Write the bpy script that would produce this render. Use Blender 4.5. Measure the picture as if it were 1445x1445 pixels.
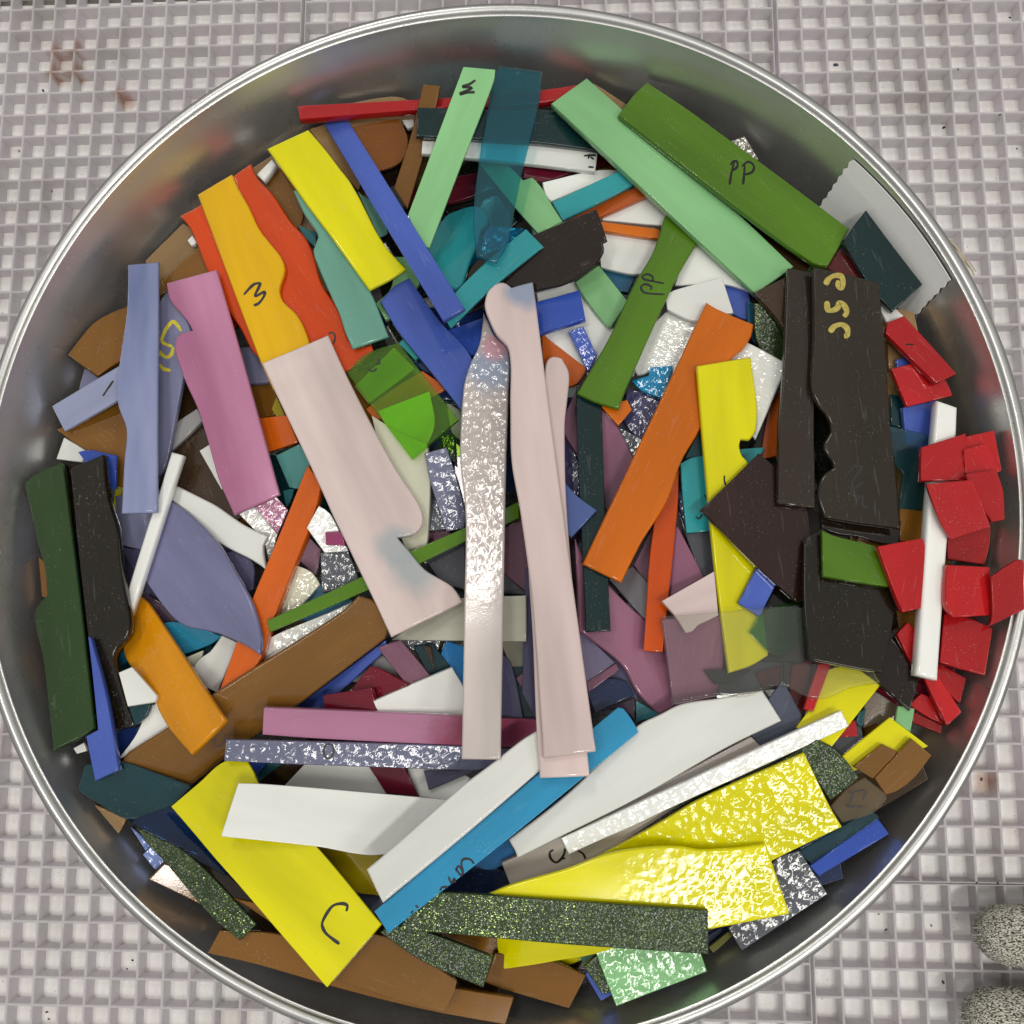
import bpy, bmesh, math, random, json
from mathutils import Matrix, Vector
random.seed(11)
for o in list(bpy.data.objects): bpy.data.objects.remove(o)
sc = bpy.context.scene
COL = sc.collection
MM = 0.001
# ---------------- camera
cd = bpy.data.cameras.new('camera'); cam = bpy.data.objects.new('camera', cd); COL.objects.link(cam)
cd.sensor_width = 36; cd.lens = 36*1335.98/1445; cd.clip_start = 0.01; cd.clip_end = 30
r, u, b, c = ((0.998624, 0.002152, -0.052399), (0.00518, 0.990225, 0.139386), (0.052187, -0.139466, 0.988851), (28.141, -57.986, 482.693))
cam.matrix_world = Matrix(((r[0],u[0],b[0],c[0]*MM),(r[1],u[1],b[1],c[1]*MM),(r[2],u[2],b[2],c[2]*MM),(0,0,0,1)))
sc.camera = cam
# ---------------- light: a workshop with ceiling tubes
w = bpy.data.worlds.new('World'); sc.world = w; w.use_nodes = True
bg = w.node_tree.nodes['Background']; bg.inputs[1].default_value = 0.42
_t=w.node_tree; _tc=_t.nodes.new('ShaderNodeTexCoord'); _sp=_t.nodes.new('ShaderNodeSeparateXYZ'); _rp=_t.nodes.new('ShaderNodeValToRGB')
_t.links.new(_tc.outputs['Generated'],_sp.inputs[0]); _t.links.new(_sp.outputs[2],_rp.inputs[0]); _t.links.new(_rp.outputs[0],bg.inputs[0])   # room: darker walls, pale ceiling
_rp.color_ramp.elements[0].position=0.0; _rp.color_ramp.elements[0].color=(0.42,0.41,0.39,1); _rp.color_ramp.elements[1].position=0.85; _rp.color_ramp.elements[1].color=(1.0,0.985,0.955,1)
def area(name, loc, aim, sx, sy, power, col=(1,0.965,0.9), spin=0):
    ld = bpy.data.lights.new(name,'AREA'); ld.shape='RECTANGLE'; ld.size=sx; ld.size_y=sy; ld.energy=power; ld.color=col
    o = bpy.data.objects.new(name, ld); COL.objects.link(o); o.location = loc
    d = Vector(aim)-Vector(loc); q = d.to_track_quat('-Z','Y'); o.rotation_euler = (q.to_matrix()@Matrix.Rotation(spin,3,'Z')).to_euler()
    return o
area('ceiling_tube', (-0.43,1.24,2.10), (-0.43,1.24,0), 0.56, 0.12, 7, spin=1.5708)
area('ceiling_tube', (-0.60,0.00,2.10), (-0.60,0.00,0), 0.44, 0.09, 5, spin=1.2)
area('ceiling_tube', (0.50,-0.52,2.10), (0.50,-0.52,0), 0.90, 0.16, 14, spin=0.66)
area('ceiling_light', (1.75,-0.8,2.2), (0,0,0.1), 1.2, 0.3, 9)
vs = sc.view_settings; vs.view_transform='Standard'; vs.look='None'; vs.exposure=0.12; vs.gamma=1.0; vs.use_curve_mapping=False
sc.render.engine='CYCLES'; sc.cycles.use_light_tree=False; sc.cycles.max_bounces=6; sc.cycles.diffuse_bounces=4; sc.cycles.glossy_bounces=3; sc.cycles.transparent_max_bounces=16; sc.cycles.caustics_reflective=False; sc.cycles.caustics_refractive=False; sc.cycles.sample_clamp_indirect=6; sc.cycles.use_adaptive_sampling=True; sc.cycles.adaptive_threshold=0.02
try: sc.cycles.use_denoising=True
except Exception: pass
# ---------------- helpers
def link(name, me, parent=None, mat=None):
    o = bpy.data.objects.new(name, me); COL.objects.link(o)
    if parent is not None: o.parent = parent
    if mat is not None and me is not None:
        me.materials.clear(); me.materials.append(mat)
    return o
def tag(o, label, cat, group=None):
    o['label']=label; o['category']=cat
    if group: o['group']=group
    return o
def mesh(name, V, F, smooth=False):
    me = bpy.data.meshes.new(name); me.from_pydata(V,[],F); me.update()
    if smooth: me.polygons.foreach_set('use_smooth',[True]*len(me.polygons))
    return me
def lin(c):
    return tuple(((x/255)/12.92 if x/255<=0.04045 else (((x/255)+0.055)/1.055)**2.4) for x in c)
class NT:
    def __init__(s,name):
        s.m=bpy.data.materials.new(name); s.m.use_nodes=True; s.t=s.m.node_tree; s.t.nodes.clear(); s.out=s.t.nodes.new('ShaderNodeOutputMaterial')
    def n(s,typ,**k):
        o=s.t.nodes.new('ShaderNode'+typ)
        for a,v in k.items():
            if a.startswith('i_'): o.inputs[a[2:].replace('_',' ')].default_value=v
            else: setattr(o,a,v)
        return o
    def l(s,a,b): s.t.links.new(a,b)
    def math(s,op,a,b=None,c=None):
        o=s.n('Math',operation=op)
        for i,v in enumerate((a,b,c)):
            if v is None: continue
            if isinstance(v,(int,float)): o.inputs[i].default_value=v
            else: s.l(v,o.inputs[i])
        return o.outputs[0]
    def mix(s,f,a,b):
        o=s.n('Mix',data_type='RGBA')
        for i,v in ((0,f),(6,a),(7,b)):
            if isinstance(v,(int,float)): o.inputs[i].default_value=v
            elif isinstance(v,tuple): o.inputs[i].default_value=(*v,1)
            else: s.l(v,o.inputs[i])
        return o.outputs[2]
    def ramp(s,f,lo,hi):
        o=s.n('MapRange'); s.l(f,o.inputs[0]); o.inputs[1].default_value=lo; o.inputs[2].default_value=hi; return o.outputs[0]
PAL = {'white': (234, 236, 231), 'cream': (216, 216, 194), 'cream2': (204, 203, 186), 'yellow': (224, 217, 0), 'amber': (236, 180, 0), 'orangered': (208, 70, 12), 'orange': (208, 106, 4), 'orange2': (208, 80, 6), 'orange3': (218, 100, 22), 'rust': (190, 90, 30), 'gold': (212, 140, 14), 'periw': (150, 157, 188), 'periwblue': (78, 98, 155), 'lilac': (132, 134, 166), 'lilac2': (116, 117, 152), 'lilac3': (118, 110, 138), 'lilacdark': (84, 82, 112), 'lilacgrey': (118, 122, 148), 'blue': (72, 96, 182), 'blue2': (50, 80, 172), 'bluedark': (32, 52, 108), 'bluebright': (0, 106, 168), 'bluetex': (8, 92, 135), 'bluetex2': (120, 140, 200), 'sky': (48, 146, 190), 'sky2': (66, 125, 160), 'skydark': (40, 128, 160), 'skytex': (18, 138, 188), 'mint': (132, 188, 130), 'seafoam': (112, 170, 152), 'seafoam2': (84, 150, 145), 'turq': (46, 150, 156), 'turqdark': (24, 78, 84), 'tealmid': (56, 120, 128), 'tealblue': (34, 88, 118), 'tealdark': (16, 58, 64), 'tealblack': (14, 42, 44), 'teallens': (18, 58, 64), 'green': (80, 120, 20), 'darkgreen': (42, 68, 30), 'greentex': (26, 60, 30), 'avent': (44, 62, 34), 'olive': (46, 52, 22), 'olive2': (112, 112, 40), 'oliveyellow': (165, 145, 10), 'pink': (178, 122, 152), 'pinkclear': (190, 150, 170), 'pinkplum': (154, 104, 128), 'palepink': (212, 193, 190), 'palepink2': (218, 200, 196), 'palegrey': (204, 194, 190), 'greypink': (172, 164, 158), 'plum': (146, 96, 122), 'plum2': (126, 84, 104), 'plumdark': (66, 52, 66), 'plumdark2': (104, 66, 84), 'magenta': (146, 60, 102), 'brown': (128, 86, 30), 'brown2': (128, 88, 36), 'brownglass': (120, 70, 16), 'darkbrown': (66, 48, 28), 'umber': (66, 50, 36), 'tan': (150, 120, 80), 'taupe': (118, 104, 86), 'red': (178, 26, 30), 'reddark': (140, 26, 28), 'maroon': (104, 24, 42), 'maroonred': (112, 20, 40), 'maroonblack': (44, 25, 21), 'darkred': (84, 26, 26), 'black': (24, 22, 20), 'blackgreen': (28, 32, 26), 'blackbrown': (36, 26, 19), 'blackbrown2': (46, 37, 30), 'blackolive': (32, 27, 17), 'blackolive2': (44, 37, 26), 'grey': (150, 149, 150), 'grey2': (118, 115, 120), 'greycream': (152, 150, 132), 'greytex': (120, 118, 106), 'silvertex': (96, 100, 108), 'violettex': (72, 70, 110), 'slate': (78, 80, 88), 'slate2': (84, 90, 108), 'navy': (34, 48, 82)}
XPAL = {'tealglass':(80,195,215),'greenglass':(175,238,70),'greendark':(110,185,100),'clear':(247,248,242),'tealglass2':(110,180,200),'tanglass':(236,216,178),'navyglass':(70,130,205)}
CACHE={}
def glass(key, patch=None):
    if key in CACHE and not patch: return CACHE[key]
    base,_,tex=key.partition('.')
    N=NT('glass_'+key.replace('.','_')); tc=N.n('TexCoord'); co=tc.outputs['Object']; info=N.n('ObjectInfo')
    off=N.n('VectorMath',operation='MULTIPLY_ADD'); N.l(info.outputs['Random'],off.inputs[0]); off.inputs[1].default_value=(3.1,1.7,0); N.l(co,off.inputs[2]); co2=off.outputs[0]
    def noise(scale,detail=3,vec=None,rough=0.5,stretch=None):
        v=vec or co2
        if stretch:
            mp=N.n('Mapping'); mp.inputs['Scale'].default_value=stretch; N.l(v,mp.inputs['Vector']); v=mp.outputs[0]
        o=N.n('TexNoise'); o.inputs['Scale'].default_value=scale; o.inputs['Detail'].default_value=detail; o.inputs['Roughness'].default_value=rough; N.l(v,o.inputs['Vector']); return o.outputs['Fac']
    # surface relief
    h=N.math('MULTIPLY',noise(45,1,stretch=(0.5,1,1)),0.34)
    n_hi=noise(1300,1); n_mid=noise(110,2)
    h=N.math('MULTIPLY_ADD',n_hi,0.012,h)
    dist=0.0009
    mask=None
    if tex in('t','t2','t4'):
        vo=N.n('TexVoronoi',feature='SMOOTH_F1'); vo.inputs['Scale'].default_value=330; vo.inputs['Smoothness'].default_value=0.6
        wob=N.n('VectorMath',operation='MULTIPLY_ADD'); nz=N.n('TexNoise'); nz.inputs['Scale'].default_value=300; N.l(co2,nz.inputs['Vector']); N.l(nz.outputs['Color'],wob.inputs[0]); wob.inputs[1].default_value=(0.003,0.003,0.003); N.l(co2,wob.inputs[2]); N.l(wob.outputs[0],vo.inputs['Vector'])
        amp=0.42
        hv=N.math('MULTIPLY',vo.outputs['Distance'],amp)
        hv=N.math('MULTIPLY_ADD',noise(200,2),0.26,hv)
        if tex in('t2','t4'):
            sx=N.n('SeparateXYZ'); N.l(co,sx.inputs[0])
            mk=N.ramp(sx.outputs[0],0.05,-0.015) if tex=='t4' else N.ramp(sx.outputs[0],-0.01,0.05)
            mk2=N.ramp(sx.outputs[0],-0.03,0.03)
            N.mask_in=(mk,mk2)
            hv=N.math('MULTIPLY',hv,mk if SIGN.get(key,1)>0 else mk2)
        h=N.math('ADD',h,hv)
    elif tex=='t3':
        h=N.math('MULTIPLY_ADD',noise(330,3),0.22,h)
    elif tex=='r':
        h=N.math('MULTIPLY_ADD',noise(160,2,stretch=(1,3,1)),0.6,h)
    bp=N.n('Bump'); bp.inputs['Strength'].default_value=1.0; bp.inputs['Distance'].default_value=dist; N.l(h,bp.inputs['Height'])
    if tex=='x':
        tint=lin(XPAL[base]); tint=tuple(math.sqrt(x) for x in tint)
        tr=N.n('BsdfTransparent'); st=N.math('MULTIPLY_ADD',noise(50,3,stretch=(0.25,1,1)),0.25,-0.12)
        colr=N.mix(N.math('ADD',0.5,st),tuple(x*0.93 for x in tint),tuple(min(1,x*1.04) for x in tint)); N.l(colr,tr.inputs[0])
        gl=N.n('BsdfGlossy'); gl.inputs['Roughness'].default_value=0.06; N.l(bp.outputs[0],gl.inputs['Normal'])
        lw=N.n('LayerWeight'); lw.inputs['Blend'].default_value=0.5; N.l(bp.outputs[0],lw.inputs['Normal'])
        fr=N.math('MULTIPLY_ADD',N.math('POWER',lw.outputs['Facing'],3.2),0.95,0.05)
        df=N.n('BsdfDiffuse'); df.inputs[0].default_value=(*lin(XPAL[base]),1); m0=N.n('MixShader'); m0.inputs[0].default_value=0.012 if base=='clear' else 0.055; N.l(tr.outputs[0],m0.inputs[1]); N.l(df.outputs[0],m0.inputs[2])
        mx=N.n('MixShader'); N.l(fr,mx.inputs[0]); N.l(m0.outputs[0],mx.inputs[1]); N.l(gl.outputs[0],mx.inputs[2]); N.l(mx.outputs[0],N.out.inputs[0])
        CACHE[key]=N.m; return N.m
    c0=lin(PAL[base])
    pr=N.n('BsdfPrincipled'); pr.inputs['IOR'].default_value=1.52
    st=noise(38,3,stretch=(0.18,1,1),rough=0.6)
    amt=0.5 if tex=='w' else (0.14 if base.startswith('white') else 0.27)
    lo=tuple(x*(1-amt) for x in c0); hi=tuple(min(0.9,x*(1+amt*0.6)) for x in c0)
    if tex=='w' and base=='periw': lo=lin((104,116,162))
    if tex=='w' and base=='pink': lo=lin((158,94,128))
    col=N.mix(N.ramp(st,0.3,0.7),lo,hi)
    col=N.mix(N.math('MULTIPLY',N.ramp(noise(14,2),0.35,0.65),0.22),col,tuple(x*0.78 for x in c0))
    sc_=N.ramp(noise(800,1,stretch=(0.10,1,1)),0.68,0.73); col=N.mix(N.math('MULTIPLY',sc_,0.05),col,(0.55,0.55,0.53))
    sp=N.ramp(n_hi,0.30,0.24); col=N.mix(N.math('MULTIPLY',sp,0.25),col,tuple(x*0.55 for x in c0))
    du=N.ramp(n_hi,0.66,0.74); col=N.mix(N.math('MULTIPLY',N.math('MULTIPLY',du,N.ramp(n_mid,0.4,0.7)),0.2),col,(0.6,0.6,0.57))
    rv=N.math('MULTIPLY_ADD',info.outputs['Random'],0.20,0.90)
    hs=N.n('HueSaturation'); N.l(rv,hs.inputs['Value']); N.l(col,hs.inputs['Color']); col=hs.outputs[0]
    for (pc,rad,pcol) in (patch or []):
        vm=N.n('VectorMath',operation='DISTANCE'); N.l(co,vm.inputs[0]); vm.inputs[1].default_value=(pc[0]*MM,pc[1]*MM,0.003)
        dn=N.math('ADD',vm.outputs['Value'],N.math('MULTIPLY_ADD',noise(60,3),1.3*rad*MM,-0.65*rad*MM))
        col=N.mix(N.math('MULTIPLY',N.ramp(dn,rad*MM*1.1,rad*MM*0.5),0.8),col,lin(pcol))
    N.l(col,pr.inputs['Base Color'])
    if tex=='a':
        vo=N.n('TexVoronoi'); vo.inputs['Scale'].default_value=3200; N.l(co2,vo.inputs['Vector'])
        sx=N.n('SeparateColor'); N.l(vo.outputs['Color'],sx.inputs[0])
        fl=N.ramp(N.math('MULTIPLY_ADD',noise(110,3),0.5,N.math('ADD',sx.outputs[0],-0.25)),0.86,0.90)
        N.l(N.mix(fl,col,lin((98,116,62))),pr.inputs['Base Color'])
        N.l(N.math('MULTIPLY',fl,0.7),pr.inputs['Metallic'])
        geo=N.n('NewGeometry'); sub=N.n('VectorMath',operation='MULTIPLY_ADD'); N.l(vo.outputs['Color'],sub.inputs[0]); sub.inputs[1].default_value=(0.4,0.4,0.2)
        ad=N.n('VectorMath',operation='ADD'); N.l(geo.outputs['Normal'],ad.inputs[0]); ad.inputs[1].default_value=(-0.2,-0.2,-0.1); N.l(ad.outputs[0],sub.inputs[2])
        nm=N.n('VectorMath',operation='NORMALIZE'); N.l(sub.outputs[0],nm.inputs[0]); N.l(nm.outputs[0],pr.inputs['Normal']); pr.inputs['Roughness'].default_value=0.2; pr.inputs['Specular IOR Level'].default_value=0.32
    else:
        N.l(bp.outputs[0],pr.inputs['Normal'])
        rg=N.math('MULTIPLY_ADD',n_mid,0.10,0.07 if tex in('t','t2','t4') else 0.05); N.l(rg,pr.inputs['Roughness'])
    N.l(pr.outputs[0],N.out.inputs[0])
    if not patch: CACHE[key]=N.m
    return N.m
SIGN={'palegrey.t4':1,'yellow.t2':1}

def ink(name,c,rough=0.45):
    N=NT('ink_'+name); pr=N.n('BsdfPrincipled'); tc=N.n('TexCoord'); nz=N.n('TexNoise'); nz.inputs['Scale'].default_value=700; nz.inputs['Detail'].default_value=3; N.l(tc.outputs['Object'],nz.inputs['Vector'])
    N.l(N.mix(N.ramp(nz.outputs['Fac'],0.4,0.75),lin(c),tuple(min(1,x*1.5+0.002) for x in lin(c))),pr.inputs['Base Color']); pr.inputs['Roughness'].default_value=rough; N.l(pr.outputs[0],N.out.inputs[0]); return N.m
INK={'black':ink('black',(15,14,13)),'gold':ink('gold',(165,150,70),0.5),'yellowmark':ink('yellow',(195,180,50),0.5),'umbermark':ink('umber',(75,50,40))}
# ---------------- table, board and grid tiles
def plastic(name,c,stains,speck=0.0,trans=0):
    N=NT(name); geo=N.n('NewGeometry'); pos=geo.outputs['Position']
    def noise(s,d=3):
        o=N.n('TexNoise'); o.inputs['Scale'].default_value=s; o.inputs['Detail'].default_value=d; N.l(pos,o.inputs['Vector']); return o.outputs['Fac']
    c0=lin(c); col=N.mix(N.ramp(noise(75,4),0.35,0.7),tuple(x*0.93 for x in c0),tuple(min(.85,x*1.05) for x in c0))
    col=N.mix(N.math('MULTIPLY',N.ramp(noise(24,4),0.56,0.72),0.22),col,lin((168,158,140)))
    col=N.mix(N.math('MULTIPLY',N.ramp(noise(700,2),0.69,0.75),speck),col,lin((95,82,72)))
    for (x,y,rad) in stains:
        vm=N.n('VectorMath',operation='DISTANCE'); mp=N.n('VectorMath',operation='MULTIPLY'); N.l(pos,mp.inputs[0]); mp.inputs[1].default_value=(1,1,0.25); N.l(mp.outputs[0],vm.inputs[0]); vm.inputs[1].default_value=(x*MM,y*MM,0)
        dn=N.math('ADD',vm.outputs['Value'],N.math('MULTIPLY_ADD',noise(260,3),0.008,-0.004))
        col=N.mix(N.math('MULTIPLY',N.ramp(dn,rad*MM,rad*MM*0.3),0.55),col,lin((188,136,98)))
    pr=N.n('BsdfPrincipled'); N.l(col,pr.inputs['Base Color']); pr.inputs['Roughness'].default_value=0.45
    bp=N.n('Bump'); bp.inputs['Distance'].default_value=0.0003; bp.inputs['Strength'].default_value=0.6; N.l(noise(500,3),bp.inputs['Height']); N.l(bp.outputs[0],pr.inputs['Normal'])
    if trans:
        tl=N.n('BsdfTranslucent'); N.l(col,tl.inputs[0]); mx=N.n('MixShader'); mx.inputs[0].default_value=trans; N.l(pr.outputs[0],mx.inputs[1]); N.l(tl.outputs[0],mx.inputs[2]); N.l(mx.outputs[0],N.out.inputs[0])
    else: N.l(pr.outputs[0],N.out.inputs[0])
    return N.m
STAINS=[[-251.8, 270.5, 6.5], [-242.4, 271.1, 6.5], [-252.1, 257.6, 7], [-241.5, 258.1, 7], [-213.1, 241.8, 6.5], [229.8, -122.1, 7]]
tile_mat=plastic('grid_plastic',(247,241,245),STAINS,0.3,0.6); board_mat=plastic('white_board',(242,238,235),STAINS,0.6); bench_mat=plastic('bench_grey',(120,116,110),[],0.6)
def slab(name,P4,z0,z1,mat):
    V=[(x*MM,y*MM,z0*MM) for x,y in P4]+[(x*MM,y*MM,z1*MM) for x,y in P4]
    F=[(3,2,1,0),(4,5,6,7)]+[(i,(i+1)%4,4+(i+1)%4,4+i) for i in range(4)]
    return link(name,mesh(name,V,F),None,mat)
o=slab('bench',[(-900,-900),(900,-900),(900,900),(-900,900)],-60,-14,bench_mat); o['kind']='structure'
o=slab('work_board',[(-520, -520), (520, -520), (520, 297.3), (-520, 304.8)],-7,3,board_mat); o['kind']='structure'
PITCH=12.7; TH=12.0
def grid_tile(label,x0,y0,nx,ny):
    bm=bmesh.new(); T=1.05*0.5; B=1.25*0.5; rj=random.Random(nx*31+ny)
    def quad(a,b_,c_,d): bm.faces.new((a,b_,c_,d))
    top={};bot={}
    for i in range(nx):
        for j in range(ny):
            xa,xb=x0+i*PITCH,x0+(i+1)*PITCH; ya,yb=y0+j*PITCH,y0+(j+1)*PITCH
            jt=rj.uniform(-.08,.08)
            top[i,j]=[bm.verts.new((x*MM,y*MM,TH*MM)) for x,y in ((xa+T+jt,ya+T),(xb-T+jt,ya+T),(xb-T,yb-T+jt),(xa+T,yb-T+jt))]
            bot[i,j]=[bm.verts.new((x*MM,y*MM,3.05*MM)) for x,y in ((xa+B,ya+B),(xb-B,ya+B),(xb-B,yb-B),(xa+B,yb-B))]
            for k in range(4): quad(top[i,j][k],bot[i,j][k],bot[i,j][(k+1)%4],top[i,j][(k+1)%4])
    for i in range(nx):
        for j in range(ny):
            t=top[i,j]
            if i+1<nx: s=top[i+1,j]; quad(t[1],s[0],s[3],t[2])
            if j+1<ny: s=top[i,j+1]; quad(t[3],t[2],s[1],s[0])
            if i+1<nx and j+1<ny: quad(t[2],top[i+1,j][3],top[i+1,j+1][0],top[i,j+1][1])
    # outer skirt
    X0,X1,Y0,Y1=x0,x0+nx*PITCH,y0,y0+ny*PITCH
    rim=[]
    for i in range(nx): rim+= [top[i,0][0],top[i,0][1]]
    for j in range(ny): rim+= [top[nx-1,j][1],top[nx-1,j][2]]
    for i in reversed(range(nx)): rim+= [top[i,ny-1][2],top[i,ny-1][3]]
    for j in reversed(range(ny)): rim+= [top[0,j][3],top[0,j][0]]
    seen=[];
    for v in rim:
        if not seen or seen[-1]!=v: seen.append(v)
    if seen[0]==seen[-1]: seen.pop()
    ov=[];lv=[]
    for v in seen:
        x=min(max(v.co.x/MM,X0),X1);y=min(max(v.co.y/MM,Y0),Y1)
        ex=X0+0.1 if x-X0<1 else (X1-0.1 if X1-x<1 else x); ey=Y0+0.1 if y-Y0<1 else (Y1-0.1 if Y1-y<1 else y)
        ov.append(bm.verts.new((ex*MM,ey*MM,TH*MM))); lv.append(bm.verts.new((ex*MM,ey*MM,3.05*MM)))
    n=len(seen)
    for k in range(n):
        quad(seen[k],ov[k],ov[(k+1)%n],seen[(k+1)%n]) if True else None
        quad(ov[k],lv[k],lv[(k+1)%n],ov[(k+1)%n])
    bmesh.ops.recalc_face_normals(bm,faces=bm.faces)
    me=bpy.data.meshes.new('grid_tile'); bm.to_mesh(me); bm.free()
    o=link('grid_tile',me,None,tile_mat); tag(o,label,'grid tile','white waffle grid tiles on the table'); return o
for args in [['white waffle grid tile with brown stains at upper left', -418.12, 1.79, 24, 33], ['white waffle grid tile right of the bowl at upper right', 144.44, 0.73, 22, 33], ['white waffle grid tile behind the bowl at the top', -111.44, 0.73, 20, 33], ['white waffle grid tile at lower left', -417.69, -420.05, 28, 33], ['white waffle grid tile right of the bowl at lower right', 143.84, -167.11, 23, 13], ['white waffle grid tile under the glove at lower right corner', 143.84, -421.61, 23, 20], ['white waffle grid tile below the bowl at the bottom', -60.73, -420, 16, 32]]: grid_tile(*args)
# ---------------- steel bowl
def metal(lobe=0.30,k=1.0):
    N=NT('brushed_steel'); geo=N.n('NewGeometry'); pos=geo.outputs['Position']
    def noise(s,d,st=None):
        v=pos
        if st: mp=N.n('Mapping'); mp.inputs['Scale'].default_value=st; N.l(pos,mp.inputs['Vector']); v=mp.outputs[0]
        o=N.n('TexNoise'); o.inputs['Scale'].default_value=s; o.inputs['Detail'].default_value=d; N.l(v,o.inputs['Vector']); return o.outputs['Fac']
    pr=N.n('BsdfPrincipled'); pr.inputs['Metallic'].default_value=1
    col=N.mix(N.ramp(noise(30,4),0.3,0.7),tuple(k*x for x in (0.76,0.76,0.74)),tuple(k*x for x in (0.88,0.88,0.86))); N.l(col,pr.inputs['Base Color'])
    N.l(N.math('MULTIPLY_ADD',noise(45,4),0.12,0.22),pr.inputs['Roughness'])
    h=N.math('ADD',N.math('MULTIPLY',noise(120,3,(1,1,14)),0.8),N.math('MULTIPLY',noise(1800,1),0.35))
    bp=N.n('Bump'); bp.inputs['Distance'].default_value=0.00006; bp.inputs['Strength'].default_value=0.5; N.l(h,bp.inputs['Height']); N.l(bp.outputs[0],pr.inputs['Normal'])
    p2=N.n('BsdfPrincipled'); p2.inputs['Metallic'].default_value=1; N.l(col,p2.inputs['Base Color']); p2.inputs['Roughness'].default_value=0.58; N.l(bp.outputs[0],p2.inputs['Normal'])
    mx=N.n('MixShader'); mx.inputs[0].default_value=lobe; N.l(pr.outputs[0],mx.inputs[1]); N.l(p2.outputs[0],mx.inputs[2]); N.l(mx.outputs[0],N.out.inputs[0]); return N.m
steel=metal(); rim_steel=metal(0.25,0.72)
def lathe(name,prof,n=192,closed=False):
    V=[];F=[]
    for i in range(n):
        a=2*math.pi*i/n
        wob=1+0.0016*math.sin(3*a+0.6)+0.0010*math.sin(5*a+2)
        for (r_,z_) in prof: V.append((r_*wob*math.cos(a)*MM,r_*wob*math.sin(a)*MM,z_*MM))
    m=len(prof)
    for i in range(n):
        for k in range(m if closed else m-1):
            a0=i*m+k;a1=i*m+(k+1)%m;b0=((i+1)%n)*m+k;b1=((i+1)%n)*m+(k+1)%m
            F.append((a0,b0,b1,a1))
    return mesh(name,V,F,True)
PROF=[(0, 14.0), (85, 14.0), (110, 19.0), (130, 29.0), (147, 44.0), (160, 60.0), (170.5, 76.0), (179, 92.0), (186, 108.0), (191, 122.0), (194.2, 129.5), (195, 132.0)]
ZR=132.0
bowl=link('steel_bowl',None); bowl.empty_display_size=0.05
tag(bowl,'large brushed steel bowl filled with coloured glass offcuts','bowl')
inner=[(0.5,PROF[0][1])]
for (a,b2) in zip(PROF[:-1],PROF[1:]):
    for k in range(1,5): t=k/4; inner.append((a[0]+(b2[0]-a[0])*t,a[1]+(b2[1]-a[1])*t))
# relax the wall profile so it curves
for it in range(6): inner=[inner[0]]+[((inner[i-1][0]+2*inner[i][0]+inner[i+1][0])/4,(inner[i-1][1]+2*inner[i][1]+inner[i+1][1])/4) for i in range(1,len(inner)-1)]+[inner[-1]]
outer=[(r_+1.3,z_-(1.2 if r_<150 else 0.2)) for r_,z_ in inner[1:-1]][::-1]
link('body',lathe('bowl_body',inner+outer+[(0.5,PROF[0][1]-1.2)]),bowl,steel)
bead=[(198.0+2.5*math.cos(t),ZR-1.2+2.5*math.sin(t)) for t in [2*math.pi*k/14 for k in range(14)]]
link('rim',lathe('bowl_rim',bead,closed=True),bowl,rim_steel)
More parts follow.
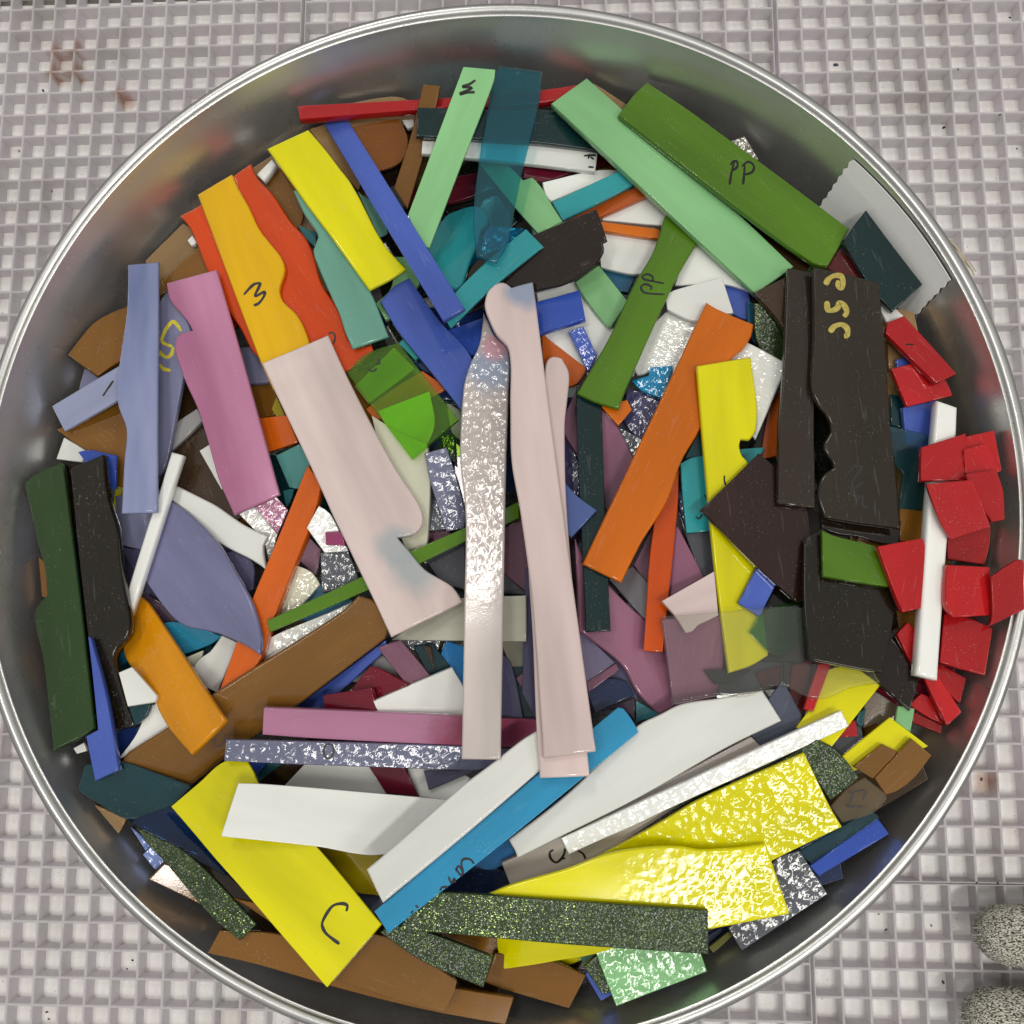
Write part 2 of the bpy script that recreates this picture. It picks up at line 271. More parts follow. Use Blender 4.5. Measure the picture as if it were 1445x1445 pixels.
# ---------------- white tape on the bowl wall
def tape():
    N=NT('paper_tape'); geo=N.n('NewGeometry'); o=N.n('TexNoise'); o.inputs['Scale'].default_value=260; o.inputs['Detail'].default_value=4; N.l(geo.outputs['Position'],o.inputs['Vector'])
    pr=N.n('BsdfPrincipled'); N.l(N.mix(o.outputs['Fac'],lin((232,234,232)),lin((240,241,239))),pr.inputs['Base Color']); pr.inputs['Roughness'].default_value=0.6
    bp=N.n('Bump'); bp.inputs['Distance'].default_value=0.00006; N.l(o.outputs['Fac'],bp.inputs['Height']); N.l(bp.outputs[0],pr.inputs['Normal']); N.l(pr.outputs[0],N.out.inputs[0]); return N.m
TG=[[[135.55, 122.99, 103.5], [136.45, 123.25, 105.42], [136.52, 124.53, 107.51], [137.6, 124.43, 109.45], [137.67, 125.53, 111.67], [138.53, 125.64, 113.66], [138.55, 126.78, 115.84], [139.48, 126.79, 117.77], [139.5, 127.89, 119.91], [140.45, 127.85, 121.79], [140.4, 129.14, 123.78], [141.61, 128.87, 125.45], [141.53, 130.18, 127.39], [142.55, 130.13, 129.07]], [[136.51, 121.78, 103.29], [137.09, 122.46, 105.3], [137.67, 123.12, 107.29], [138.2, 123.73, 109.38], [138.71, 124.3, 111.51], [139.22, 124.86, 113.61], [139.72, 125.41, 115.69], [140.21, 125.97, 117.75], [140.7, 126.51, 119.79], [141.18, 127.05, 121.81], [141.7, 127.65, 123.69], [142.22, 128.25, 125.53], [142.74, 128.84, 127.36], [143.24, 129.43, 129.16]], [[137.38, 120.68, 103.1], [137.97, 121.36, 105.14], [138.55, 122.03, 107.15], [139.1, 122.64, 109.24], [139.62, 123.21, 111.39], [140.13, 123.77, 113.51], [140.64, 124.33, 115.61], [141.14, 124.89, 117.69], [141.64, 125.43, 119.75], [142.13, 125.98, 121.78], [142.66, 126.58, 123.68], [143.18, 127.18, 125.53], [143.7, 127.77, 127.37], [144.22, 128.36, 129.2]], [[138.25, 119.57, 102.93], [138.84, 120.25, 104.98], [139.44, 120.92, 107.01], [139.99, 121.55, 109.11], [140.52, 122.12, 111.27], [141.04, 122.69, 113.41], [141.55, 123.25, 115.53], [142.06, 123.8, 117.63], [142.57, 124.35, 119.7], [143.07, 124.9, 121.76], [143.6, 125.5, 123.67], [144.13, 126.1, 125.54], [144.66, 126.7, 127.39], [145.19, 127.29, 129.23]], [[139.11, 118.46, 102.77], [139.71, 119.14, 104.84], [140.31, 119.82, 106.88], [140.88, 120.45, 108.99], [141.42, 121.02, 111.17], [141.94, 121.59, 113.33], [142.46, 122.16, 115.46], [142.98, 122.71, 117.58], [143.49, 123.27, 119.67], [144.0, 123.81, 121.73], [144.54, 124.41, 123.66], [145.08, 125.02, 125.55], [145.61, 125.62, 127.41], [146.14, 126.22, 129.27]], [[139.97, 117.34, 102.62], [140.58, 118.03, 104.7], [141.19, 118.7, 106.76], [141.77, 119.34, 108.87], [142.31, 119.92, 111.07], [142.84, 120.49, 113.25], [143.37, 121.06, 115.4], [143.89, 121.62, 117.53], [144.41, 122.17, 119.63], [144.92, 122.72, 121.72], [145.46, 123.33, 123.65], [146.01, 123.93, 125.55], [146.55, 124.54, 127.44], [147.09, 125.13, 129.3]], [[140.82, 116.22, 102.48], [141.44, 116.91, 104.58], [142.06, 117.59, 106.65], [142.65, 118.23, 108.77], [143.19, 118.81, 110.98], [143.73, 119.39, 113.17], [144.26, 119.96, 115.34], [144.79, 120.52, 117.48], [145.31, 121.07, 119.6], [145.83, 121.62, 121.7], [146.38, 122.23, 123.65], [146.94, 122.84, 125.56], [147.48, 123.45, 127.46], [148.02, 124.04, 129.33]], [[141.67, 115.09, 102.36], [142.3, 115.78, 104.46], [142.92, 116.47, 106.55], [143.52, 117.12, 108.68], [144.07, 117.7, 110.9], [144.62, 118.28, 113.11], [145.15, 118.85, 115.29], [145.69, 119.41, 117.44], [146.21, 119.97, 119.58], [146.74, 120.52, 121.69], [147.29, 121.13, 123.65], [147.85, 121.74, 125.57], [148.4, 122.35, 127.48], [148.95, 122.95, 129.36]], [[142.52, 113.96, 102.24], [143.16, 114.65, 104.36], [143.78, 115.34, 106.46], [144.39, 116.0, 108.59], [144.94, 116.58, 110.83], [145.49, 117.16, 113.05], [146.04, 117.73, 115.24], [146.58, 118.3, 117.41], [147.11, 118.86, 119.55], [147.63, 119.42, 121.68], [148.2, 120.03, 123.65], [148.76, 120.64, 125.59], [149.32, 121.25, 127.5], [149.87, 121.85, 129.4]], [[143.37, 112.82, 102.14], [144.01, 113.52, 104.27], [144.64, 114.21, 106.38], [145.25, 114.87, 108.51], [145.81, 115.46, 110.77], [146.37, 116.04, 113.0], [146.91, 116.62, 115.2], [147.46, 117.18, 117.38], [147.99, 117.75, 119.54], [148.52, 118.3, 121.67], [149.09, 118.92, 123.66], [149.66, 119.53, 125.6], [150.22, 120.14, 127.52], [150.78, 120.75, 129.43]], [[144.21, 111.68, 102.04], [144.85, 112.38, 104.19], [145.49, 113.07, 106.31], [146.11, 113.74, 108.45], [146.67, 114.33, 110.71], [147.23, 114.91, 112.95], [147.78, 115.49, 115.17], [148.33, 116.06, 117.36], [148.87, 116.63, 119.52], [149.41, 117.19, 121.67], [149.98, 117.8, 123.66], [150.55, 118.42, 125.61], [151.12, 119.03, 127.55], [151.68, 119.64, 129.46]], [[145.04, 110.53, 101.96], [145.69, 111.24, 104.12], [146.33, 111.93, 106.25], [146.96, 112.6, 108.39], [147.53, 113.2, 110.67], [148.09, 113.78, 112.92], [148.65, 114.36, 115.14], [149.2, 114.94, 117.34], [149.74, 115.5, 119.51], [150.28, 116.06, 121.67], [150.85, 116.68, 123.67], [151.43, 117.3, 125.63], [152.0, 117.92, 127.57], [152.57, 118.52, 129.49]], [[145.87, 109.38, 101.89], [146.53, 110.09, 104.06], [147.18, 110.78, 106.2], [147.81, 111.46, 108.34], [148.38, 112.06, 110.63], [148.94, 112.65, 112.88], [149.5, 113.23, 115.12], [150.06, 113.8, 117.33], [150.6, 114.37, 119.51], [151.14, 114.94, 121.67], [151.72, 115.55, 123.68], [152.3, 116.18, 125.65], [152.88, 116.79, 127.59], [153.45, 117.4, 129.52]], [[146.7, 108.23, 101.84], [147.36, 108.94, 104.01], [148.01, 109.63, 106.15], [148.65, 110.31, 108.3], [149.22, 110.91, 110.6], [149.79, 111.5, 112.86], [150.35, 112.09, 115.1], [150.91, 112.67, 117.32], [151.46, 113.24, 119.51], [152.0, 113.8, 121.68], [152.58, 114.42, 123.69], [153.17, 115.05, 125.66], [153.75, 115.67, 127.62], [154.32, 116.28, 129.56]], [[147.52, 107.07, 101.79], [148.19, 107.78, 103.97], [148.84, 108.48, 106.12], [149.48, 109.16, 108.27], [150.06, 109.76, 110.57], [150.63, 110.36, 112.85], [151.2, 110.94, 115.09], [151.75, 111.52, 117.32], [152.31, 112.1, 119.51], [152.85, 112.67, 121.69], [153.44, 113.29, 123.71], [154.02, 113.91, 125.68], [154.6, 114.53, 127.64], [155.18, 115.14, 129.59]], [[148.34, 105.91, 101.76], [149.01, 106.62, 103.94], [149.67, 107.32, 106.1], [150.31, 108.01, 108.26], [150.89, 108.61, 110.56], [151.46, 109.21, 112.84], [152.03, 109.8, 115.09], [152.59, 110.38, 117.32], [153.15, 110.95, 119.52], [153.69, 111.52, 121.7], [154.28, 112.15, 123.72], [154.87, 112.77, 125.71], [155.45, 113.4, 127.67], [156.03, 114.0, 129.62]], [[149.16, 104.74, 101.74], [149.83, 105.45, 103.92], [150.49, 106.16, 106.08], [151.13, 106.85, 108.25], [151.71, 107.45, 110.55], [152.29, 108.05, 112.84], [152.86, 108.64, 115.09], [153.42, 109.23, 117.33], [153.98, 109.8, 119.53], [154.53, 110.37, 121.71], [155.12, 111.0, 123.74], [155.71, 111.63, 125.73], [156.3, 112.25, 127.69], [156.87, 112.86, 129.66]], [[149.97, 103.57, 101.73], [150.64, 104.28, 103.92], [151.3, 104.99, 106.08], [151.95, 105.68, 108.24], [152.53, 106.29, 110.56], [153.11, 106.89, 112.84], [153.68, 107.48, 115.1], [154.24, 108.07, 117.34], [154.8, 108.65, 119.55], [155.35, 109.22, 121.73], [155.95, 109.85, 123.76], [156.54, 110.48, 125.75], [157.13, 111.11, 127.72], [157.7, 111.71, 129.69]], [[150.77, 102.4, 101.73], [151.44, 103.11, 103.92], [152.11, 103.82, 106.09], [152.76, 104.51, 108.25], [153.35, 105.12, 110.57], [153.92, 105.72, 112.86], [154.5, 106.32, 115.12], [155.06, 106.91, 117.36], [155.62, 107.49, 119.57], [156.17, 108.06, 121.76], [156.77, 108.69, 123.78], [157.36, 109.33, 125.78], [157.95, 109.95, 127.75], [158.52, 110.56, 129.72]], [[151.57, 101.22, 101.74], [152.25, 101.94, 103.93], [152.91, 102.65, 106.1], [153.56, 103.34, 108.27], [154.15, 103.95, 110.59], [154.73, 104.55, 112.88], [155.3, 105.15, 115.14], [155.87, 105.74, 117.38], [156.43, 106.32, 119.59], [156.98, 106.9, 121.78], [157.58, 107.53, 123.81], [158.17, 108.17, 125.8], [158.76, 108.79, 127.77], [159.34, 109.4, 129.75]], [[152.37, 100.04, 101.77], [153.04, 100.76, 103.96], [153.71, 101.47, 106.13], [154.36, 102.16, 108.3], [154.95, 102.77, 110.62], [155.53, 103.38, 112.91], [156.1, 103.98, 115.17], [156.67, 104.57, 117.41], [157.23, 105.15, 119.62], [157.78, 105.73, 121.81], [158.38, 106.37, 123.84], [158.98, 107.0, 125.83], [159.57, 107.63, 127.8], [160.14, 108.24, 129.78]], [[153.16, 98.85, 101.81], [153.84, 99.57, 104.0], [154.5, 100.28, 106.16], [155.16, 100.98, 108.34], [155.74, 101.59, 110.65], [156.32, 102.2, 112.94], [156.9, 102.8, 115.21], [157.46, 103.39, 117.44], [158.02, 103.98, 119.66], [158.58, 104.56, 121.84], [159.18, 105.2, 123.87], [159.77, 105.83, 125.86], [160.36, 106.46, 127.83], [160.94, 107.07, 129.81]], [[153.95, 97.66, 101.85], [154.62, 98.38, 104.04], [155.29, 99.1, 106.21], [155.94, 99.79, 108.38], [156.53, 100.41, 110.7], [157.11, 101.02, 112.98], [157.68, 101.62, 115.25], [158.25, 102.21, 117.48], [158.81, 102.8, 119.69], [159.36, 103.38, 121.88], [159.96, 104.02, 123.9], [160.56, 104.66, 125.89], [161.15, 105.29, 127.85], [161.72, 105.9, 129.84]], [[154.73, 96.47, 101.92], [155.4, 97.19, 104.1], [156.07, 97.91, 106.26], [156.72, 98.6, 108.44], [157.31, 99.22, 110.75], [157.89, 99.83, 113.04], [158.46, 100.43, 115.29], [159.03, 101.03, 117.53], [159.59, 101.62, 119.73], [160.14, 102.2, 121.92], [160.74, 102.84, 123.93], [161.34, 103.48, 125.92], [161.93, 104.11, 127.88], [162.5, 104.72, 129.87]], [[155.5, 95.28, 101.99], [156.18, 96.0, 104.17], [156.85, 96.71, 106.33], [157.49, 97.4, 108.51], [158.08, 98.02, 110.81], [158.66, 98.63, 113.09], [159.23, 99.24, 115.35], [159.8, 99.84, 117.58], [160.35, 100.43, 119.78], [160.91, 101.01, 121.96], [161.51, 101.66, 123.97], [162.11, 102.29, 125.95], [162.7, 102.93, 127.91], [163.27, 103.53, 129.9]], [[156.28, 94.08, 102.07], [156.95, 94.8, 104.25], [157.62, 95.52, 106.4], [158.26, 96.21, 108.58], [158.85, 96.83, 110.88], [159.42, 97.44, 113.16], [159.99, 98.04, 115.41], [160.56, 98.64, 117.63], [161.12, 99.23, 119.83], [161.67, 99.82, 122.0], [162.27, 100.47, 124.0], [162.87, 101.11, 125.98], [163.46, 101.74, 127.94], [164.03, 102.34, 129.92]], [[157.04, 92.88, 102.17], [157.71, 93.6, 104.34], [158.38, 94.32, 106.49], [159.02, 95.0, 108.67], [159.6, 95.62, 110.96], [160.18, 96.24, 113.23], [160.75, 96.84, 115.47], [161.31, 97.44, 117.69], [161.87, 98.04, 119.88], [162.42, 98.63, 122.05], [163.02, 99.27, 124.04], [163.62, 99.91, 126.02], [164.21, 100.54, 127.97], [164.77, 101.15, 129.95]], [[157.8, 91.67, 102.28], [158.47, 92.4, 104.44], [159.14, 93.11, 106.58], [159.77, 93.8, 108.76], [160.36, 94.42, 111.05], [160.93, 95.03, 113.31], [161.5, 95.64, 115.54], [162.06, 96.24, 117.76], [162.62, 96.84, 119.94], [163.17, 97.43, 122.1], [163.77, 98.07, 124.08], [164.36, 98.71, 126.05], [164.95, 99.35, 128.0], [165.52, 99.95, 129.98]], [[158.56, 90.47, 102.4], [159.23, 91.19, 104.55], [159.89, 91.91, 106.68], [160.52, 92.59, 108.86], [161.1, 93.21, 111.14], [161.67, 93.82, 113.4], [162.24, 94.43, 115.62], [162.8, 95.03, 117.83], [163.36, 95.63, 120.01], [163.91, 96.22, 122.15], [164.51, 96.87, 124.13], [165.1, 97.51, 126.09], [165.69, 98.14, 128.03], [166.25, 98.75, 130.0]], [[159.31, 89.26, 102.53], [159.98, 89.98, 104.67], [160.64, 90.7, 106.79], [161.26, 91.37, 108.98], [161.84, 92.0, 111.25], [162.41, 92.61, 113.49], [162.98, 93.22, 115.71], [163.53, 93.82, 117.9], [164.09, 94.42, 120.07], [164.64, 95.01, 122.2], [165.23, 95.66, 124.17], [165.83, 96.3, 126.13], [166.41, 96.93, 128.06], [166.97, 97.54, 130.03]], [[160.05, 88.05, 102.67], [160.72, 88.77, 104.81], [161.38, 89.48, 106.92], [162.0, 90.16, 109.1], [162.57, 90.78, 111.36], [163.14, 91.4, 113.59], [163.7, 92.01, 115.8], [164.26, 92.61, 117.98], [164.81, 93.2, 120.14], [165.36, 93.8, 122.26], [165.95, 94.45, 124.22], [166.54, 95.09, 126.17], [167.13, 95.72, 128.09], [167.68, 96.32, 130.05]], [[160.79, 86.83, 102.83], [161.45, 87.55, 104.95], [162.11, 88.27, 107.05], [162.72, 88.93, 109.23], [163.3, 89.56, 111.48], [163.86, 90.18, 113.7], [164.42, 90.79, 115.9], [164.97, 91.39, 118.07], [165.52, 91.98, 120.22], [166.07, 92.58, 122.32], [166.67, 93.23, 124.27], [167.25, 93.87, 126.21], [167.83, 94.5, 128.12], [168.39, 95.1, 130.08]], [[161.52, 85.62, 103.0], [162.18, 86.34, 105.1], [162.84, 87.05, 107.19], [163.44, 87.71, 109.37], [164.01, 88.34, 111.61], [164.58, 88.95, 113.82], [165.13, 89.56, 116.0], [165.68, 90.16, 118.16], [166.23, 90.76, 120.3], [166.78, 91.36, 122.38], [167.37, 92.01, 124.33], [167.95, 92.65, 126.25], [168.53, 93.28, 128.15], [169.08, 93.88, 130.1]], [[162.25, 84.4, 103.18], [162.91, 85.12, 105.27], [163.56, 85.83, 107.34], [164.16, 86.48, 109.52], [164.72, 87.11, 111.74], [165.28, 87.72, 113.94], [165.84, 88.33, 116.11], [166.39, 88.94, 118.26], [166.93, 89.53, 120.38], [167.48, 90.14, 122.45], [168.06, 90.78, 124.38], [168.65, 91.42, 126.29], [169.22, 92.05, 128.18], [169.77, 92.65, 130.13]], [[162.97, 83.18, 103.37], [163.63, 83.9, 105.44], [164.28, 84.61, 107.5], [164.86, 85.25, 109.68], [165.43, 85.88, 111.89], [165.98, 86.49, 114.07], [166.53, 87.1, 116.23], [167.08, 87.71, 118.36], [167.62, 88.3, 120.47], [168.17, 88.91, 122.52], [168.75, 89.55, 124.44], [169.33, 90.19, 126.34], [169.9, 90.82, 128.22], [170.44, 91.41, 130.15]], [[163.69, 81.96, 103.57], [164.34, 82.67, 105.63], [164.98, 83.38, 107.67], [165.56, 84.02, 109.85], [166.12, 84.64, 112.04], [166.68, 85.26, 114.21], [167.22, 85.87, 116.35], [167.76, 86.47, 118.47], [168.3, 87.07, 120.56], [168.85, 87.67, 122.59], [169.43, 88.31, 124.5], [170.01, 88.95, 126.38], [170.58, 89.58, 128.25], [171.11, 90.17, 130.18]], [[164.4, 80.73, 103.78], [165.05, 81.45, 105.83], [165.69, 82.15, 107.85], [166.25, 82.79, 110.03], [166.81, 83.41, 112.2], [167.36, 84.02, 114.35], [167.9, 84.63, 116.48], [168.44, 85.23, 118.58], [168.97, 85.83, 120.66], [169.52, 86.43, 122.67], [170.1, 87.08, 124.56], [170.67, 87.71, 126.43], [171.24, 88.34, 128.28], [171.77, 88.93, 130.2]], [[165.11, 79.51, 104.01], [165.75, 80.22, 106.03], [166.38, 80.92, 108.05], [166.94, 81.55, 110.22], [167.49, 82.17, 112.37], [168.04, 82.78, 114.5], [168.58, 83.39, 116.61], [169.11, 83.99, 118.7], [169.64, 84.58, 120.76], [170.19, 85.19, 122.74], [170.76, 85.83, 124.62], [171.33, 86.46, 126.48], [171.89, 87.09, 128.32], [172.42, 87.68, 130.22]], [[165.81, 78.28, 104.24], [166.44, 78.99, 106.25], [167.06, 79.68, 108.26], [167.62, 80.31, 110.42], [168.17, 80.93, 112.55], [168.71, 81.54, 114.66], [169.24, 82.14, 116.75], [169.77, 82.74, 118.82], [170.3, 83.33, 120.86], [170.84, 83.95, 122.83], [171.41, 84.58, 124.69], [171.98, 85.21, 126.53], [172.54, 85.84, 128.35], [173.06, 86.42, 130.24]], [[166.5, 77.05, 104.49], [167.13, 77.76, 106.48], [167.74, 78.44, 108.49], [168.29, 79.06, 110.62], [168.83, 79.68, 112.74], [169.37, 80.29, 114.83], [169.9, 80.9, 116.9], [170.43, 81.49, 118.95], [170.95, 82.08, 120.97], [171.49, 82.69, 122.91], [172.06, 83.33, 124.75], [172.62, 83.96, 126.58], [173.17, 84.58, 128.39], [173.69, 85.16, 130.27]], [[167.19, 75.82, 104.75], [167.81, 76.52, 106.71], [168.41, 77.2, 108.73], [168.95, 77.82, 110.84], [169.49, 78.43, 112.93], [170.03, 79.04, 115.0], [170.55, 79.64, 117.05], [171.07, 80.24, 119.08], [171.59, 80.83, 121.09], [172.13, 81.44, 123.0], [172.69, 82.07, 124.82], [173.25, 82.7, 126.63], [173.8, 83.32, 128.43], [174.31, 83.9, 130.29]], [[167.87, 74.59, 105.01], [168.49, 75.29, 106.96], [169.07, 75.95, 108.97], [169.61, 76.57, 111.07], [170.15, 77.18, 113.13], [170.67, 77.79, 115.18], [171.2, 78.39, 117.21], [171.71, 78.98, 119.22], [172.22, 79.57, 121.21], [172.76, 80.18, 123.09], [173.32, 80.81, 124.9], [173.87, 81.43, 126.69], [174.42, 82.05, 128.46], [174.93, 82.63, 130.31]], [[168.54, 73.36, 105.29], [169.16, 74.05, 107.22], [169.73, 74.7, 109.23], [170.26, 75.32, 111.3], [170.79, 75.93, 113.35], [171.31, 76.53, 115.37], [171.83, 77.13, 117.38], [172.34, 77.72, 119.36], [172.85, 78.31, 121.33], [173.39, 78.92, 123.18], [173.94, 79.55, 124.97], [174.49, 80.17, 126.74], [175.03, 80.78, 128.5], [175.53, 81.35, 130.33]], [[169.03, 72.47, 105.5], [170.06, 72.38, 107.59], [170.14, 73.9, 109.39], [171.15, 73.6, 111.66], [171.35, 74.81, 113.53], [172.04, 75.1, 115.61], [172.27, 76.22, 117.46], [173.04, 76.32, 119.54], [173.35, 77.25, 121.4], [174.19, 77.32, 123.35], [174.27, 78.79, 124.94], [175.36, 78.4, 126.9], [175.55, 79.66, 128.51], [176.25, 79.83, 130.41]]]
nu=len(TG);nv=len(TG[0])
V=[tuple(x*MM for x in p_) for row in TG for p_ in row]
W=[]
for p_ in V:
    rr=math.hypot(p_[0],p_[1]); W.append((p_[0]*(1+0.00025/rr),p_[1]*(1+0.00025/rr),p_[2]-0.00003))
F=[];n0=len(V)
for i in range(nu-1):
    for j in range(nv-1):
        a=i*nv+j; F.append((a,a+1,a+nv+1,a+nv)); F.append((n0+a,n0+a+nv,n0+a+nv+1,n0+a+1))
for i in range(nu-1):
    for j in (0,nv-1): a=i*nv+j; F.append((a,a+nv,n0+a+nv,n0+a))
for j in range(nv-1):
    for i in (0,nu-1): a=i*nv+j; F.append((a,a+1,n0+a+1,n0+a))
tag(link('tape_strip',mesh('tape_strip',V+W,F,False),None,tape()),'white paper tape with jagged ends stuck inside the bowl wall','tape')
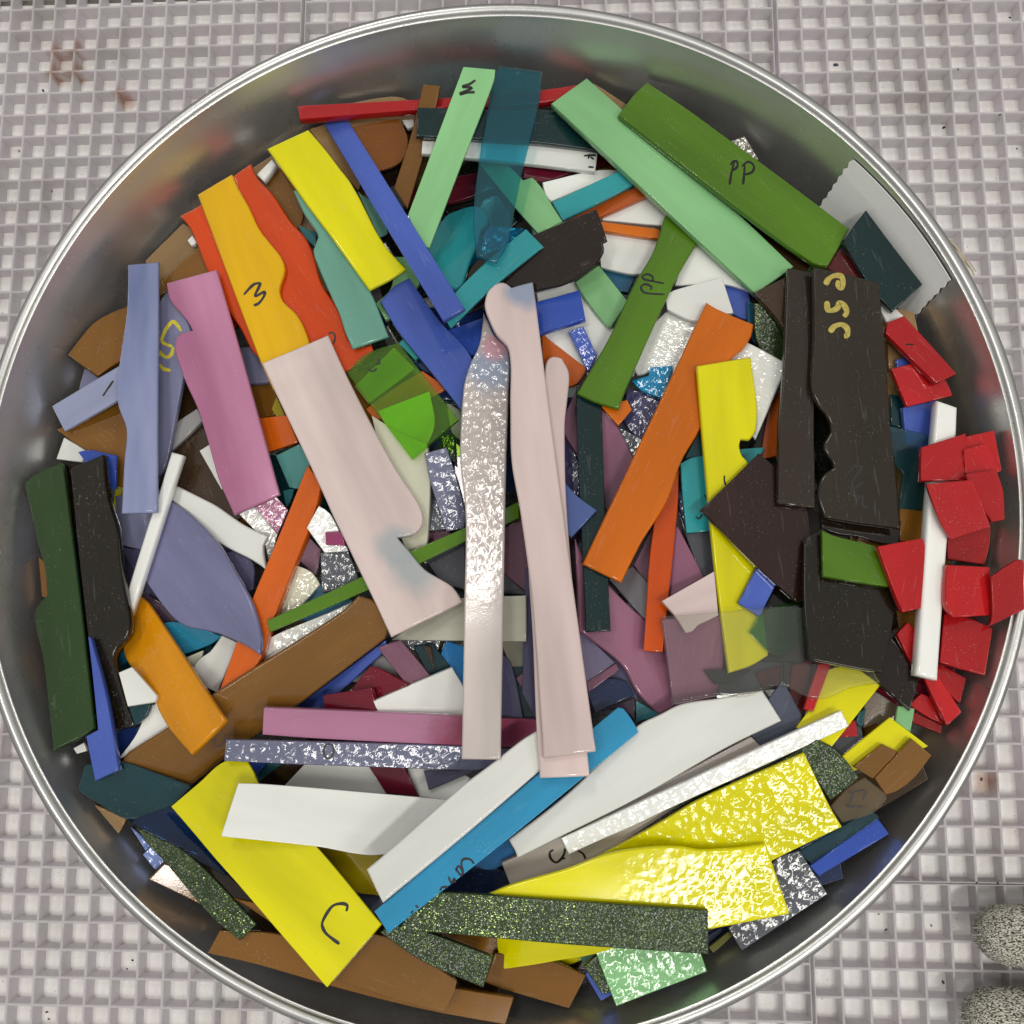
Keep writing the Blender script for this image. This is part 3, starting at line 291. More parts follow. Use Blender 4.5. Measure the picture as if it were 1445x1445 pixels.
# ---------------- glass pieces
PIECES=json.loads(r'''[["sheet","brown plate buried against the wall, first counterclockwise from the right side","brown",3.0,[162.65,2.31,100.14],[[-0.005,1.0,0.0],[-0.9931,-0.005,-0.1171],[-0.1171,-0.0006,0.9931]],[-3453,-1472,3153,-1472,3553,1472,-3253,1472],[],[],0.32],
["sheet","white plate buried against the wall, second counterclockwise from the right side","white",3.0,[155.81,35.85,98.13],[[-0.2151,0.9766,0.0],[-0.9734,-0.2144,-0.0812],[-0.0793,-0.0175,0.9967]],[-3203,-1632,2903,-1632,3303,1632,-3003,1632],[],[],0.32],
["sheet","dark brown plate buried against the wall, third counterclockwise from the right side","darkbrown",3.0,[147.25,59.09,95.98],[[-0.3636,0.9315,0.0],[-0.9294,-0.3628,-0.0683],[-0.0636,-0.0248,0.9977]],[-2957,-1646,2657,-1646,3057,1646,-2757,1646],[],[],0.32],
["sheet","mint plate buried against the wall, fourth counterclockwise from the right side","mint",3.0,[133.26,91.05,94.71],[[-0.5565,0.8309,0.0],[-0.8278,-0.5544,-0.0867],[-0.072,-0.0482,0.9962]],[-3008,-1327,2708,-1327,3108,1327,-2808,1327],[],[],0.32],
["sheet","light brown plate buried against the wall, fifth counterclockwise from the right side","brown2",3.0,[105.73,116.43,89.42],[[-0.7339,0.6793,0.0],[-0.6765,-0.7308,-0.0916],[-0.0622,-0.0672,0.9958]],[-2828,-1524,2528,-1524,2928,1524,-2628,1524],[],[],0.32],
["sheet","blue plate buried against the wall, sixth counterclockwise from the right side","blue",3.0,[79.3,132.17,88.69],[[-0.8524,0.5228,0.0],[-0.5221,-0.8513,-0.0516],[-0.027,-0.044,0.9987]],[-3064,-1769,2764,-1769,3164,1769,-2864,1769],[],[],0.32],
["sheet","brown plate buried against the wall, seventh counterclockwise from the right side","brown",3.0,[64.76,145.01,89.18],[[-0.9092,0.4164,0.0],[-0.4164,-0.9092,0.0054],[0.0022,0.0049,1.0]],[-3258,-1262,2958,-1262,3358,1262,-3058,1262],[],[],0.32],
["sheet","tan plate buried against the wall, eighth counterclockwise from the right side","tan",3.0,[33.63,153.59,84.68],[[-0.9748,0.2232,0.0],[-0.2231,-0.9745,-0.0232],[-0.0052,-0.0226,0.9997]],[-2924,-1213,2624,-1213,3024,1213,-2724,1213],[],[],0.32],
["sheet","green plate buried against the wall, first counterclockwise from the top","green",3.0,[5.32,154.84,80.46],[[-0.999,0.044,0.0],[-0.0438,-0.9942,-0.0978],[-0.0043,-0.0977,0.9952]],[-2876,-1301,2576,-1301,2976,1301,-2676,1301],[],[],0.32],
["sheet","red plate buried against the wall, second counterclockwise from the top","red",3.0,[-30.51,150.29,82.89],[[-0.9819,-0.1894,0.0],[0.1894,-0.9819,-0.0033],[0.0006,-0.0032,1.0]],[-3522,-1488,3222,-1488,3622,1488,-3322,1488],[],[],0.32],
["sheet","black plate buried against the wall, third counterclockwise from the top","black",3.0,[-54.13,145.49,79.75],[[-0.9406,-0.3397,0.0],[0.3363,-0.9312,-0.1405],[0.0477,-0.1322,0.9901]],[-3274,-1280,2974,-1280,3374,1280,-3074,1280],[],[],0.32],
["sheet","white plate buried against the wall, fourth counterclockwise from the top","white",3.0,[-85.32,126.15,76.78],[[-0.8338,-0.552,0.0],[0.548,-0.8277,-0.121],[0.0668,-0.1009,0.9927]],[-2623,-1405,2323,-1405,2723,1405,-2423,1405],[],[],0.32],
["sheet","red plate buried against the wall, fifth counterclockwise from the top","red",3.0,[-111.79,106.47,79.38],[[-0.6967,-0.7174,0.0],[0.7153,-0.6947,0.0755],[-0.0542,0.0526,0.9971]],[-2679,-1133,2379,-1133,2779,1133,-2479,1133],[],[],0.32],
["sheet","dark red plate buried against the wall, sixth counterclockwise from the top","reddark",3.0,[-128.3,87.99,80.23],[[-0.5735,-0.8192,0.0],[0.8152,-0.5707,-0.0989],[0.081,-0.0567,0.9951]],[-3232,-1222,2932,-1222,3332,1222,-3032,1222],[],[],0.32],
["sheet","light brown plate buried against the wall, seventh counterclockwise from the top","brown2",3.0,[-147.53,56.52,82.04],[[-0.3666,-0.9304,0.0],[0.929,-0.3661,-0.0546],[0.0508,-0.02,0.9985]],[-3477,-1024,3177,-1024,3577,1024,-3277,1024],[],[],0.32],
["sheet","yellow plate buried against the wall, eighth counterclockwise from the top","yellow",3.0,[-154.7,27.81,84.34],[[-0.1863,-0.9825,0.0],[0.9803,-0.1859,0.0661],[-0.065,0.0123,0.9978]],[-3392,-1122,3092,-1122,3492,1122,-3192,1122],[],[],0.32],
["sheet","slate plate buried against the wall, first counterclockwise from the left side","slate",3.0,[-154.91,5.74,82.91],[[-0.0467,-0.9989,0.0],[0.994,-0.0465,-0.0987],[0.0986,-0.0046,0.9951]],[-3184,-1429,2884,-1429,3284,1429,-2984,1429],[],[],0.32],
["sheet","blue plate buried against the wall, second counterclockwise from the left side","blue",3.0,[-154.67,-33.23,89.04],[[0.2008,-0.9796,0.0],[0.977,0.2002,0.073],[-0.0715,-0.0147,0.9973]],[-2742,-1255,2442,-1255,2842,1255,-2542,1255],[],[],0.32],
["sheet","mint plate buried against the wall, third counterclockwise from the left side","mint",3.0,[-145.68,-57.96,86.13],[[0.3607,-0.9327,0.0],[0.9319,0.3605,-0.0395],[0.0368,0.0142,0.9992]],[-3401,-1352,3101,-1352,3501,1352,-3201,1352],[],[],0.32],
["sheet","brown plate buried against the wall, fourth counterclockwise from the left side","brown",3.0,[-132.75,-88.9,90.76],[[0.5486,-0.8361,0.0],[0.835,0.5479,-0.0495],[0.0414,0.0271,0.9988]],[-3478,-1282,3178,-1282,3578,1282,-3278,1282],[],[],0.32],
["sheet","white plate buried against the wall, fifth counterclockwise from the left side","white",3.0,[-110.87,-108.34,92.47],[[0.6919,-0.722,0.0],[0.7214,0.6914,0.0387],[-0.028,-0.0268,0.9992]],[-2768,-1748,2468,-1748,2868,1748,-2568,1748],[],[],0.32],
["sheet","light brown plate buried against the wall, sixth counterclockwise from the left side","brown2",3.0,[-83.04,-132.31,94.79],[[0.8419,-0.5397,0.0],[0.5371,0.8378,-0.0983],[0.053,0.0827,0.9952]],[-3190,-1886,2890,-1886,3290,1886,-2990,1886],[],[],0.32],
["sheet","umber plate buried against the wall, seventh counterclockwise from the left side","umber",3.0,[-61.16,-149.1,99.42],[[0.9216,-0.3881,0.0],[0.3878,0.921,-0.0373],[0.0145,0.0344,0.9993]],[-2759,-1509,2459,-1509,2859,1509,-2559,1509],[],[],0.32],
["sheet","brown plate buried against the wall, eighth counterclockwise from the left side","brown",3.0,[-35.32,-157.42,102.78],[[0.9737,-0.228,0.0],[0.2278,0.9728,-0.0422],[0.0096,0.0411,0.9991]],[-2825,-1644,2525,-1644,2925,1644,-2625,1644],[],[],0.32],
["sheet","dark teal plate buried against the wall, first counterclockwise from the bottom","tealdark",3.0,[2.18,-156.17,102.34],[[1.0,0.0044,0.0],[-0.0044,0.9991,0.043],[0.0002,-0.043,0.9991]],[-2620,-2046,2320,-2046,2720,2046,-2420,2046],[],[],0.32],
["sheet","lilac plate buried against the wall, second counterclockwise from the bottom","lilac",3.0,[37.62,-158.47,102.39],[[0.975,0.222,0.0],[-0.2213,0.9719,-0.0807],[-0.0179,0.0787,0.9967]],[-3091,-1511,2791,-1511,3191,1511,-2891,1511],[],[],0.32],
["sheet","blue plate buried against the wall, third counterclockwise from the bottom","blue",3.0,[61.18,-151.92,103.51],[[0.931,0.3651,0.0],[-0.3624,0.9243,-0.1197],[-0.0437,0.1114,0.9928]],[-3242,-1509,2942,-1509,3342,1509,-3042,1509],[],[],0.32],
["sheet","dark green plate buried against the wall, fourth counterclockwise from the bottom","darkgreen",3.0,[86.27,-134.25,106.45],[[0.8463,0.5327,0.0],[-0.5311,0.8439,-0.0761],[-0.0406,0.0644,0.9971]],[-3414,-2004,3114,-2004,3514,2004,-3214,2004],[],[],0.32],
["sheet","periwinkle plate buried against the wall, fifth counterclockwise from the bottom","periw",3.0,[115.52,-115.95,107.16],[[0.7148,0.6993,0.0],[-0.6981,0.7136,-0.058],[-0.0406,0.0415,0.9983]],[-3245,-1590,2945,-1590,3345,1590,-3045,1590],[],[],0.32],
["sheet","brown plate buried against the wall, sixth counterclockwise from the bottom","brown",3.0,[135.68,-80.73,104.71],[[0.5194,0.8545,0.0],[-0.854,0.5191,-0.0358],[-0.0306,0.0186,0.9994]],[-3277,-2069,2977,-2069,3377,2069,-3077,2069],[],[],0.32],
["sheet","tan plate buried against the wall, seventh counterclockwise from the bottom","tan",3.0,[149.27,-52.21,107.66],[[0.3391,0.9407,0.0],[-0.9406,0.339,0.019],[0.0179,-0.0064,0.9998]],[-3427,-2089,3127,-2089,3527,2089,-3227,2089],[],[],0.32],
["sheet","white plate buried against the wall, eighth counterclockwise from the bottom","white",3.0,[156.82,-26.92,101.39],[[0.1785,0.9839,0.0],[-0.9816,0.178,-0.0694],[-0.0683,0.0124,0.9976]],[-3522,-1843,3222,-1843,3622,1843,-3322,1843],[],[],0.32],
["strip","dark brown strip buried under the pink strip on the left","darkbrown",3.0,[-134.97,47.71,88.26],[[0.8492,0.5274,-0.0261],[-0.5263,0.8494,0.0381],[0.0423,-0.0186,0.9989]],[-3092,155,-3310,-1525,-1770,-1587,-221,-1620,1351,-1656,2911,-1725,3084,-174,3277,1402,1745,1518,213,1630,-1338,1726,-2850,1856],[],[],0.32],
["strip","brown strip buried under the orange and amber pieces at upper left","brown",3.0,[-122.92,111.77,95.72],[[0.6796,0.7331,-0.0252],[-0.6835,0.6453,0.3412],[0.2664,-0.2147,0.9397]],[-2695,73,-2787,-1312,-976,-1378,847,-1429,2702,-1501,2693,-53,2713,1378,932,1385,-835,1410,-2594,1428],[],[],0.32],
["strip","dark brown strip buried under the long blue strip at top","darkbrown",3.0,[-40.71,154.25,90.28],[[0.9763,0.2162,0.0064],[-0.2126,0.954,0.2114],[0.0396,-0.2078,0.9774]],[-2767,-68,-2653,-1668,-839,-1680,1038,-1675,2834,-1669,2754,90,2674,1811,827,1718,-1012,1612,-2856,1528],[],[],0.32],
["strip","white strip buried beside the green pieces at top centre right","white",3.0,[50.44,123.32,91.88],[[0.9985,-0.0177,0.0521],[0.0152,0.9987,0.0484],[-0.0529,-0.0475,0.9975]],[-3464,-180,-3124,-1768,-1739,-1665,-325,-1583,1086,-1501,2457,-1409,3816,-1312,3361,416,2928,2158,1269,1996,-406,1802,-2076,1619,-3783,1427],[],[],0.32],
["strip","dark brown strip buried under the black plates at upper right","darkbrown",3.0,[132.02,71.6,101.74],[[0.9508,-0.2802,0.1323],[0.2695,0.9584,0.0937],[-0.153,-0.0534,0.9868]],[-3052,344,-2792,-1047,-2544,-2403,-1058,-2218,399,-2028,1836,-1836,3252,-1660,3036,-341,2779,1008,2537,2338,1106,2185,-356,2050,-1819,1887,-3325,1722],[],[],0.32],
["strip","black green strip buried under the dark square at right","blackgreen",3.0,[133.68,21.85,101.39],[[0.9859,-0.1292,0.1064],[0.1357,0.9892,-0.056],[-0.098,0.0696,0.9928]],[-3249,-274,-2932,-2157,-1420,-2084,78,-1978,1564,-1889,3019,-1806,2859,-476,2673,870,2501,2242,1007,2085,-503,1947,-2023,1833,-3574,1687],[],[],0.32],
["strip","maroon strip buried under the red shards at lower right","maroon",3.0,[158.03,-59.92,113.95],[[0.8421,0.5393,0.0001],[-0.5355,0.8361,-0.1194],[-0.0645,0.1005,0.9928]],[-1447,1303,-2048,213,-2640,-853,-1259,-1576,72,-2263,1026,-1446,2007,-624,2988,228,1726,944,421,1680,-848,2395],[],[],0.32],
["strip","slate strip buried under the long orange piece right of centre","slate",3.0,[70.79,26.87,95.69],[[0.972,0.2307,0.0456],[-0.2278,0.9718,-0.0601],[-0.0582,0.048,0.9972]],[-3236,590,-3836,-1280,-2354,-1580,-873,-1886,623,-2163,2055,-2478,2521,-1177,2973,127,3441,1489,1950,1711,444,1970,-1093,2201,-2616,2476],[],[],0.32],
["strip","navy strip buried under the pink strips in the centre","navy",3.0,[3.09,26.56,92.1],[[0.9988,0.0056,0.0479],[-0.0033,0.9988,-0.0481],[-0.0481,0.0479,0.9977]],[-3113,587,-2988,-876,-2870,-2296,-1287,-2257,262,-2198,1796,-2150,3327,-2119,3483,-176,3671,1817,2310,1841,930,1891,-453,1929,-1818,1978,-3251,2029],[],[],0.32],
["strip","dark blue strip buried under the blue pieces above the centre","bluedark",3.0,[-18.24,66.39,91.01],[[0.9863,-0.1522,0.0628],[0.1582,0.982,-0.1034],[-0.0459,0.1119,0.9927]],[-3452,-435,-2852,-2508,-1252,-2369,369,-2238,1936,-2141,3496,-2004,3454,77,3416,2209,1975,2077,479,2004,-1013,1885,-2520,1781,-4035,1662],[],[],0.32],
["strip","dark teal strip buried left of the pale pink plate","tealdark",3.0,[-78.73,-2.74,90.15],[[0.7662,-0.6399,0.0598],[0.6418,0.7667,-0.0189],[-0.0338,0.0529,0.998]],[-2209,-922,-1192,-2448,168,-1829,1553,-1244,2897,-628,2025,468,1190,1580,291,2702,-1474,1687,-3249,635],[],[],0.32],
["strip","dark teal strip buried under the golden piece at left","tealdark",3.0,[-133.65,-67.6,95.07],[[0.999,0.0427,-0.0133],[-0.044,0.9916,-0.122],[0.008,0.1224,0.9924]],[-2620,-285,-2338,-2130,-1020,-1973,255,-1793,1555,-1628,2850,-1484,2629,257,2408,1994,1067,1904,-255,1807,-1599,1703,-2929,1628],[],[],0.32],
["strip","grey cream strip buried between maroon chips and plum piece","greycream",3.0,[-33.99,-74.81,96.19],[[0.9915,0.1257,0.0332],[-0.1232,0.99,-0.0692],[-0.0415,0.0645,0.9971]],[-3930,-82,-3771,-1810,-2448,-1763,-1152,-1759,141,-1688,1435,-1668,2715,-1638,3998,-1610,3907,91,3821,1784,2515,1737,1213,1744,-116,1696,-1444,1669,-2781,1675,-4104,1623],[],[],0.32],
["strip","slate strip buried beside the clear sheet below centre right","slate",3.0,[79.45,-69.25,103.05],[[0.9816,-0.1553,0.1112],[0.1616,0.9856,-0.0497],[-0.1019,0.0667,0.9926]],[-3471,603,-3356,-779,-3257,-2150,-1875,-2072,-516,-2004,816,-1936,2152,-1881,3460,-1799,3404,-565,3337,699,3303,1960,1962,1967,602,1969,-789,1983,-2176,1998,-3596,2006],[],[],0.32],
["strip","dark brown strip buried under the tan glass at lower right","darkbrown",3.0,[136.3,-107.4,116.5],[[0.7045,0.6619,0.2563],[-0.6412,0.7483,-0.17],[-0.3043,-0.0446,0.9515]],[-1971,400,-2454,-834,-942,-1026,531,-1251,1986,-1440,2843,439,1447,832,24,1235,-1464,1646],[],[],0.32],
["strip","navy strip buried under the blue and white bars near the bottom","navy",3.0,[-1.05,-129.68,105.11],[[0.9864,0.1616,-0.0282],[-0.1641,0.9719,-0.1688],[0.0002,0.1711,0.9853]],[-3140,471,-3025,-766,-2901,-1957,-1589,-1846,-261,-1760,1035,-1658,2328,-1538,3671,-1442,3542,128,3409,1737,2065,1738,728,1725,-617,1736,-1963,1721,-3283,1714],[],[],0.32],
["strip","dark blue strip buried under the marked yellow piece at lower left","bluedark",3.0,[-74.3,-115.18,99.97],[[0.9953,-0.0908,0.0345],[0.0957,0.9766,-0.1925],[-0.0162,0.1948,0.9807]],[-3754,-387,-3230,-2082,-1780,-1976,-288,-1868,1148,-1766,2591,-1664,4029,-1556,3786,114,3518,1857,2246,1763,943,1692,-353,1606,-1629,1512,-2953,1418,-4273,1338],[],[],0.32],
["strip","dark brown strip buried along the lower left wall","darkbrown",3.0,[-119.99,-126.32,108.91],[[0.636,-0.7716,-0.008],[0.7409,0.6136,-0.273],[0.2155,0.1677,0.962]],[-3106,-437,-1782,-892,-483,-1358,747,-1009,1930,-672,3150,-318,4353,29,2891,513,1431,1024,-97,1535,-1548,1046,-3011,516,-4477,21],[],[],0.32],
["strip","brown strip buried beside the thin white rod at left","brown",3.0,[-118.92,6.96,92.61],[[0.4992,-0.8663,0.0184],[0.866,0.4995,0.0225],[-0.0286,0.0047,0.9996]],[-2218,-1158,-603,-1321,971,-1455,2519,-1612,2812,-222,3107,1158,1616,1251,89,1353,-1454,1444,-3012,1564,-3827,-1001],[],[],0.32],
["strip","tan strip buried under the yellow strip near the top left wall","tan",3.0,[-82.12,139.43,95.32],[[0.9747,-0.1126,-0.1933],[0.159,0.9565,0.2448],[0.1573,-0.2693,0.9501]],[-1582,-1238,-146,-2514,1262,-1505,2700,-503,1733,502,793,1478,-140,2482,-1593,1269,-3029,30],[],[],0.32],
["strip","black strip buried below the turquoise lobe at top centre","black",3.0,[-24.56,114.44,88.89],[[0.9673,0.2532,-0.0138],[-0.2536,0.9656,-0.0572],[-0.0012,0.0588,0.9983]],[-2826,171,-3007,-2000,-1607,-2065,-198,-2112,1231,-2174,2634,-2233,2832,-227,3030,1835,1606,1992,188,2134,-1233,2268,-2650,2411],[],[],0.32],
["strip","dark brown strip buried under the marked green strip at top right","darkbrown",3.0,[98.67,120.9,100.93],[[0.707,-0.6987,0.1093],[0.704,0.7101,-0.0143],[-0.0676,0.087,0.9939]],[-3533,-1732,-1854,-1579,-232,-1445,1381,-1331,2962,-1230,4507,-1087,3680,1550,2348,1450,973,1336,-426,1189,-1809,1076,-3278,971,-4719,833],[],[],0.32],
["strip","tan strip buried under the red shards at upper right","tan",3.0,[157.26,51.5,108.01],[[0.389,-0.9212,-0.0102],[0.9162,0.3857,0.1092],[-0.0967,-0.0518,0.994]],[-2183,-913,-924,-1348,304,-1772,1523,-2176,2495,-708,3472,734,2210,1034,957,1325,-312,1639,-1605,1945,-2512,736,-3425,-497],[],[],0.32],
["strip","brown strip buried under the white rod at right","brown",3.0,[161.0,-4.82,109.36],[[-0.1711,-0.9806,0.0959],[0.9833,-0.1761,-0.0453],[0.0613,0.0866,0.9944]],[-375,-1895,1017,-1762,2412,-1630,2252,124,2051,1870,733,1845,-577,1848,-1941,1847,-1899,556,-1860,-762,-1813,-2041],[],[],0.32],
["strip","black strip buried under the clear sheet at right","black",3.0,[116.33,-44.89,110.21],[[0.9644,-0.178,0.1957],[0.1937,0.979,-0.0639],[-0.1802,0.0995,0.9786]],[-2839,410,-2538,-943,-2229,-2289,-909,-2109,369,-1940,1627,-1773,2870,-1600,2717,-380,2588,870,2417,2119,1075,2023,-313,1952,-1699,1876,-3136,1784],[],[],0.32],
["strip","dark plum strip buried under the orange end right of centre","plumdark",3.0,[55.21,-13.6,98.74],[[0.9513,-0.3046,0.0473],[0.3037,0.9524,0.0261],[-0.053,-0.0104,0.9985]],[-3416,72,-2851,-1461,-2264,-2980,-784,-2651,652,-2362,2102,-2053,3532,-1740,3321,-335,3073,1071,2871,2507,1514,2316,138,2177,-1227,1996,-2635,1804,-4024,1640],[],[],0.32],
["strip","slate strip buried under the pink strips below the centre","slate",3.0,[-2.0,-19.84,97.35],[[0.9775,-0.1831,0.1046],[0.1809,0.983,0.0299],[-0.1083,-0.0103,0.9941]],[-3134,579,-2948,-897,-2763,-2335,-1251,-2243,194,-2093,1654,-1961,3084,-1856,3045,-514,2990,811,2941,2165,1408,2144,-162,2095,-1725,2074,-3334,2032],[],[],0.32],
["strip","brown strip buried under the pale pink plate at left of centre","brown",3.0,[-68.85,41.0,93.32],[[0.7871,-0.6124,0.0743],[0.6106,0.7905,0.0476],[-0.0879,0.008,0.9961]],[-1947,-1767,-405,-2442,1085,-3105,1930,-1735,2798,-349,3640,1021,2043,1735,384,2454,-1286,3174,-1993,1757,-2755,351,-3493,-1095],[],[],0.32],
["strip","dark lilac strip buried under the lilac half lens at left","lilacdark",3.0,[-126.37,-27.91,96.35],[[0.9957,-0.0926,0.009],[0.0927,0.9956,-0.0144],[-0.0077,0.0151,0.9999]],[-2895,-830,-2137,-2660,-753,-2322,609,-1967,1985,-1619,3350,-1276,2787,16,2189,1344,1590,2692,293,2267,-1029,1871,-2334,1449,-3656,1035],[],[],0.32],
["strip","slate strip buried under the brown diagonal strip","slate",3.0,[-69.36,-49.43,99.4],[[0.9942,0.1029,-0.0324],[-0.1037,0.9943,-0.0243],[0.0297,0.0275,0.9992]],[-3402,-94,-3338,-1941,-1965,-1905,-604,-1870,787,-1867,2147,-1813,3529,-1789,3398,73,3259,1964,1912,1911,575,1894,-760,1851,-2105,1805,-3433,1781],[],[],0.32],
["strip","dark lilac strip buried beneath both pink strip ends","lilacdark",3.0,[29.32,-63.17,103.34],[[0.994,0.091,0.0601],[-0.0912,0.9958,0.0011],[-0.0597,-0.0066,0.9982]],[-2849,789,-2868,-593,-2901,-1960,-1510,-2016,-129,-2057,1248,-2102,2625,-2139,2761,-805,2937,553,3063,1929,1620,1999,146,2054,-1323,2147,-2822,2201],[],[],0.32],
["strip","slate blue strip buried under the yellow plates at lower right","slate",3.0,[113.67,-90.26,114.78],[[0.9621,0.1389,0.2347],[-0.1245,0.9893,-0.0755],[-0.2426,0.0434,0.9691]],[-2524,13,-2531,-1679,-1230,-1656,32,-1688,1306,-1686,2539,-1670,2483,-38,2428,1645,1231,1632,13,1683,-1249,1709,-2498,1735],[],[],0.32],
["strip","navy strip buried under the hammered glass at lower right","navy",3.0,[100.86,-136.45,115.52],[[0.8649,0.47,0.1762],[-0.451,0.8817,-0.1385],[-0.2204,0.0403,0.9746]],[-2830,391,-3309,-1008,-1872,-1167,-471,-1346,947,-1484,2316,-1658,2777,-419,3247,858,1897,1110,514,1329,-895,1574,-2323,1821],[],[],0.32],
["strip","dark brown strip buried under the sparkling green strip at bottom","darkbrown",3.0,[7.86,-158.8,110.55],[[0.9987,-0.017,-0.0481],[0.0182,0.9995,0.0253],[0.0477,-0.0261,0.9985]],[-4184,-24,-4133,-1661,-2833,-1690,-1505,-1702,-194,-1692,1118,-1721,2424,-1733,3732,-1749,3728,-574,3715,591,3706,1787,2384,1759,1067,1732,-256,1708,-1604,1681,-2921,1661,-4241,1626],[],[],0.32],
["strip","navy strip buried under the olive yellow patch at lower left","navy",3.0,[-56.8,-144.94,112.06],[[0.982,0.084,0.1689],[-0.0819,0.9965,-0.0193],[-0.1699,0.0051,0.9854]],[-3023,-64,-2788,-1721,-1341,-1688,94,-1656,1493,-1624,2876,-1587,2971,37,3086,1661,1551,1670,-33,1665,-1639,1650,-3247,1658],[],[],0.32],
["sheet","tan plate against the wall left of the orange red piece","tan",3.0,[-132.63,100.64,101.25],[[0.647,0.7622,-0.0213],[-0.7422,0.6359,0.2113],[0.1746,-0.1209,0.9772]],[-1635,75,-1371,9,-1106,-58,-839,-118,-617,-163,-395,-207,-172,-250,52,-292,276,-334,500,-375,724,-417,949,-459,1174,-502,1764,209,1481,1406,-784,1476],[],[],0.32],
["sheet","brown plate with curved top left of the orange red piece","brown",3.0,[-130.29,98.0,104.18],[[0.7889,0.6117,-0.0591],[-0.6023,0.7886,0.1236],[0.1222,-0.0619,0.9906]],[-1160,-219,-948,-265,-735,-316,-523,-369,-311,-421,-97,-469,117,-510,334,-540,553,-558,761,-518,963,-418,1165,-318,1086,578,834,575,583,574,331,567,81,547,-150,512,-379,467,-607,417,-835,365,-1063,316],[],[],0.32],
["sheet","black plate behind the transparent teal strip at top","black",3.0,[-13.4,128.54,91.95],[[0.7379,-0.6748,0.0123],[0.6729,0.737,0.0644],[-0.0526,-0.0393,0.9978]],[-1987,0,-1748,-81,-1511,-173,-1275,-270,-1039,-364,-803,-449,-564,-518,-323,-566,-78,-585,167,-575,408,-542,645,-490,881,-425,1114,-350,1346,-271,1578,-193,1810,-118,2043,-54,2113,2151,-506,2641,-2271,1232],[],[],0.32],
["shard","tan chip on the wall below the dark teal lens","tan",3.0,[-140.7,-122.91,120.38],[[0.7844,-0.6159,-0.073],[0.6149,0.7877,-0.0379],[0.0808,-0.0152,0.9966]],[509,-277,382,308,-892,-30],[],[],0.32],
["sheet","umber plate right of the thin white rod","umber",3.0,[-111.81,14.77,97.88],[[0.4764,-0.8735,0.1003],[0.8759,0.4814,0.0317],[-0.076,0.0728,0.9945]],[-172,-2211,1058,-1397,2303,-617,2174,178,1955,197,1735,218,1514,241,1293,265,1072,288,849,311,626,333,403,352,178,368,-48,380,-276,387,-504,388,-736,379,-969,359,-1203,329,-1437,292,-1671,252,-1907,211,-2143,171,-2380,136,-1714,-1809],[],[],0.32],
["sheet","black brown plate below the amber brown plate at top","blackbrown",3.0,[-42.87,141.35,92.27],[[0.4851,-0.8717,-0.0699],[0.8744,0.4828,0.0474],[-0.0075,-0.0841,0.9964]],[1086,-621,984,575,-930,699,-1140,-653],[],[],0.32],
["sheet","white plate under the blue bar above the centre","white",3.0,[42.11,67.94,93.87],[[0.7134,-0.6947,0.0925],[0.7004,0.7111,-0.0613],[-0.0232,0.1085,0.9938]],[-3194,-139,-3006,-292,-2821,-449,-2637,-606,-2451,-758,-2261,-899,-2065,-1024,-1861,-1128,-1646,-1207,-1417,-1252,-1186,-1263,-956,-1247,-725,-1214,-494,-1174,-263,-1135,-32,-1107,197,-1098,426,-1118,664,-1179,893,-1273,1115,-1389,1334,-1516,1552,-1643,1772,-1758,1820,-1539,1878,-1321,1941,-1104,2006,-886,2068,-668,2123,-449,2167,-229,2195,-7,2204,217,2188,444,2135,659,2038,862,1910,1056,1762,1244,1605,1431,1452,1619,1314,1813,1134,1697,958,1567,784,1430,609,1297,430,1175,243,1073,44,1000,-169,965,-399,966,-629,993,-859,1042,-1090,1108,-1321,1186,-1552,1273,-1785,1362,-2018,1451,-2252,1533,-2487,1605,-3386,4],[],[],0.32],
["strip","brown strip on the lower left wall beside speckled green","brown",5,[-112.03,-147.1,119.77],[[0.7364,-0.6308,-0.2445],[0.6194,0.774,-0.1313],[0.2721,-0.0548,0.9607]],[-1114,-467,-932,-430,-750,-394,-567,-357,-385,-320,-201,-283,-18,-246,166,-211,351,-176,536,-143,722,-110,909,-80,1143,-72,1380,-83,1198,-25,1016,38,836,103,656,169,475,234,294,295,112,351,-72,401,-257,441,-444,470,-648,458,-844,394,-1037,310,-1230,236,-1296,-502],[],[],0.32],
["sheet","tan plate between the upper yellow strip and long blue strip","tan",3.0,[-66.71,152.16,99.33],[[0.526,-0.8009,-0.2863],[0.8064,0.5766,-0.1315],[0.2704,-0.1617,0.9491]],[-1439,-543,-1222,-526,-1005,-509,-787,-492,-569,-475,-351,-457,-133,-437,85,-416,304,-392,509,-365,714,-334,919,-299,1124,-263,1329,-227,1535,-192,1390,-12,1251,182,1098,348,913,444,701,484,489,509,276,523,62,528,-152,525,-365,517,-579,506,-792,495,-1005,484,-1217,478,-1429,477,-1655,-561],[],[],0.32],
["sheet","umber plate between speckled green strip and yellow piece","umber",3.0,[-93.85,-153.74,111.76],[[0.7877,-0.6158,0.0152],[0.616,0.7876,-0.0153],[-0.0026,0.0214,0.9998]],[-2513,-3,-2315,-46,-2117,-89,-1920,-131,-1723,-172,-1526,-210,-1327,-243,-1128,-271,-926,-297,-724,-325,-522,-355,-320,-383,-118,-409,84,-432,286,-448,488,-458,690,-458,891,-449,1093,-428,1279,-394,1461,-344,1641,-283,1818,-212,1993,-133,2168,-51,2341,33,2515,117,2690,196,2865,270,2541,284,2217,302,1891,323,1565,344,1238,365,910,386,581,404,251,419,-80,429,-413,435,-747,433,-1082,424,-1287,406,-1492,372,-1695,326,-1898,271,-2101,210,-2304,149,-2507,90,-2711,37],[],[],0.32],
["shard","tiny white chip left of the orange red piece","white",3.0,[-128.12,111.9,105.32],[[0.369,-0.9283,-0.0451],[0.9293,0.3693,0.0009],[0.0159,-0.0423,0.999]],[199,-88,135,162,-229,98,-105,-173],[],[],0.32],
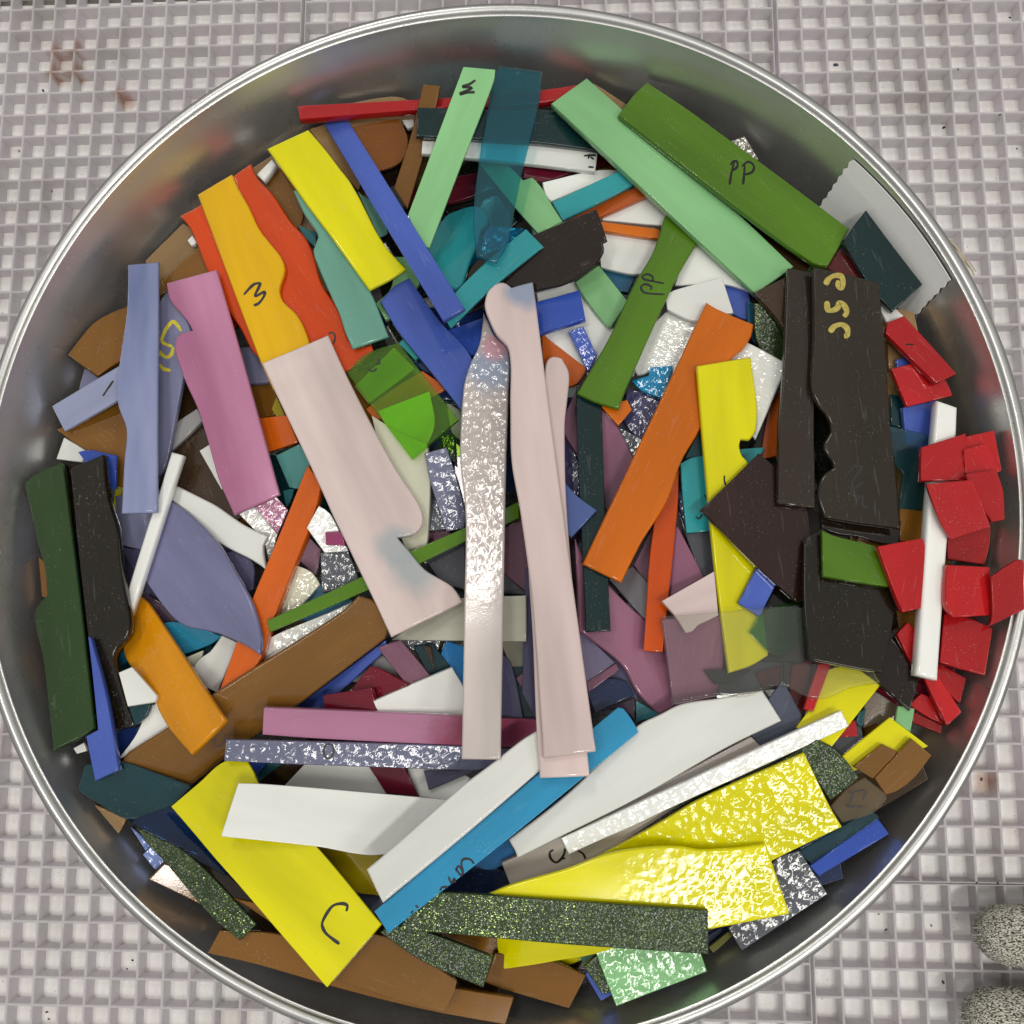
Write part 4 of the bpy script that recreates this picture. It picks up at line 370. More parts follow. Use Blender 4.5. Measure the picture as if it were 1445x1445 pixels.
["sheet","brown plate left of the upper yellow strip","brown",3.0,[-91.03,131.79,98.43],[[0.3863,-0.878,-0.2827],[0.9124,0.4087,-0.0225],[0.1354,-0.2492,0.9589]],[-1194,-649,-971,-630,-747,-612,-524,-591,-301,-567,-78,-537,139,-503,355,-464,571,-422,787,-378,1003,-334,1219,-289,1437,-246,1286,-67,1144,130,998,318,834,470,638,561,430,599,220,616,10,616,-201,602,-412,579,-624,550,-835,519,-1046,489,-1256,464,-1466,447,-1416,-669],[],[],0.32],
["sheet","tan plate behind the red rod at the top","tan",3.0,[-49.69,173.25,104.4],[[0.9774,0.1388,-0.1597],[-0.1145,0.9817,0.1525],[0.1779,-0.1308,0.9753]],[-1350,-1014,1298,-1014,1698,-241,1474,-99,1254,55,1026,184,777,250,554,262,331,262,108,252,-116,235,-339,211,-562,183,-786,153,-1009,122,-1231,92,-1453,65,-1675,44],[],[],0.32],
["strip","maroon strip crossing behind the mint strip at top","maroon",3.0,[-13.1,138.54,95.99],[[0.9779,0.206,0.0368],[-0.2067,0.9782,0.0175],[-0.0324,-0.0248,0.9992]],[-2493,-349,-2254,-384,-2015,-424,-1776,-467,-1538,-508,-1300,-545,-1061,-574,-823,-593,-585,-597,-310,-589,-36,-574,237,-554,510,-529,782,-500,1054,-468,1325,-434,1597,-399,1868,-364,2139,-330,2410,-298,2681,-269,2801,295,2539,313,2276,334,2014,355,1751,377,1488,399,1224,421,961,441,697,460,433,476,169,489,-96,499,-361,504,-592,504,-823,497,-1054,486,-1285,471,-1515,453,-1746,434,-1977,413,-2208,394,-2439,375,-2671,359],[],[],0.32],
["sheet","black green plate under the seafoam strip end","blackgreen",3.0,[-42.69,62.47,96.23],[[0.8693,0.4617,-0.1766],[-0.4795,0.8744,-0.0746],[0.12,0.1495,0.9814]],[-1374,93,-1161,39,-949,-18,-736,-74,-522,-129,-307,-178,-90,-221,129,-253,351,-274,599,-267,848,-227,1099,-167,1350,-102,1602,-46,750,1680,-1588,143],[],[],0.32],
["shard","tan sliver under the two green strips at top right","tan",3.0,[48.58,172.58,104.6],[[0.8426,-0.4845,-0.2351],[0.5087,0.8593,0.0523],[0.1767,-0.1637,0.9706]],[-855,-185,893,-236,833,225,-870,197],[],[],0.32],
["shard","teal blue piece under the white plate near green strips","tealblue",3.0,[51.59,96.1,91.54],[[0.9792,-0.1936,0.0603],[0.1953,0.9805,-0.0238],[-0.0545,0.0351,0.9979]],[-785,-342,639,-443,828,363,-682,423],[],[],0.32],
["sheet","taupe plate between yellow pieces at lower right","taupe",3.0,[145.41,-80.97,118.4],[[-0.2035,-0.979,-0.0141],[0.9781,-0.2039,0.0416],[-0.0436,-0.0053,0.999]],[823,-537,727,-381,633,-223,540,-65,443,90,341,242,230,388,40,546,-173,681,-272,481,-371,281,-461,76,-531,-110,-594,-300,-656,-490,-718,-681],[],[],0.32],
["strip","long brown strip along the bottom wall","brown",5,[-45.77,-174.05,127.21],[[0.9667,-0.247,-0.0676],[0.2374,0.9633,-0.1249],[0.096,0.1047,0.9899]],[-5062,-531,-4875,-525,-4687,-517,-4500,-510,-4312,-503,-4124,-496,-3937,-491,-3749,-486,-3562,-483,-3374,-482,-3126,-483,-2878,-486,-2631,-491,-2383,-496,-2136,-502,-1888,-509,-1641,-516,-1394,-522,-1147,-528,-900,-533,-653,-536,-406,-537,-149,-537,108,-537,366,-537,623,-536,880,-534,1137,-531,1393,-527,1650,-523,1907,-517,2163,-510,2420,-501,2676,-491,2915,-480,3153,-467,3391,-453,3628,-437,3866,-419,4104,-401,4342,-382,4580,-363,4817,-344,5055,-325,5293,-307,5531,-290,5609,619,5388,599,5166,579,4944,558,4723,537,4501,516,4279,495,4058,475,3836,456,3614,438,3393,422,3171,408,2948,397,2690,385,2432,374,2174,363,1915,354,1657,346,1398,339,1140,335,881,333,623,333,364,336,105,342,-153,352,-378,366,-603,388,-827,416,-1051,449,-1275,484,-1499,520,-1724,555,-1948,586,-2173,614,-2398,634,-2624,646,-2850,648,-3039,640,-3227,624,-3415,601,-3601,572,-3786,539,-3971,501,-4156,462,-4340,421,-4524,380,-4708,340,-4893,303,-5078,269,-5250,-537],[],[],0.32],
["shard","brown sliver left of the dark green piece","brown",3.0,[-178.29,-31.59,109.02],[[0.2813,-0.9596,-0.0049],[0.9576,0.281,-0.0631],[0.0619,0.0131,0.998]],[660,-417,906,21,685,46,464,79,242,112,20,137,-203,146,-428,131,-616,53,-782,-85,-948,-223],[],[],0.32],
["shard","grey cream piece under the top corner of the green square","greycream",3.0,[-46.15,53.52,99.48],[[0.7737,0.6295,0.0721],[-0.633,0.7631,0.1306],[0.0272,-0.1467,0.9888]],[-1193,-497,1233,-594,1138,639,-1178,453],[],[],0.32],
["shard","thin dark teal edge between yellow and taupe at lower right","turqdark",3.0,[136.01,-83.95,123.53],[[-0.2978,-0.9535,0.0474],[0.9546,-0.297,0.0236],[-0.0084,0.0523,0.9986]],[215,-116,317,141,-381,101,-150,-127],[],[],0.32],
["shard","small dark brown end beside the lower speckled green strip","darkbrown",3.0,[-3.28,-181.32,113.65],[[0.9723,-0.2279,-0.0524],[0.2289,0.9733,0.0145],[0.0477,-0.0261,0.9985]],[-602,-264,808,-258,778,318,-983,204],[],[],0.32],
["strip","plum sliver left of the left pink strip","plum2",3.0,[-13.46,10.86,97.88],[[0.138,-0.9676,0.2113],[0.9899,0.1415,0.0013],[-0.0311,0.209,0.9774]],[-1469,-124,-1242,-137,-1016,-152,-791,-167,-566,-183,-343,-197,-120,-210,102,-220,323,-226,543,-229,762,-226,981,-217,1213,-159,1431,-49,1648,62,1420,84,1191,110,962,139,731,170,500,200,267,227,34,252,-201,271,-438,283,-675,287,-915,281,-1189,202,-1443,44,-1698,-114],[],[],0.32],
["shard","brown sliver between the two speckled green strips","brown",3.0,[-2.04,-166.36,114.01],[[0.9672,-0.2482,-0.0531],[0.2493,0.9683,0.0154],[0.0476,-0.0281,0.9985]],[-1955,-10,-1742,-52,-1529,-95,-1317,-139,-1105,-182,-893,-225,-681,-266,-468,-306,-256,-344,-43,-380,170,-412,384,-440,583,-459,783,-468,983,-470,1184,-468,1385,-464,1585,-460,1785,-460,2135,272,1946,288,1758,308,1569,330,1381,352,1192,372,1003,388,814,399,625,402,435,397,217,382,-1,361,-218,336,-435,307,-652,275,-868,241,-1085,205,-1301,168,-1517,132,-1734,96,-1951,62,-2168,30],[],[],0.32],
["shard","dark blue corner beside the transparent green square","bluedark",3.0,[-28.52,58.29,94.87],[[0.8605,-0.5038,0.0756],[0.5021,0.8638,0.0418],[-0.0864,0.002,0.9963]],[-596,-49,-368,-120,-139,-177,93,-198,360,-151,617,-54,873,43,-14,690,-826,15],[],[],0.32],
["shard","blue corner behind the pointed white plate at right","blue",3.0,[92.09,86.03,99.37],[[0.8924,-0.4329,0.1271],[0.42,0.9001,0.1161],[-0.1647,-0.0503,0.9851]],[-1439,-308,-1224,-270,-1010,-231,-796,-195,-581,-166,-366,-148,-149,-147,59,-170,264,-217,468,-278,671,-342,875,-399,1079,-440,1314,-460,1549,-462,1782,-457,2016,-455,1073,903,872,848,670,795,470,736,276,661,81,570,-114,475,-307,377,-499,277,-691,175,-883,72,-1075,-31,-1268,-135,-1461,-238,-1656,-341],[],[],0.32],
["strip","brown strip behind the marked yellow piece at bottom left","brown",3.0,[-58.12,-161.77,132.41],[[0.8723,-0.4878,-0.0326],[0.4795,0.8667,-0.1373],[0.0953,0.1041,0.99]],[-3386,-249,-3206,-252,-3025,-254,-2845,-255,-2665,-257,-2485,-261,-2306,-267,-2127,-277,-1847,-299,-1568,-326,-1289,-356,-1011,-389,-734,-422,-457,-455,-181,-486,95,-512,371,-534,647,-549,923,-556,1200,-554,1373,-544,1546,-525,1718,-499,1889,-467,2059,-429,2229,-388,2399,-344,2569,-299,2739,-254,2908,-210,3078,-169,3249,-132,3069,-68,2891,0,2714,71,2537,144,2359,217,2181,289,2001,358,1820,422,1636,481,1450,532,1260,573,1067,605,884,624,699,635,513,638,326,635,138,625,-49,609,-237,589,-425,564,-612,536,-799,505,-985,471,-1170,437,-1359,397,-1547,351,-1733,300,-1919,245,-2103,186,-2286,125,-2469,62,-2652,-2,-2835,-66,-3018,-129,-3202,-190],[],[],0.32],
["shard","dark blue wedge beside the brown diagonal strip end","bluedark",3.0,[-138.33,-96.43,112.75],[[0.7045,0.7066,-0.0669],[-0.7097,0.7022,-0.0564],[0.0071,0.0872,0.9962]],[-920,-201,-727,-185,-533,-170,-339,-155,-146,-138,48,-117,232,-92,415,-64,598,-33,781,-2,964,28,-372,1129],[],[],0.32],
["sheet","brown plate under the periwinkle strips at left","brown",3.0,[-159.48,24.06,100.69],[[0.8019,-0.5531,-0.226],[0.5436,0.8323,-0.1081],[0.2479,-0.0362,0.9681]],[-2006,-749,-1784,-763,-1562,-777,-1340,-793,-1117,-814,-896,-844,-675,-886,-452,-957,-233,-1058,-17,-1169,200,-1270,419,-1342,644,-1365,846,-1339,1038,-1279,1224,-1194,1406,-1094,1587,-988,1768,-885,1954,-793,1950,-569,1953,-343,1959,-117,1963,110,1962,337,1952,563,1929,789,1889,1015,1814,1244,1704,1462,1573,1673,1437,1883,1310,2097,-823,2031,-917,1843,-1011,1655,-1105,1468,-1198,1281,-1291,1094,-1385,908,-1478,723,-1571,538,-1664,354,-1758,171,-1852,-10,-1946,-190,-2040,-371,-2134,-550,-2228,-730],[],[],0.32],
["shard","brown piece between pink strip and pale pink plate","brown",3.0,[-97.74,45.2,93.9],[[0.405,-0.9133,0.043],[0.9101,0.4072,0.077],[-0.0879,0.008,0.9961]],[653,-501,840,169,-417,836,-1076,-504],[],[],0.32],
["shard","plum chip beside the thin green strip","plum2",3.0,[-21.77,-13.37,98.69],[[0.9941,0.0225,0.1064],[-0.0162,0.998,-0.0604],[-0.1076,0.0583,0.9925]],[-537,-427,703,-269,377,359,-543,337],[],[],0.32],
["shard","sparkling silver sliver below the cream grey plate","silvertex.t",3.0,[-28.6,-59.69,100.7],[[0.9508,-0.2449,-0.1896],[0.2637,0.9612,0.0811],[0.1624,-0.1271,0.9785]],[-659,49,-393,-47,-177,-90,41,-123,261,-150,481,-176,700,-204,663,574,-917,167],[],[],0.32],
["shard","sparkling dark green chip beside the transparent green square","greentex.t",3.0,[-18.07,22.71,98.61],[[0.2482,-0.952,0.1792],[0.9681,0.2503,-0.0114],[-0.034,0.1763,0.9837]],[321,-259,753,126,-429,331,-645,-198],[],[],0.32],
["shard","small red chip right of the white thin strip end","red",3.0,[132.09,-88.08,122.85],[[0.7454,0.6655,0.0393],[-0.6607,0.7453,-0.0893],[-0.0887,0.0406,0.9952]],[-465,22,56,-363,426,78,-17,263],[],[],0.32],
["shard","white pebble chip under the dark green piece at left wall","white",3.0,[-157.1,-97.67,116.23],[[0.946,0.3235,-0.0235],[-0.3222,0.9456,0.045],[0.0367,-0.035,0.9987]],[-175,-138,218,-158,203,185,-246,111],[],[],0.32],
["strip","maroon strip under the white marked strip at top","maroon",3.0,[30.87,145.22,96.55],[[0.9424,0.2766,-0.1884],[-0.2681,0.9609,0.0698],[0.2003,-0.0152,0.9796]],[-1991,-33,-1751,-156,-1510,-280,-1251,-347,-1033,-354,-812,-343,-590,-320,-367,-290,-144,-258,80,-229,304,-208,535,-194,766,-182,997,-171,1229,-161,1461,-152,1694,-143,1927,-134,2161,-123,1669,438,1428,375,1187,301,947,225,708,155,468,97,229,60,-9,52,-248,73,-480,116,-708,176,-933,247,-1156,326,-1379,406,-1601,482,-1825,550],[],[],0.32],
["sheet","white plate between green strip and mint strip end","white",3.0,[93.7,94.3,103.66],[[0.7866,-0.613,0.0741],[0.5991,0.7867,0.1487],[-0.1494,-0.0726,0.9861]],[-1167,-1424,-990,-1295,-815,-1164,-642,-1031,-469,-899,-296,-768,-121,-641,57,-518,239,-402,426,-294,612,-204,806,-132,1005,-70,1207,-14,1408,42,1606,103,1407,170,1207,242,1007,311,805,374,600,425,383,470,165,511,-54,550,-273,587,-494,622,-715,656,-936,690,-1158,724,-1381,758,-1604,792,-1827,829],[],[],0.32],
["shard","rust sliver left of the dark brown upright strip","rust",3.0,[111.4,29.39,101.98],[[0.189,0.9805,-0.0538],[-0.9793,0.1842,-0.084],[-0.0725,0.0685,0.995]],[1113,58,882,67,651,77,421,86,191,94,-38,99,-268,101,-494,98,-720,88,-946,76,-1171,63,-1395,51,-1105,-633,1533,-375,1345,50],[],[],0.32],
["sheet","brown plate below the yellow strip ends at bottom","brown",3.0,[17.98,-176.57,118.34],[[0.9961,-0.0759,0.0443],[0.0792,0.9938,-0.0779],[-0.0381,0.0811,0.996]],[-1811,-375,-1582,-432,-1354,-489,-1124,-537,-922,-571,-721,-604,-519,-636,-318,-668,-117,-699,84,-729,285,-759,485,-788,685,-818,885,-848,1084,-878,1283,-908,1810,253,1637,298,1464,346,1292,396,1120,446,947,496,773,543,598,587,421,626,243,659,62,684,-135,700,-334,704,-534,700,-734,688,-935,674,-1137,658,-1338,644,-1539,635],[],[],0.32],
["sheet","transparent navy plate below the dark teal lens","navyglass.x",3.0,[-119.49,-130.71,114.82],[[0.8529,-0.522,-0.0036],[0.522,0.8529,-0.0061],[0.0063,0.0034,1.0]],[-1691,-379,-1492,-381,-1293,-383,-1094,-383,-896,-378,-698,-366,-434,-344,-171,-321,91,-296,353,-271,615,-244,876,-216,1137,-187,1397,-158,1657,-128,1916,-97,2175,-66,2434,-35,2690,15,2944,76,1726,391,523,698,-705,1039,-827,888,-949,737,-1071,586,-1194,436,-1318,287,-1460,119,-1603,-47,-1747,-213,-1891,-379],[],[],0.32],
["shard","curved white piece left of the golden strip","white",3.0,[-132.87,-92.2,115.3],[[0.6112,0.7839,-0.1094],[-0.773,0.6209,0.1306],[0.1703,0.0047,0.9854]],[-1166,60,-975,-27,-804,-88,-633,-151,-461,-215,-289,-278,-116,-340,58,-399,233,-454,410,-503,588,-547,769,-583,991,-527,1209,-406,1372,477,1164,474,956,473,748,467,542,447,330,400,121,336,-88,272,-299,225,-510,200,-721,185,-932,176,-1142,169,-1352,159],[],[],0.32],
["shard","sparkling silver sliver beside the cream plate","silvertex.t",3.0,[-23.09,-3.0,100.43],[[0.1411,-0.9711,0.1923],[0.9896,0.1438,0.0005],[-0.0281,0.1902,0.9813]],[947,-423,991,443,-1088,224,-849,-243],[],[],0.32],
["shard","grey glass piece above the maroon chips","grey",3.0,[-44.71,-71.92,101.17],[[0.9984,0.0527,-0.022],[-0.0491,0.989,0.1392],[0.0291,-0.1379,0.99]],[-898,10,-702,-33,-507,-76,-312,-117,-115,-153,82,-178,280,-191,477,-173,670,-123,861,-61,1054,-4,206,1053,-1094,47],[],[],0.32],
["shard","slate chip below the plum plate between the pink strips","slate",3.0,[7.61,-34.29,101.77],[[0.721,-0.6892,0.0723],[0.6925,0.7204,-0.0385],[-0.0256,0.0778,0.9966]],[-13,-513,826,248,-813,265],[],[],0.32],
["shard","dark plum chip above the sky blue strip end","plumdark",3.0,[48.74,-82.95,107.55],[[0.998,0.0297,0.0559],[-0.03,0.9995,0.0049],[-0.0557,-0.0066,0.9984]],[-751,-21,-550,9,-349,39,-149,59,49,63,245,41,423,-53,568,-211,713,-368,751,484,-952,-42],[],[],0.32],
["shard","grey chip beside the left pink strip","grey",3.0,[-17.51,34.75,94.19],[[0.246,-0.9685,0.0391],[0.9687,0.2443,-0.0429],[0.032,0.0484,0.9983]],[-628,-59,-402,-83,-177,-107,48,-125,272,-130,495,-115,699,-6,880,159,-331,508,-855,-42],[],[],0.32],
["shard","sparkling pale blue sliver on the lower left wall","bluetex2.t",3.0,[-131.02,-131.99,115.72],[[0.6847,-0.7288,0.0069],[0.7255,0.6806,-0.1018],[0.0695,0.0747,0.9948]],[347,-127,372,123,-719,3],[],[],0.32],
["shard","sparkling pale blue chip on the lower left wall","bluetex2.t",3.0,[-125.3,-137.44,118.26],[[0.7489,-0.6623,0.0218],[0.6603,0.7431,-0.1082],[0.0555,0.0955,0.9939]],[366,-244,405,226,-378,201,-393,-184],[],[],0.32],
["sheet","white plate below the thin orange strip at top right","white",3.0,[55.1,101.94,94.88],[[0.9734,-0.2249,0.0429],[0.2245,0.9744,0.0142],[-0.045,-0.0042,0.999]],[-915,-285,-683,-297,-451,-313,-219,-329,12,-341,242,-345,472,-339,717,-277,955,-183,1226,1403,-1357,1306],[],[],0.32],
["shard","teal blue sliver beside the orange piece top","tealblue",3.0,[105.11,73.37,104.34],[[0.0927,-0.9945,-0.0489],[0.9955,0.0916,0.0243],[-0.0196,-0.051,0.9985]],[-612,-30,-385,-53,-158,-75,69,-92,294,-97,519,-85,779,18,1022,171,-689,255,-839,-13],[],[],0.32],
["shard","mint chip below the red cluster","mint",3.0,[151.02,-83.4,125.88],[[0.0026,-0.9964,0.0845],[0.9985,0.0072,0.0544],[-0.0548,0.0843,0.9949]],[157,-326,527,157,-293,375,-392,-206],[],[],0.32],
["sheet","brown strip with rounded end at the bottom","brown2",3.0,[-30.91,-171.69,133.98],[[0.9423,-0.329,-0.0617],[0.3184,0.9379,-0.1377],[0.1032,0.1101,0.9886]],[-2093,-82,-2078,-266,-2038,-452,-1991,-637,-1958,-821,-1764,-814,-1571,-807,-1378,-801,-1184,-795,-991,-788,-798,-782,-605,-775,-412,-768,-219,-760,-26,-752,166,-743,359,-733,545,-721,730,-708,916,-694,1101,-679,1286,-663,1472,-647,1657,-631,1842,-615,2028,-599,2060,-431,2094,-263,2124,-94,2146,76,2142,286,2124,497,1922,542,1721,589,1520,637,1319,686,1118,736,916,784,714,832,511,877,307,920,102,960,-103,995,-311,1026,-516,1040,-723,1031,-931,1010,-1139,986,-1347,968,-1475,827,-1613,690,-1751,553,-1878,413,-1985,263,-2062,99],[],[],0.32],
["strip","speckled dark green strip on the lower left wall","avent.a",3.0,[-105.59,-140.92,132.38],[[0.7789,-0.623,0.0724],[0.6235,0.7567,-0.1965],[0.0676,0.1982,0.9778]],[-2566,-93,-2383,-122,-2200,-149,-2018,-175,-1835,-195,-1645,-207,-1454,-211,-1263,-214,-1074,-223,-854,-240,-636,-259,-418,-279,-201,-301,15,-322,231,-344,446,-364,661,-384,875,-401,1089,-417,1303,-429,1517,-438,1706,-440,1896,-434,2086,-422,2275,-407,2464,-390,2653,-374,2841,-361,2931,392,2644,403,2356,416,2068,432,1778,448,1487,465,1196,481,903,494,608,505,313,511,16,512,-281,506,-580,492,-771,474,-960,443,-1148,402,-1335,353,-1522,298,-1708,241,-1895,183,-2082,127,-2269,76,-2510,8,-2749,-65],[],[],0.32],
["shard","dark teal chip left of the golden strip","tealdark",3.0,[-132.27,-84.28,118.31],[[-0.6178,-0.7833,0.0689],[0.7862,-0.6136,0.0734],[-0.0152,0.0995,0.9949]],[527,86,345,127,164,168,-18,176,-203,127,-382,44,-560,-38,127,-690],[],[],0.32],
["shard","teal sliver under the lilac hammered strip","tealmid",3.0,[-88.85,-107.43,101.88],[[0.8635,0.4935,-0.1038],[-0.4941,0.8691,0.0221],[0.1012,0.0322,0.9944]],[-391,52,-418,-243,752,-135,57,326],[],[],0.32],
["sheet","slate plate below the thin green strip","slate",3.0,[-19.05,-29.69,99.69],[[0.6368,-0.7708,-0.0196],[0.7706,0.6371,-0.0168],[0.0254,-0.0044,0.9997]],[-734,-260,-497,-284,-261,-303,-28,-303,202,-267,421,-176,620,-39,811,115,1006,260,-571,1503,-970,-245],[],[],0.32],
["shard","teal corner below the plum plate","tealmid",3.0,[59.27,-83.36,108.0],[[0.984,-0.1782,0.0022],[0.1781,0.984,0.0099],[-0.004,-0.0094,0.9999]],[-247,-434,602,49,-355,385],[],[],0.32],
["rod","white rod end showing left of the upper yellow strip","white",5,[-96.11,142.13,105.71],[[0.6024,0.7981,0.0138],[-0.798,0.6025,-0.0113],[-0.0173,-0.0042,0.9998]],[-478,-222,393,-185,511,149,-425,258],[],[],1.1],
["sheet","glossy amber brown plate below the red rod at the top","brownglass",3.0,[-47.6,152.94,104.02],[[0.9909,0.0954,-0.095],[-0.0731,0.9738,0.2154],[0.1131,-0.2065,0.9719]],[-1345,742,-1193,552,-1045,359,-906,158,-795,-21,-689,-204,-587,-390,-487,-577,-386,-764,-284,-950,-24,-878,243,-817,496,-735,718,-598,877,-417,994,-202,1068,32,1099,269,1072,518,990,759,886,996,793,1235,-1495,934],[],[],0.32],
["shard","small seafoam sliver between upper yellow and blue strips","seafoam",3.0,[-51.5,128.56,94.64],[[0.5017,-0.8188,-0.2791],[0.8503,0.5261,-0.0152],[0.1593,-0.2297,0.9601]],[958,-503,987,-89,779,16,573,134,363,227,144,255,-87,217,-310,146,-528,53,-744,-52,-959,-155,-1176,-248],[],[],0.32],
["strip","rusty orange strip passing under the transparent green square","rust",3.0,[-37.44,43.89,98.7],[[0.9216,0.3825,-0.0662],[-0.3831,0.9237,0.003],[0.0623,0.0226,0.9978]],[-1436,-478,-1219,-471,-1002,-466,-785,-461,-567,-456,-350,-451,-132,-445,86,-440,304,-433,523,-425,741,-416,960,-406,1184,-389,1408,-364,1632,-336,1856,-310,1153,807,918,766,683,726,449,687,215,646,-18,601,-250,550,-483,493,-714,429,-945,363,-1174,294,-1403,226,-1632,159],[],[],0.32],
["shard","white piece above the teal strip at top centre right","white",3.0,[35.47,139.55,98.83],[[0.916,0.3629,-0.1711],[-0.3487,0.931,0.1082],[0.1986,-0.0394,0.9793]],[-1598,0,-1626,-280,-1573,-451,-1493,-614,327,-440,2159,-283,1949,-215,1742,-142,1534,-69,1326,-2,1115,56,899,98,678,129,456,154,234,175,11,192,-211,206,-434,219,-656,230,-878,241,-1100,253,-1321,265,-1541,281],[],[],0.32],
["shard","white piece above the thin orange strip near green strips","white",3.0,[61.34,123.14,99.3],[[0.9743,-0.0849,0.2087],[0.0607,0.991,0.1195],[-0.217,-0.1038,0.9706]],[-1472,-258,1130,-554,1392,65,436,761,-1486,-14],[],[],0.32],
["strip","white strip under the blackish plate at upper right","white",3.0,[152.01,85.82,110.96],[[0.428,-0.8932,0.138],[0.9018,0.4322,0.0009],[-0.0604,0.1241,0.9904]],[-1651,-27,-1399,-49,-1147,-70,-896,-91,-646,-111,-397,-132,-149,-153,98,-174,345,-194,590,-215,834,-236,1078,-257,1333,-281,1587,-307,1839,-332,1945,384,1668,307,1385,250,1141,228,896,209,649,191,401,175,152,160,-98,146,-349,132,-601,117,-854,103,-1108,87,-1362,70,-1617,51,-1762,27,-1905,-6],[],[],0.32],
["sheet","dark green speckled plate right of the orange piece top","avent.a",3.0,[110.3,65.73,107.27],[[0.3295,-0.9128,-0.2412],[0.9412,0.3378,0.0076],[0.0745,-0.2296,0.9704]],[-1237,-59,-1038,-121,-840,-188,-641,-252,-441,-308,-240,-349,-37,-370,168,-363,372,-320,567,-244,755,-144,940,-29,1123,92,1307,211,1495,317,236,822,-1052,1313,-1436,-7],[],[],0.32],
["shard","tan chip between red shards and black plate","tan",3.0,[160.45,53.11,111.68],[[0.1213,-0.9922,-0.0303],[0.9895,0.1185,0.0825],[-0.0782,-0.04,0.9961]],[264,-355,302,-221,305,-91,199,100,65,278,-69,456,-1065,-167],[],[],0.32],
["shard","brown chip below the red wedge at right","brown",3.0,[156.49,-52.83,116.36],[[-0.1626,-0.9829,0.0859],[0.9851,-0.1568,0.0711],[-0.0564,0.0962,0.9938]],[730,-413,884,435,-903,429,-711,-451],[],[],0.32],
["shard","lowest dark red shard in shadow at the right wall","reddark",3.0,[161.82,-86.18,118.12],[[0.8848,-0.4377,0.1598],[0.4479,0.8935,-0.0321],[-0.1287,0.1,0.9866]],[-445,-214,566,-123,507,159,-628,179],[],[],0.32],
["shard","small seafoam corner left of the mint plate at bottom","seafoam",3.0,[38.0,-171.71,112.02],[[0.9735,0.2255,-0.0386],[-0.2216,0.9713,0.0863],[0.0569,-0.0755,0.9955]],[-268,-204,436,-159,214,255,-382,108],[],[],0.32],
["shard","dark teal edge below the blue teal plate at left","tealdark",3.0,[-119.55,-61.28,97.36],[[0.9416,0.3332,-0.0491],[-0.3367,0.9353,-0.1092],[0.0096,0.1194,0.9928]],[-396,-286,615,-96,507,187,-726,195],[],[],0.32],
["sheet","dark teal lens plate at the lower left wall","teallens",3.0,[-134.33,-111.61,120.06],[[0.973,-0.1658,-0.1604],[0.1595,0.9858,-0.0516],[0.1667,0.0246,0.9857]],[-1881,-374,-1798,-456,-1560,-560,-1311,-640,-1116,-718,-923,-804,-730,-891,-536,-974,-341,-1046,-142,-1101,60,-1132,264,-1108,456,-1024,640,-914,825,-810,1015,-723,1206,-636,1388,-536,1553,-414,1689,-272,1810,-115,1921,51,2030,219,2144,383,1959,421,1774,460,1590,499,1405,537,1221,576,1036,613,852,648,667,681,467,720,268,762,68,804,-132,841,-332,870,-531,886,-729,885,-934,860,-1134,811,-1329,748,-1522,677,-1715,606,-1909,543,-1917,340,-1928,138,-1933,-65,-1922,-267],[],[],0.32],
["shard","blue sliver under the left end of the lilac hammered strip","blue2",3.0,[-91.08,-105.51,105.09],[[0.9609,-0.2625,0.0877],[0.2654,0.9639,-0.0231],[-0.0784,0.0455,0.9959]],[125,-308,276,238,-400,69],[],[],0.32],
["strip","dark maroon sliver between pink and lilac horizontal strips","maroonblack",3.0,[-55.15,-94.75,99.79],[[0.9992,-0.0358,0.0201],[0.0344,0.997,0.0697],[-0.0225,-0.069,0.9974]],[-1896,-163,-87,-167,1728,-190,1798,171,84,166,-1626,183],[],[],0.32],
["shard","slate blue corner left of the sky blue strip end","slate2",3.0,[-41.5,-151.67,118.12],[[0.834,-0.5396,0.1155],[0.5385,0.8415,0.043],[-0.1204,0.0264,0.9924]],[292,-338,475,64,56,341,-822,-66],[],[],0.32],
["shard","white triangle above the dark green piece at left","white",3.0,[-173.06,20.5,106.43],[[0.9405,-0.3321,0.0719],[0.3265,0.9418,0.0798],[-0.0942,-0.0516,0.9942]],[-587,-477,545,-235,634,227,-593,485],[],[],0.32],
["shard","white sliver under the left edge of the pink strip","white",3.0,[-114.04,14.44,100.93],[[0.526,-0.8446,0.1002],[0.8473,0.5305,0.0238],[-0.0733,0.0724,0.9947]],[911,-273,1246,239,-1079,349,-1077,-314],[],[],0.32],
["shard","olive yellow sliver beside the pale pink plate","oliveyellow",3.0,[-89.85,37.33,96.78],[[0.4064,-0.907,-0.1101],[0.9028,0.4172,-0.1046],[0.1408,-0.0569,0.9884]],[632,-95,681,170,-866,163,-447,-238],[],[],0.32],
["shard","blue piece under the thin green strip","sky2",3.0,[-69.82,-42.28,102.87],[[0.9237,0.381,-0.0406],[-0.3767,0.9224,0.0847],[0.0697,-0.0629,0.9956]],[-770,-510,1448,-441,504,804,-1182,147],[],[],0.32],
["shard","sparkling violet piece right of the pink strips","violettex.t",3.0,[33.84,14.34,100.94],[[0.1873,-0.971,0.1486],[0.9765,0.2005,0.0794],[-0.1068,0.1302,0.9857]],[1001,-514,1429,13,1196,31,962,55,727,81,492,105,256,126,19,139,-219,142,-458,131,-671,94,-878,27,-1081,-57,-1285,-146,-1491,-227],[],[],0.32],
["sheet","navy chip right of the right pink strip end","navy",3.0,[45.06,-74.15,109.47],[[0.9407,0.3329,-0.0654],[-0.3387,0.9324,-0.1263],[0.0189,0.1409,0.9898]],[-767,-791,889,-613,767,-30,574,101,380,232,166,297,-27,282,-216,234,-403,166,-589,93,-775,30],[],[],0.32],
